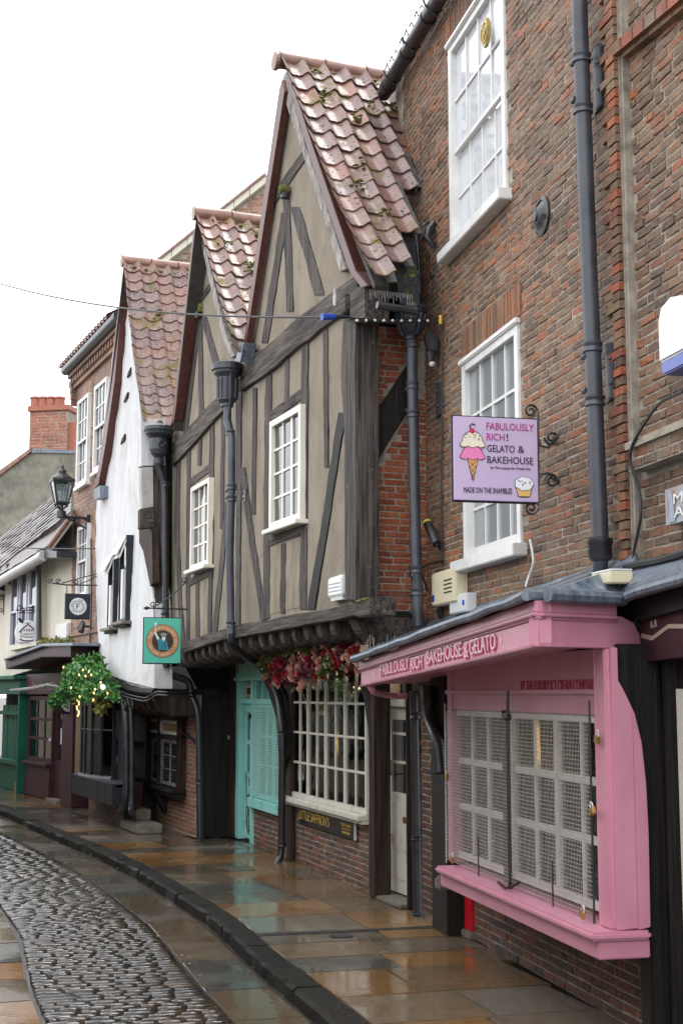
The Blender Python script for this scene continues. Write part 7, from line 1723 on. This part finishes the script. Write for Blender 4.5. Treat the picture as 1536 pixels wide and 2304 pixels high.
# small black wall lights on the brick house and the wires across it
for x, y, lab in ((202, 1410, 'pair of black spotlights low on the russet brick wall'), (217, 1478, 'black bird-shaped wall light just above the greenery')):
    t = thing('wall_light', BH.W(x, y, .1), lab, 'wall light'); c = BH.W(x, y, .02)
    put('stem', MB().tube([c, c + BH.n * .12], .02, 6), m_black, t); put('head', MB().tube([c + BH.n * .12 + V((0, 0, .10)), c + BH.n * .18 - V((0, 0, .06))], [.03, .06], 8), m_black, t); put('head', MB().tube([c + BH.n * .12 + V((0, 0, .06)) - BH.u * .08, c + BH.n * .18 - V((0, 0, .1)) - BH.u * .14], [.03, .055], 8), m_black, t)
cable('cable', [BH.W(205, 1212, .03), BH.W(207, 1300, .03), BH.W(205, 1400, .03), BH.W(202, 1470, .03)], .014, m_cable, 'black cable down the russet brick from the lamp box')
cable('overhead_wire', [CH.W(-20, 1228, .9), CH.W(80, 1234, .9), BH.W(170, 1235, .4), WH.W(214, 1234, .1)], .012, m_cable, 'thin wire from the white house across the cream house', False)
# cables swagged under the white house
for dy, lab in ((0, 'black cable swagged along the foot of the white house'), (7, 'second looser cable swagged under the white house')):
    cable('cable', [WH.W(x, y + dy, .10 + dy * .004) for x, y in ((240, 1530), (268, 1556), (300, 1566), (330, 1572), (352, 1556), (378, 1558))] + [WS.W(440, 1560 + dy, .1)], .012, m_cable, lab)

# ================================================================ GREENERY WITH FAIRY LIGHTS
def leafmat(name, cs):
    g = G(name); r = g.rnd(); c = g.ramp(r, [(i / (len(cs) - 1), q) for i, q in enumerate(cs)])
    g.b.inputs['Subsurface Weight'].default_value = 0
    return g.fin(c, .4, None, .4)
m_leaf = leafmat('trailing_leaf', [(.025, .11, .03), (.05, .19, .045), (.09, .25, .05), (.03, .14, .05), (.15, .25, .04)])
m_leafy = leafmat('yellowed_leaf', [(.16, .15, .02), (.22, .17, .02), (.10, .14, .025)])
def leafclump(mb, c, n, spread, size, squash=(1, 1, 1)):
    for _ in range(n):
        while True:
            d = V((R.uniform(-1, 1), R.uniform(-1, 1), R.uniform(-1, 1)))
            if d.length < 1: break
        p = c + V((d.x * spread * squash[0], d.y * spread * squash[1], d.z * spread * squash[2]))
        a = V((R.uniform(-1, 1), R.uniform(-1, 1), R.uniform(-.6, 1))).normalized(); b = a.orthogonal().normalized(); b = (Matrix.Rotation(R.uniform(0, 6.3), 3, a) @ b)
        l = size * R.uniform(.6, 1.3); w_ = l * .38; nrm = a.cross(b) * l * .12
        mb.add([p, p + a * l * .5 + b * w_ + nrm, p + a * l, p + a * l * .5 - b * w_ + nrm], [(0, 1, 2), (0, 2, 3)])
gr = thing('hanging_greenery', BH.W(195, 1530, .5), 'bushy green trailing plant with warm fairy lights over the bow window', 'plant')
mb = MB(); my = MB()
for x, y, r_, o in ((160, 1522, .13, .7), (182, 1506, .15, .65), (205, 1500, .15, .55), (228, 1512, .13, .5), (172, 1536, .15, .75), (198, 1532, .17, .65), (222, 1534, .15, .55), (156, 1546, .12, .8), (143, 1558, .09, .85), (132, 1570, .08, .9), (238, 1528, .10, .5), (246, 1548, .10, .45), (122, 1582, .05, .9), (210, 1490, .08, .5), (188, 1492, .08, .6), (146, 1538, .09, .8), (256, 1556, .06, .4), (150, 1510, .06, .7), (176, 1556, .08, .75), (212, 1556, .09, .6), (236, 1566, .06, .5), (168, 1498, .06, .65)):
    c = BH.W(x, y, o)
    for k in range(5): leafclump(mb, c + V((R.uniform(-r_, r_), R.uniform(-r_, r_), R.uniform(-r_, r_))) * .9, 26, r_ * .75, .07)
for k in range(26):
    x = R.uniform(128, 258); y0 = 1545 if 150 < x < 250 else 1560; L_ = R.uniform(12, 44); o = R.uniform(.5, .85)
    for j in range(int(L_ / 4)): leafclump(mb, BH.W(x + 3 * sin(j * .7 + k), y0 + j * 4, o), 7, .045, .06)
for x, y in ((200, 1562), (225, 1565), (236, 1575), (180, 1570), (228, 1590)): leafclump(my, BH.W(x, y, .5), 50, .16, .08)
put('foliage', mb, m_leaf, gr, kind='stuff'); put('yellow_foliage', my, m_leafy, gr, kind='stuff')
st_ = MB()
for x in (170, 190, 210, 230, 150): st_.tube([BH.W(x, 1520, .4), BH.W(x + 4, 1550, .6), BH.W(x - 6, 1580, .55)], .012, 5)
put('stem', st_, m_brown_v, gr)
m_fairy = flat('fairy_light_glow', (1., .62, .22), .4, emit=1.0)
fm = MB().lathe(V((0, 0, -.018)), [(.004, 0), (.013, .012), (.013, .024), (.004, .036)], 6).mesh('fairy_light'); fm.materials.append(m_fairy)
for k in range(16):
    x, y = R.uniform(140, 250), R.uniform(1500, 1575)
    inst('fairy_light', fm, BH.W(x, y, R.uniform(.7, .98)), gr)
for k in range(9): inst('fairy_light', fm, BH.W(176 + R.uniform(-3, 3), 1570 + k * 5, .75), gr)
gl_ = thing('globe_lamp', BH.W(232, 1546, .7), 'small glowing globe bulb among the leaves', 'lamp')
put('bulb', MB().lathe(BH.W(232, 1546, .8) - V((0, 0, .05)), [(.01, .02), (.028, .035), (.032, .055), (.02, .08), (.01, .09)], 12), flat('bulb_glow', (1., .75, .4), .3, emit=3.5), gl_, smooth=True)
put('cap', MB().lathe(BH.W(232, 1546, .8) + V((0, 0, .05)), [(.02, 0), (.02, .05)], 8), m_black, gl_)

# ================================================================ ROSE GARLAND
ro = thing('rose_garland', TG.W(700, 1500, .3), 'garland of pink, red and peach roses over the ivory shop window', 'flowers')
def rose(k):
    r = random.Random(k); mb = MB()
    for ring in range(4):
        n = 3 + ring * 2; rad = .18 + ring * .2
        for i in range(n):
            a = 2 * pi * i / n + ring * .7 + r.uniform(-.2, .2); z = .55 - ring * .2
            c, s_ = cos(a), sin(a); t = V((-s_, c, 0)); d = V((c, s_, 0)); w_ = .30 + ring * .07
            mb.add([d * rad * .5 + V((0, 0, z - .45)), d * rad + t * w_ + V((0, 0, z)), d * (rad * 1.25) + V((0, 0, z + .18 - ring * .04)), d * rad - t * w_ + V((0, 0, z))], [(0, 1, 2), (0, 2, 3)])
    return mb.mesh('rose')
rm_ = [flat(n, c, .6) for n, c in (('dusty_pink_petal', (.50, .22, .21)), ('deep_red_petal', (.30, .016, .025)), ('peach_petal', (.56, .32, .22)), ('cerise_petal', (.36, .03, .075)), ('pale_pink_petal', (.60, .36, .33)), ('plum_petal', (.12, .02, .04)))]
rmesh = []
for k, m_ in enumerate(rm_):
    for j in range(2):
        me = rose(k * 2 + j); me.materials.append(m_); rmesh.append(me)
lv = MB()
for k in range(230):
    u = R.random(); x = 588 + u * 218; yc = 1492 + 10 * sin(u * 5) - 12 * u; y = yc + R.gauss(0, 19) + (8 if .1 < u < .6 else 0)
    o = R.uniform(.34, .58); s_ = R.uniform(.042, .068)
    d = (TG.n + V((R.uniform(-.6, .6), R.uniform(-.6, .6), R.uniform(-.6, .5)))).normalized()
    inst('rose', rmesh[R.choice([0, 1, 0, 4, 5, 2, 3, 8, 9, 6, 7, 2, 10, 11, 3])], TG.W(x, y, o), ro, d.to_track_quat('Z', 'Y').to_euler(), (s_, s_, s_))
for k in range(75):
    u = R.random(); leafclump(lv, TG.W(588 + u * 218, 1490 + R.gauss(0, 18), R.uniform(.3, .5)), 9, .08, .075)
for x, y in ((598, 1490), (606, 1480), (590, 1500), (682, 1465), (690, 1470), (740, 1488)): leafclump(lv, TG.W(x, y, .55), 18, .06, .07)
put('foliage', lv, leafmat('garland_leaf', [(.02, .05, .015), (.05, .10, .02), (.12, .18, .03), (.03, .06, .02)]), ro, kind='stuff')
put('bough', MB().tube([TG.W(585, 1490, .24), TG.W(650, 1500, .24), TG.W(730, 1492, .24), TG.W(806, 1480, .24)], .02, 6), m_brown_v, ro)

# ================================================================ MOSS ON THE RIDGES AND TILES
def mossline(th, a, b, n, spread, r0, r1):
    mo = MB()
    for _ in range(n):
        p = a + (b - a) * R.random() + V((R.gauss(0, spread), R.gauss(0, spread), R.gauss(0, spread * .6))); r_ = R.uniform(r0, r1)
        k = [p + V((cos(i * 1.257) * r_, sin(i * 1.257) * r_, R.uniform(-.2, .2) * r_)) for i in range(5)] + [p + V((0, 0, r_ * .9)), p - V((0, 0, r_ * .6))]
        mo.add(k, [(i, (i + 1) % 5, 5) for i in range(5)] + [((i + 1) % 5, i, 6) for i in range(5)])
    put('moss', mo, m_moss, th, kind='stuff')
for th, A_, E_, rd_, dep, cnt in ((h1, A1, E1, RD, 1.5, 120), (h2, A2, E2, -TU2.n, 1.4, 110), (wh, A3, E3, -WH.n, 2.0, 150)):
    d = (E_ - A_).normalized()
    mossline(th, A_ + d * .14 + rd_ * .1, A_ + d * .14 + rd_ * dep, cnt, .035, .012, .04)
    for _ in range(9):
        q = A_ + d * R.uniform(.3, 3.) + rd_ * R.uniform(.2, dep * .8); nn = d.cross(rd_); nn = nn if nn.z > 0 else -nn
        mossline(th, q + nn * .05, q + nn * .05 + d * .12, R.randint(8, 22), .04, .012, .03)
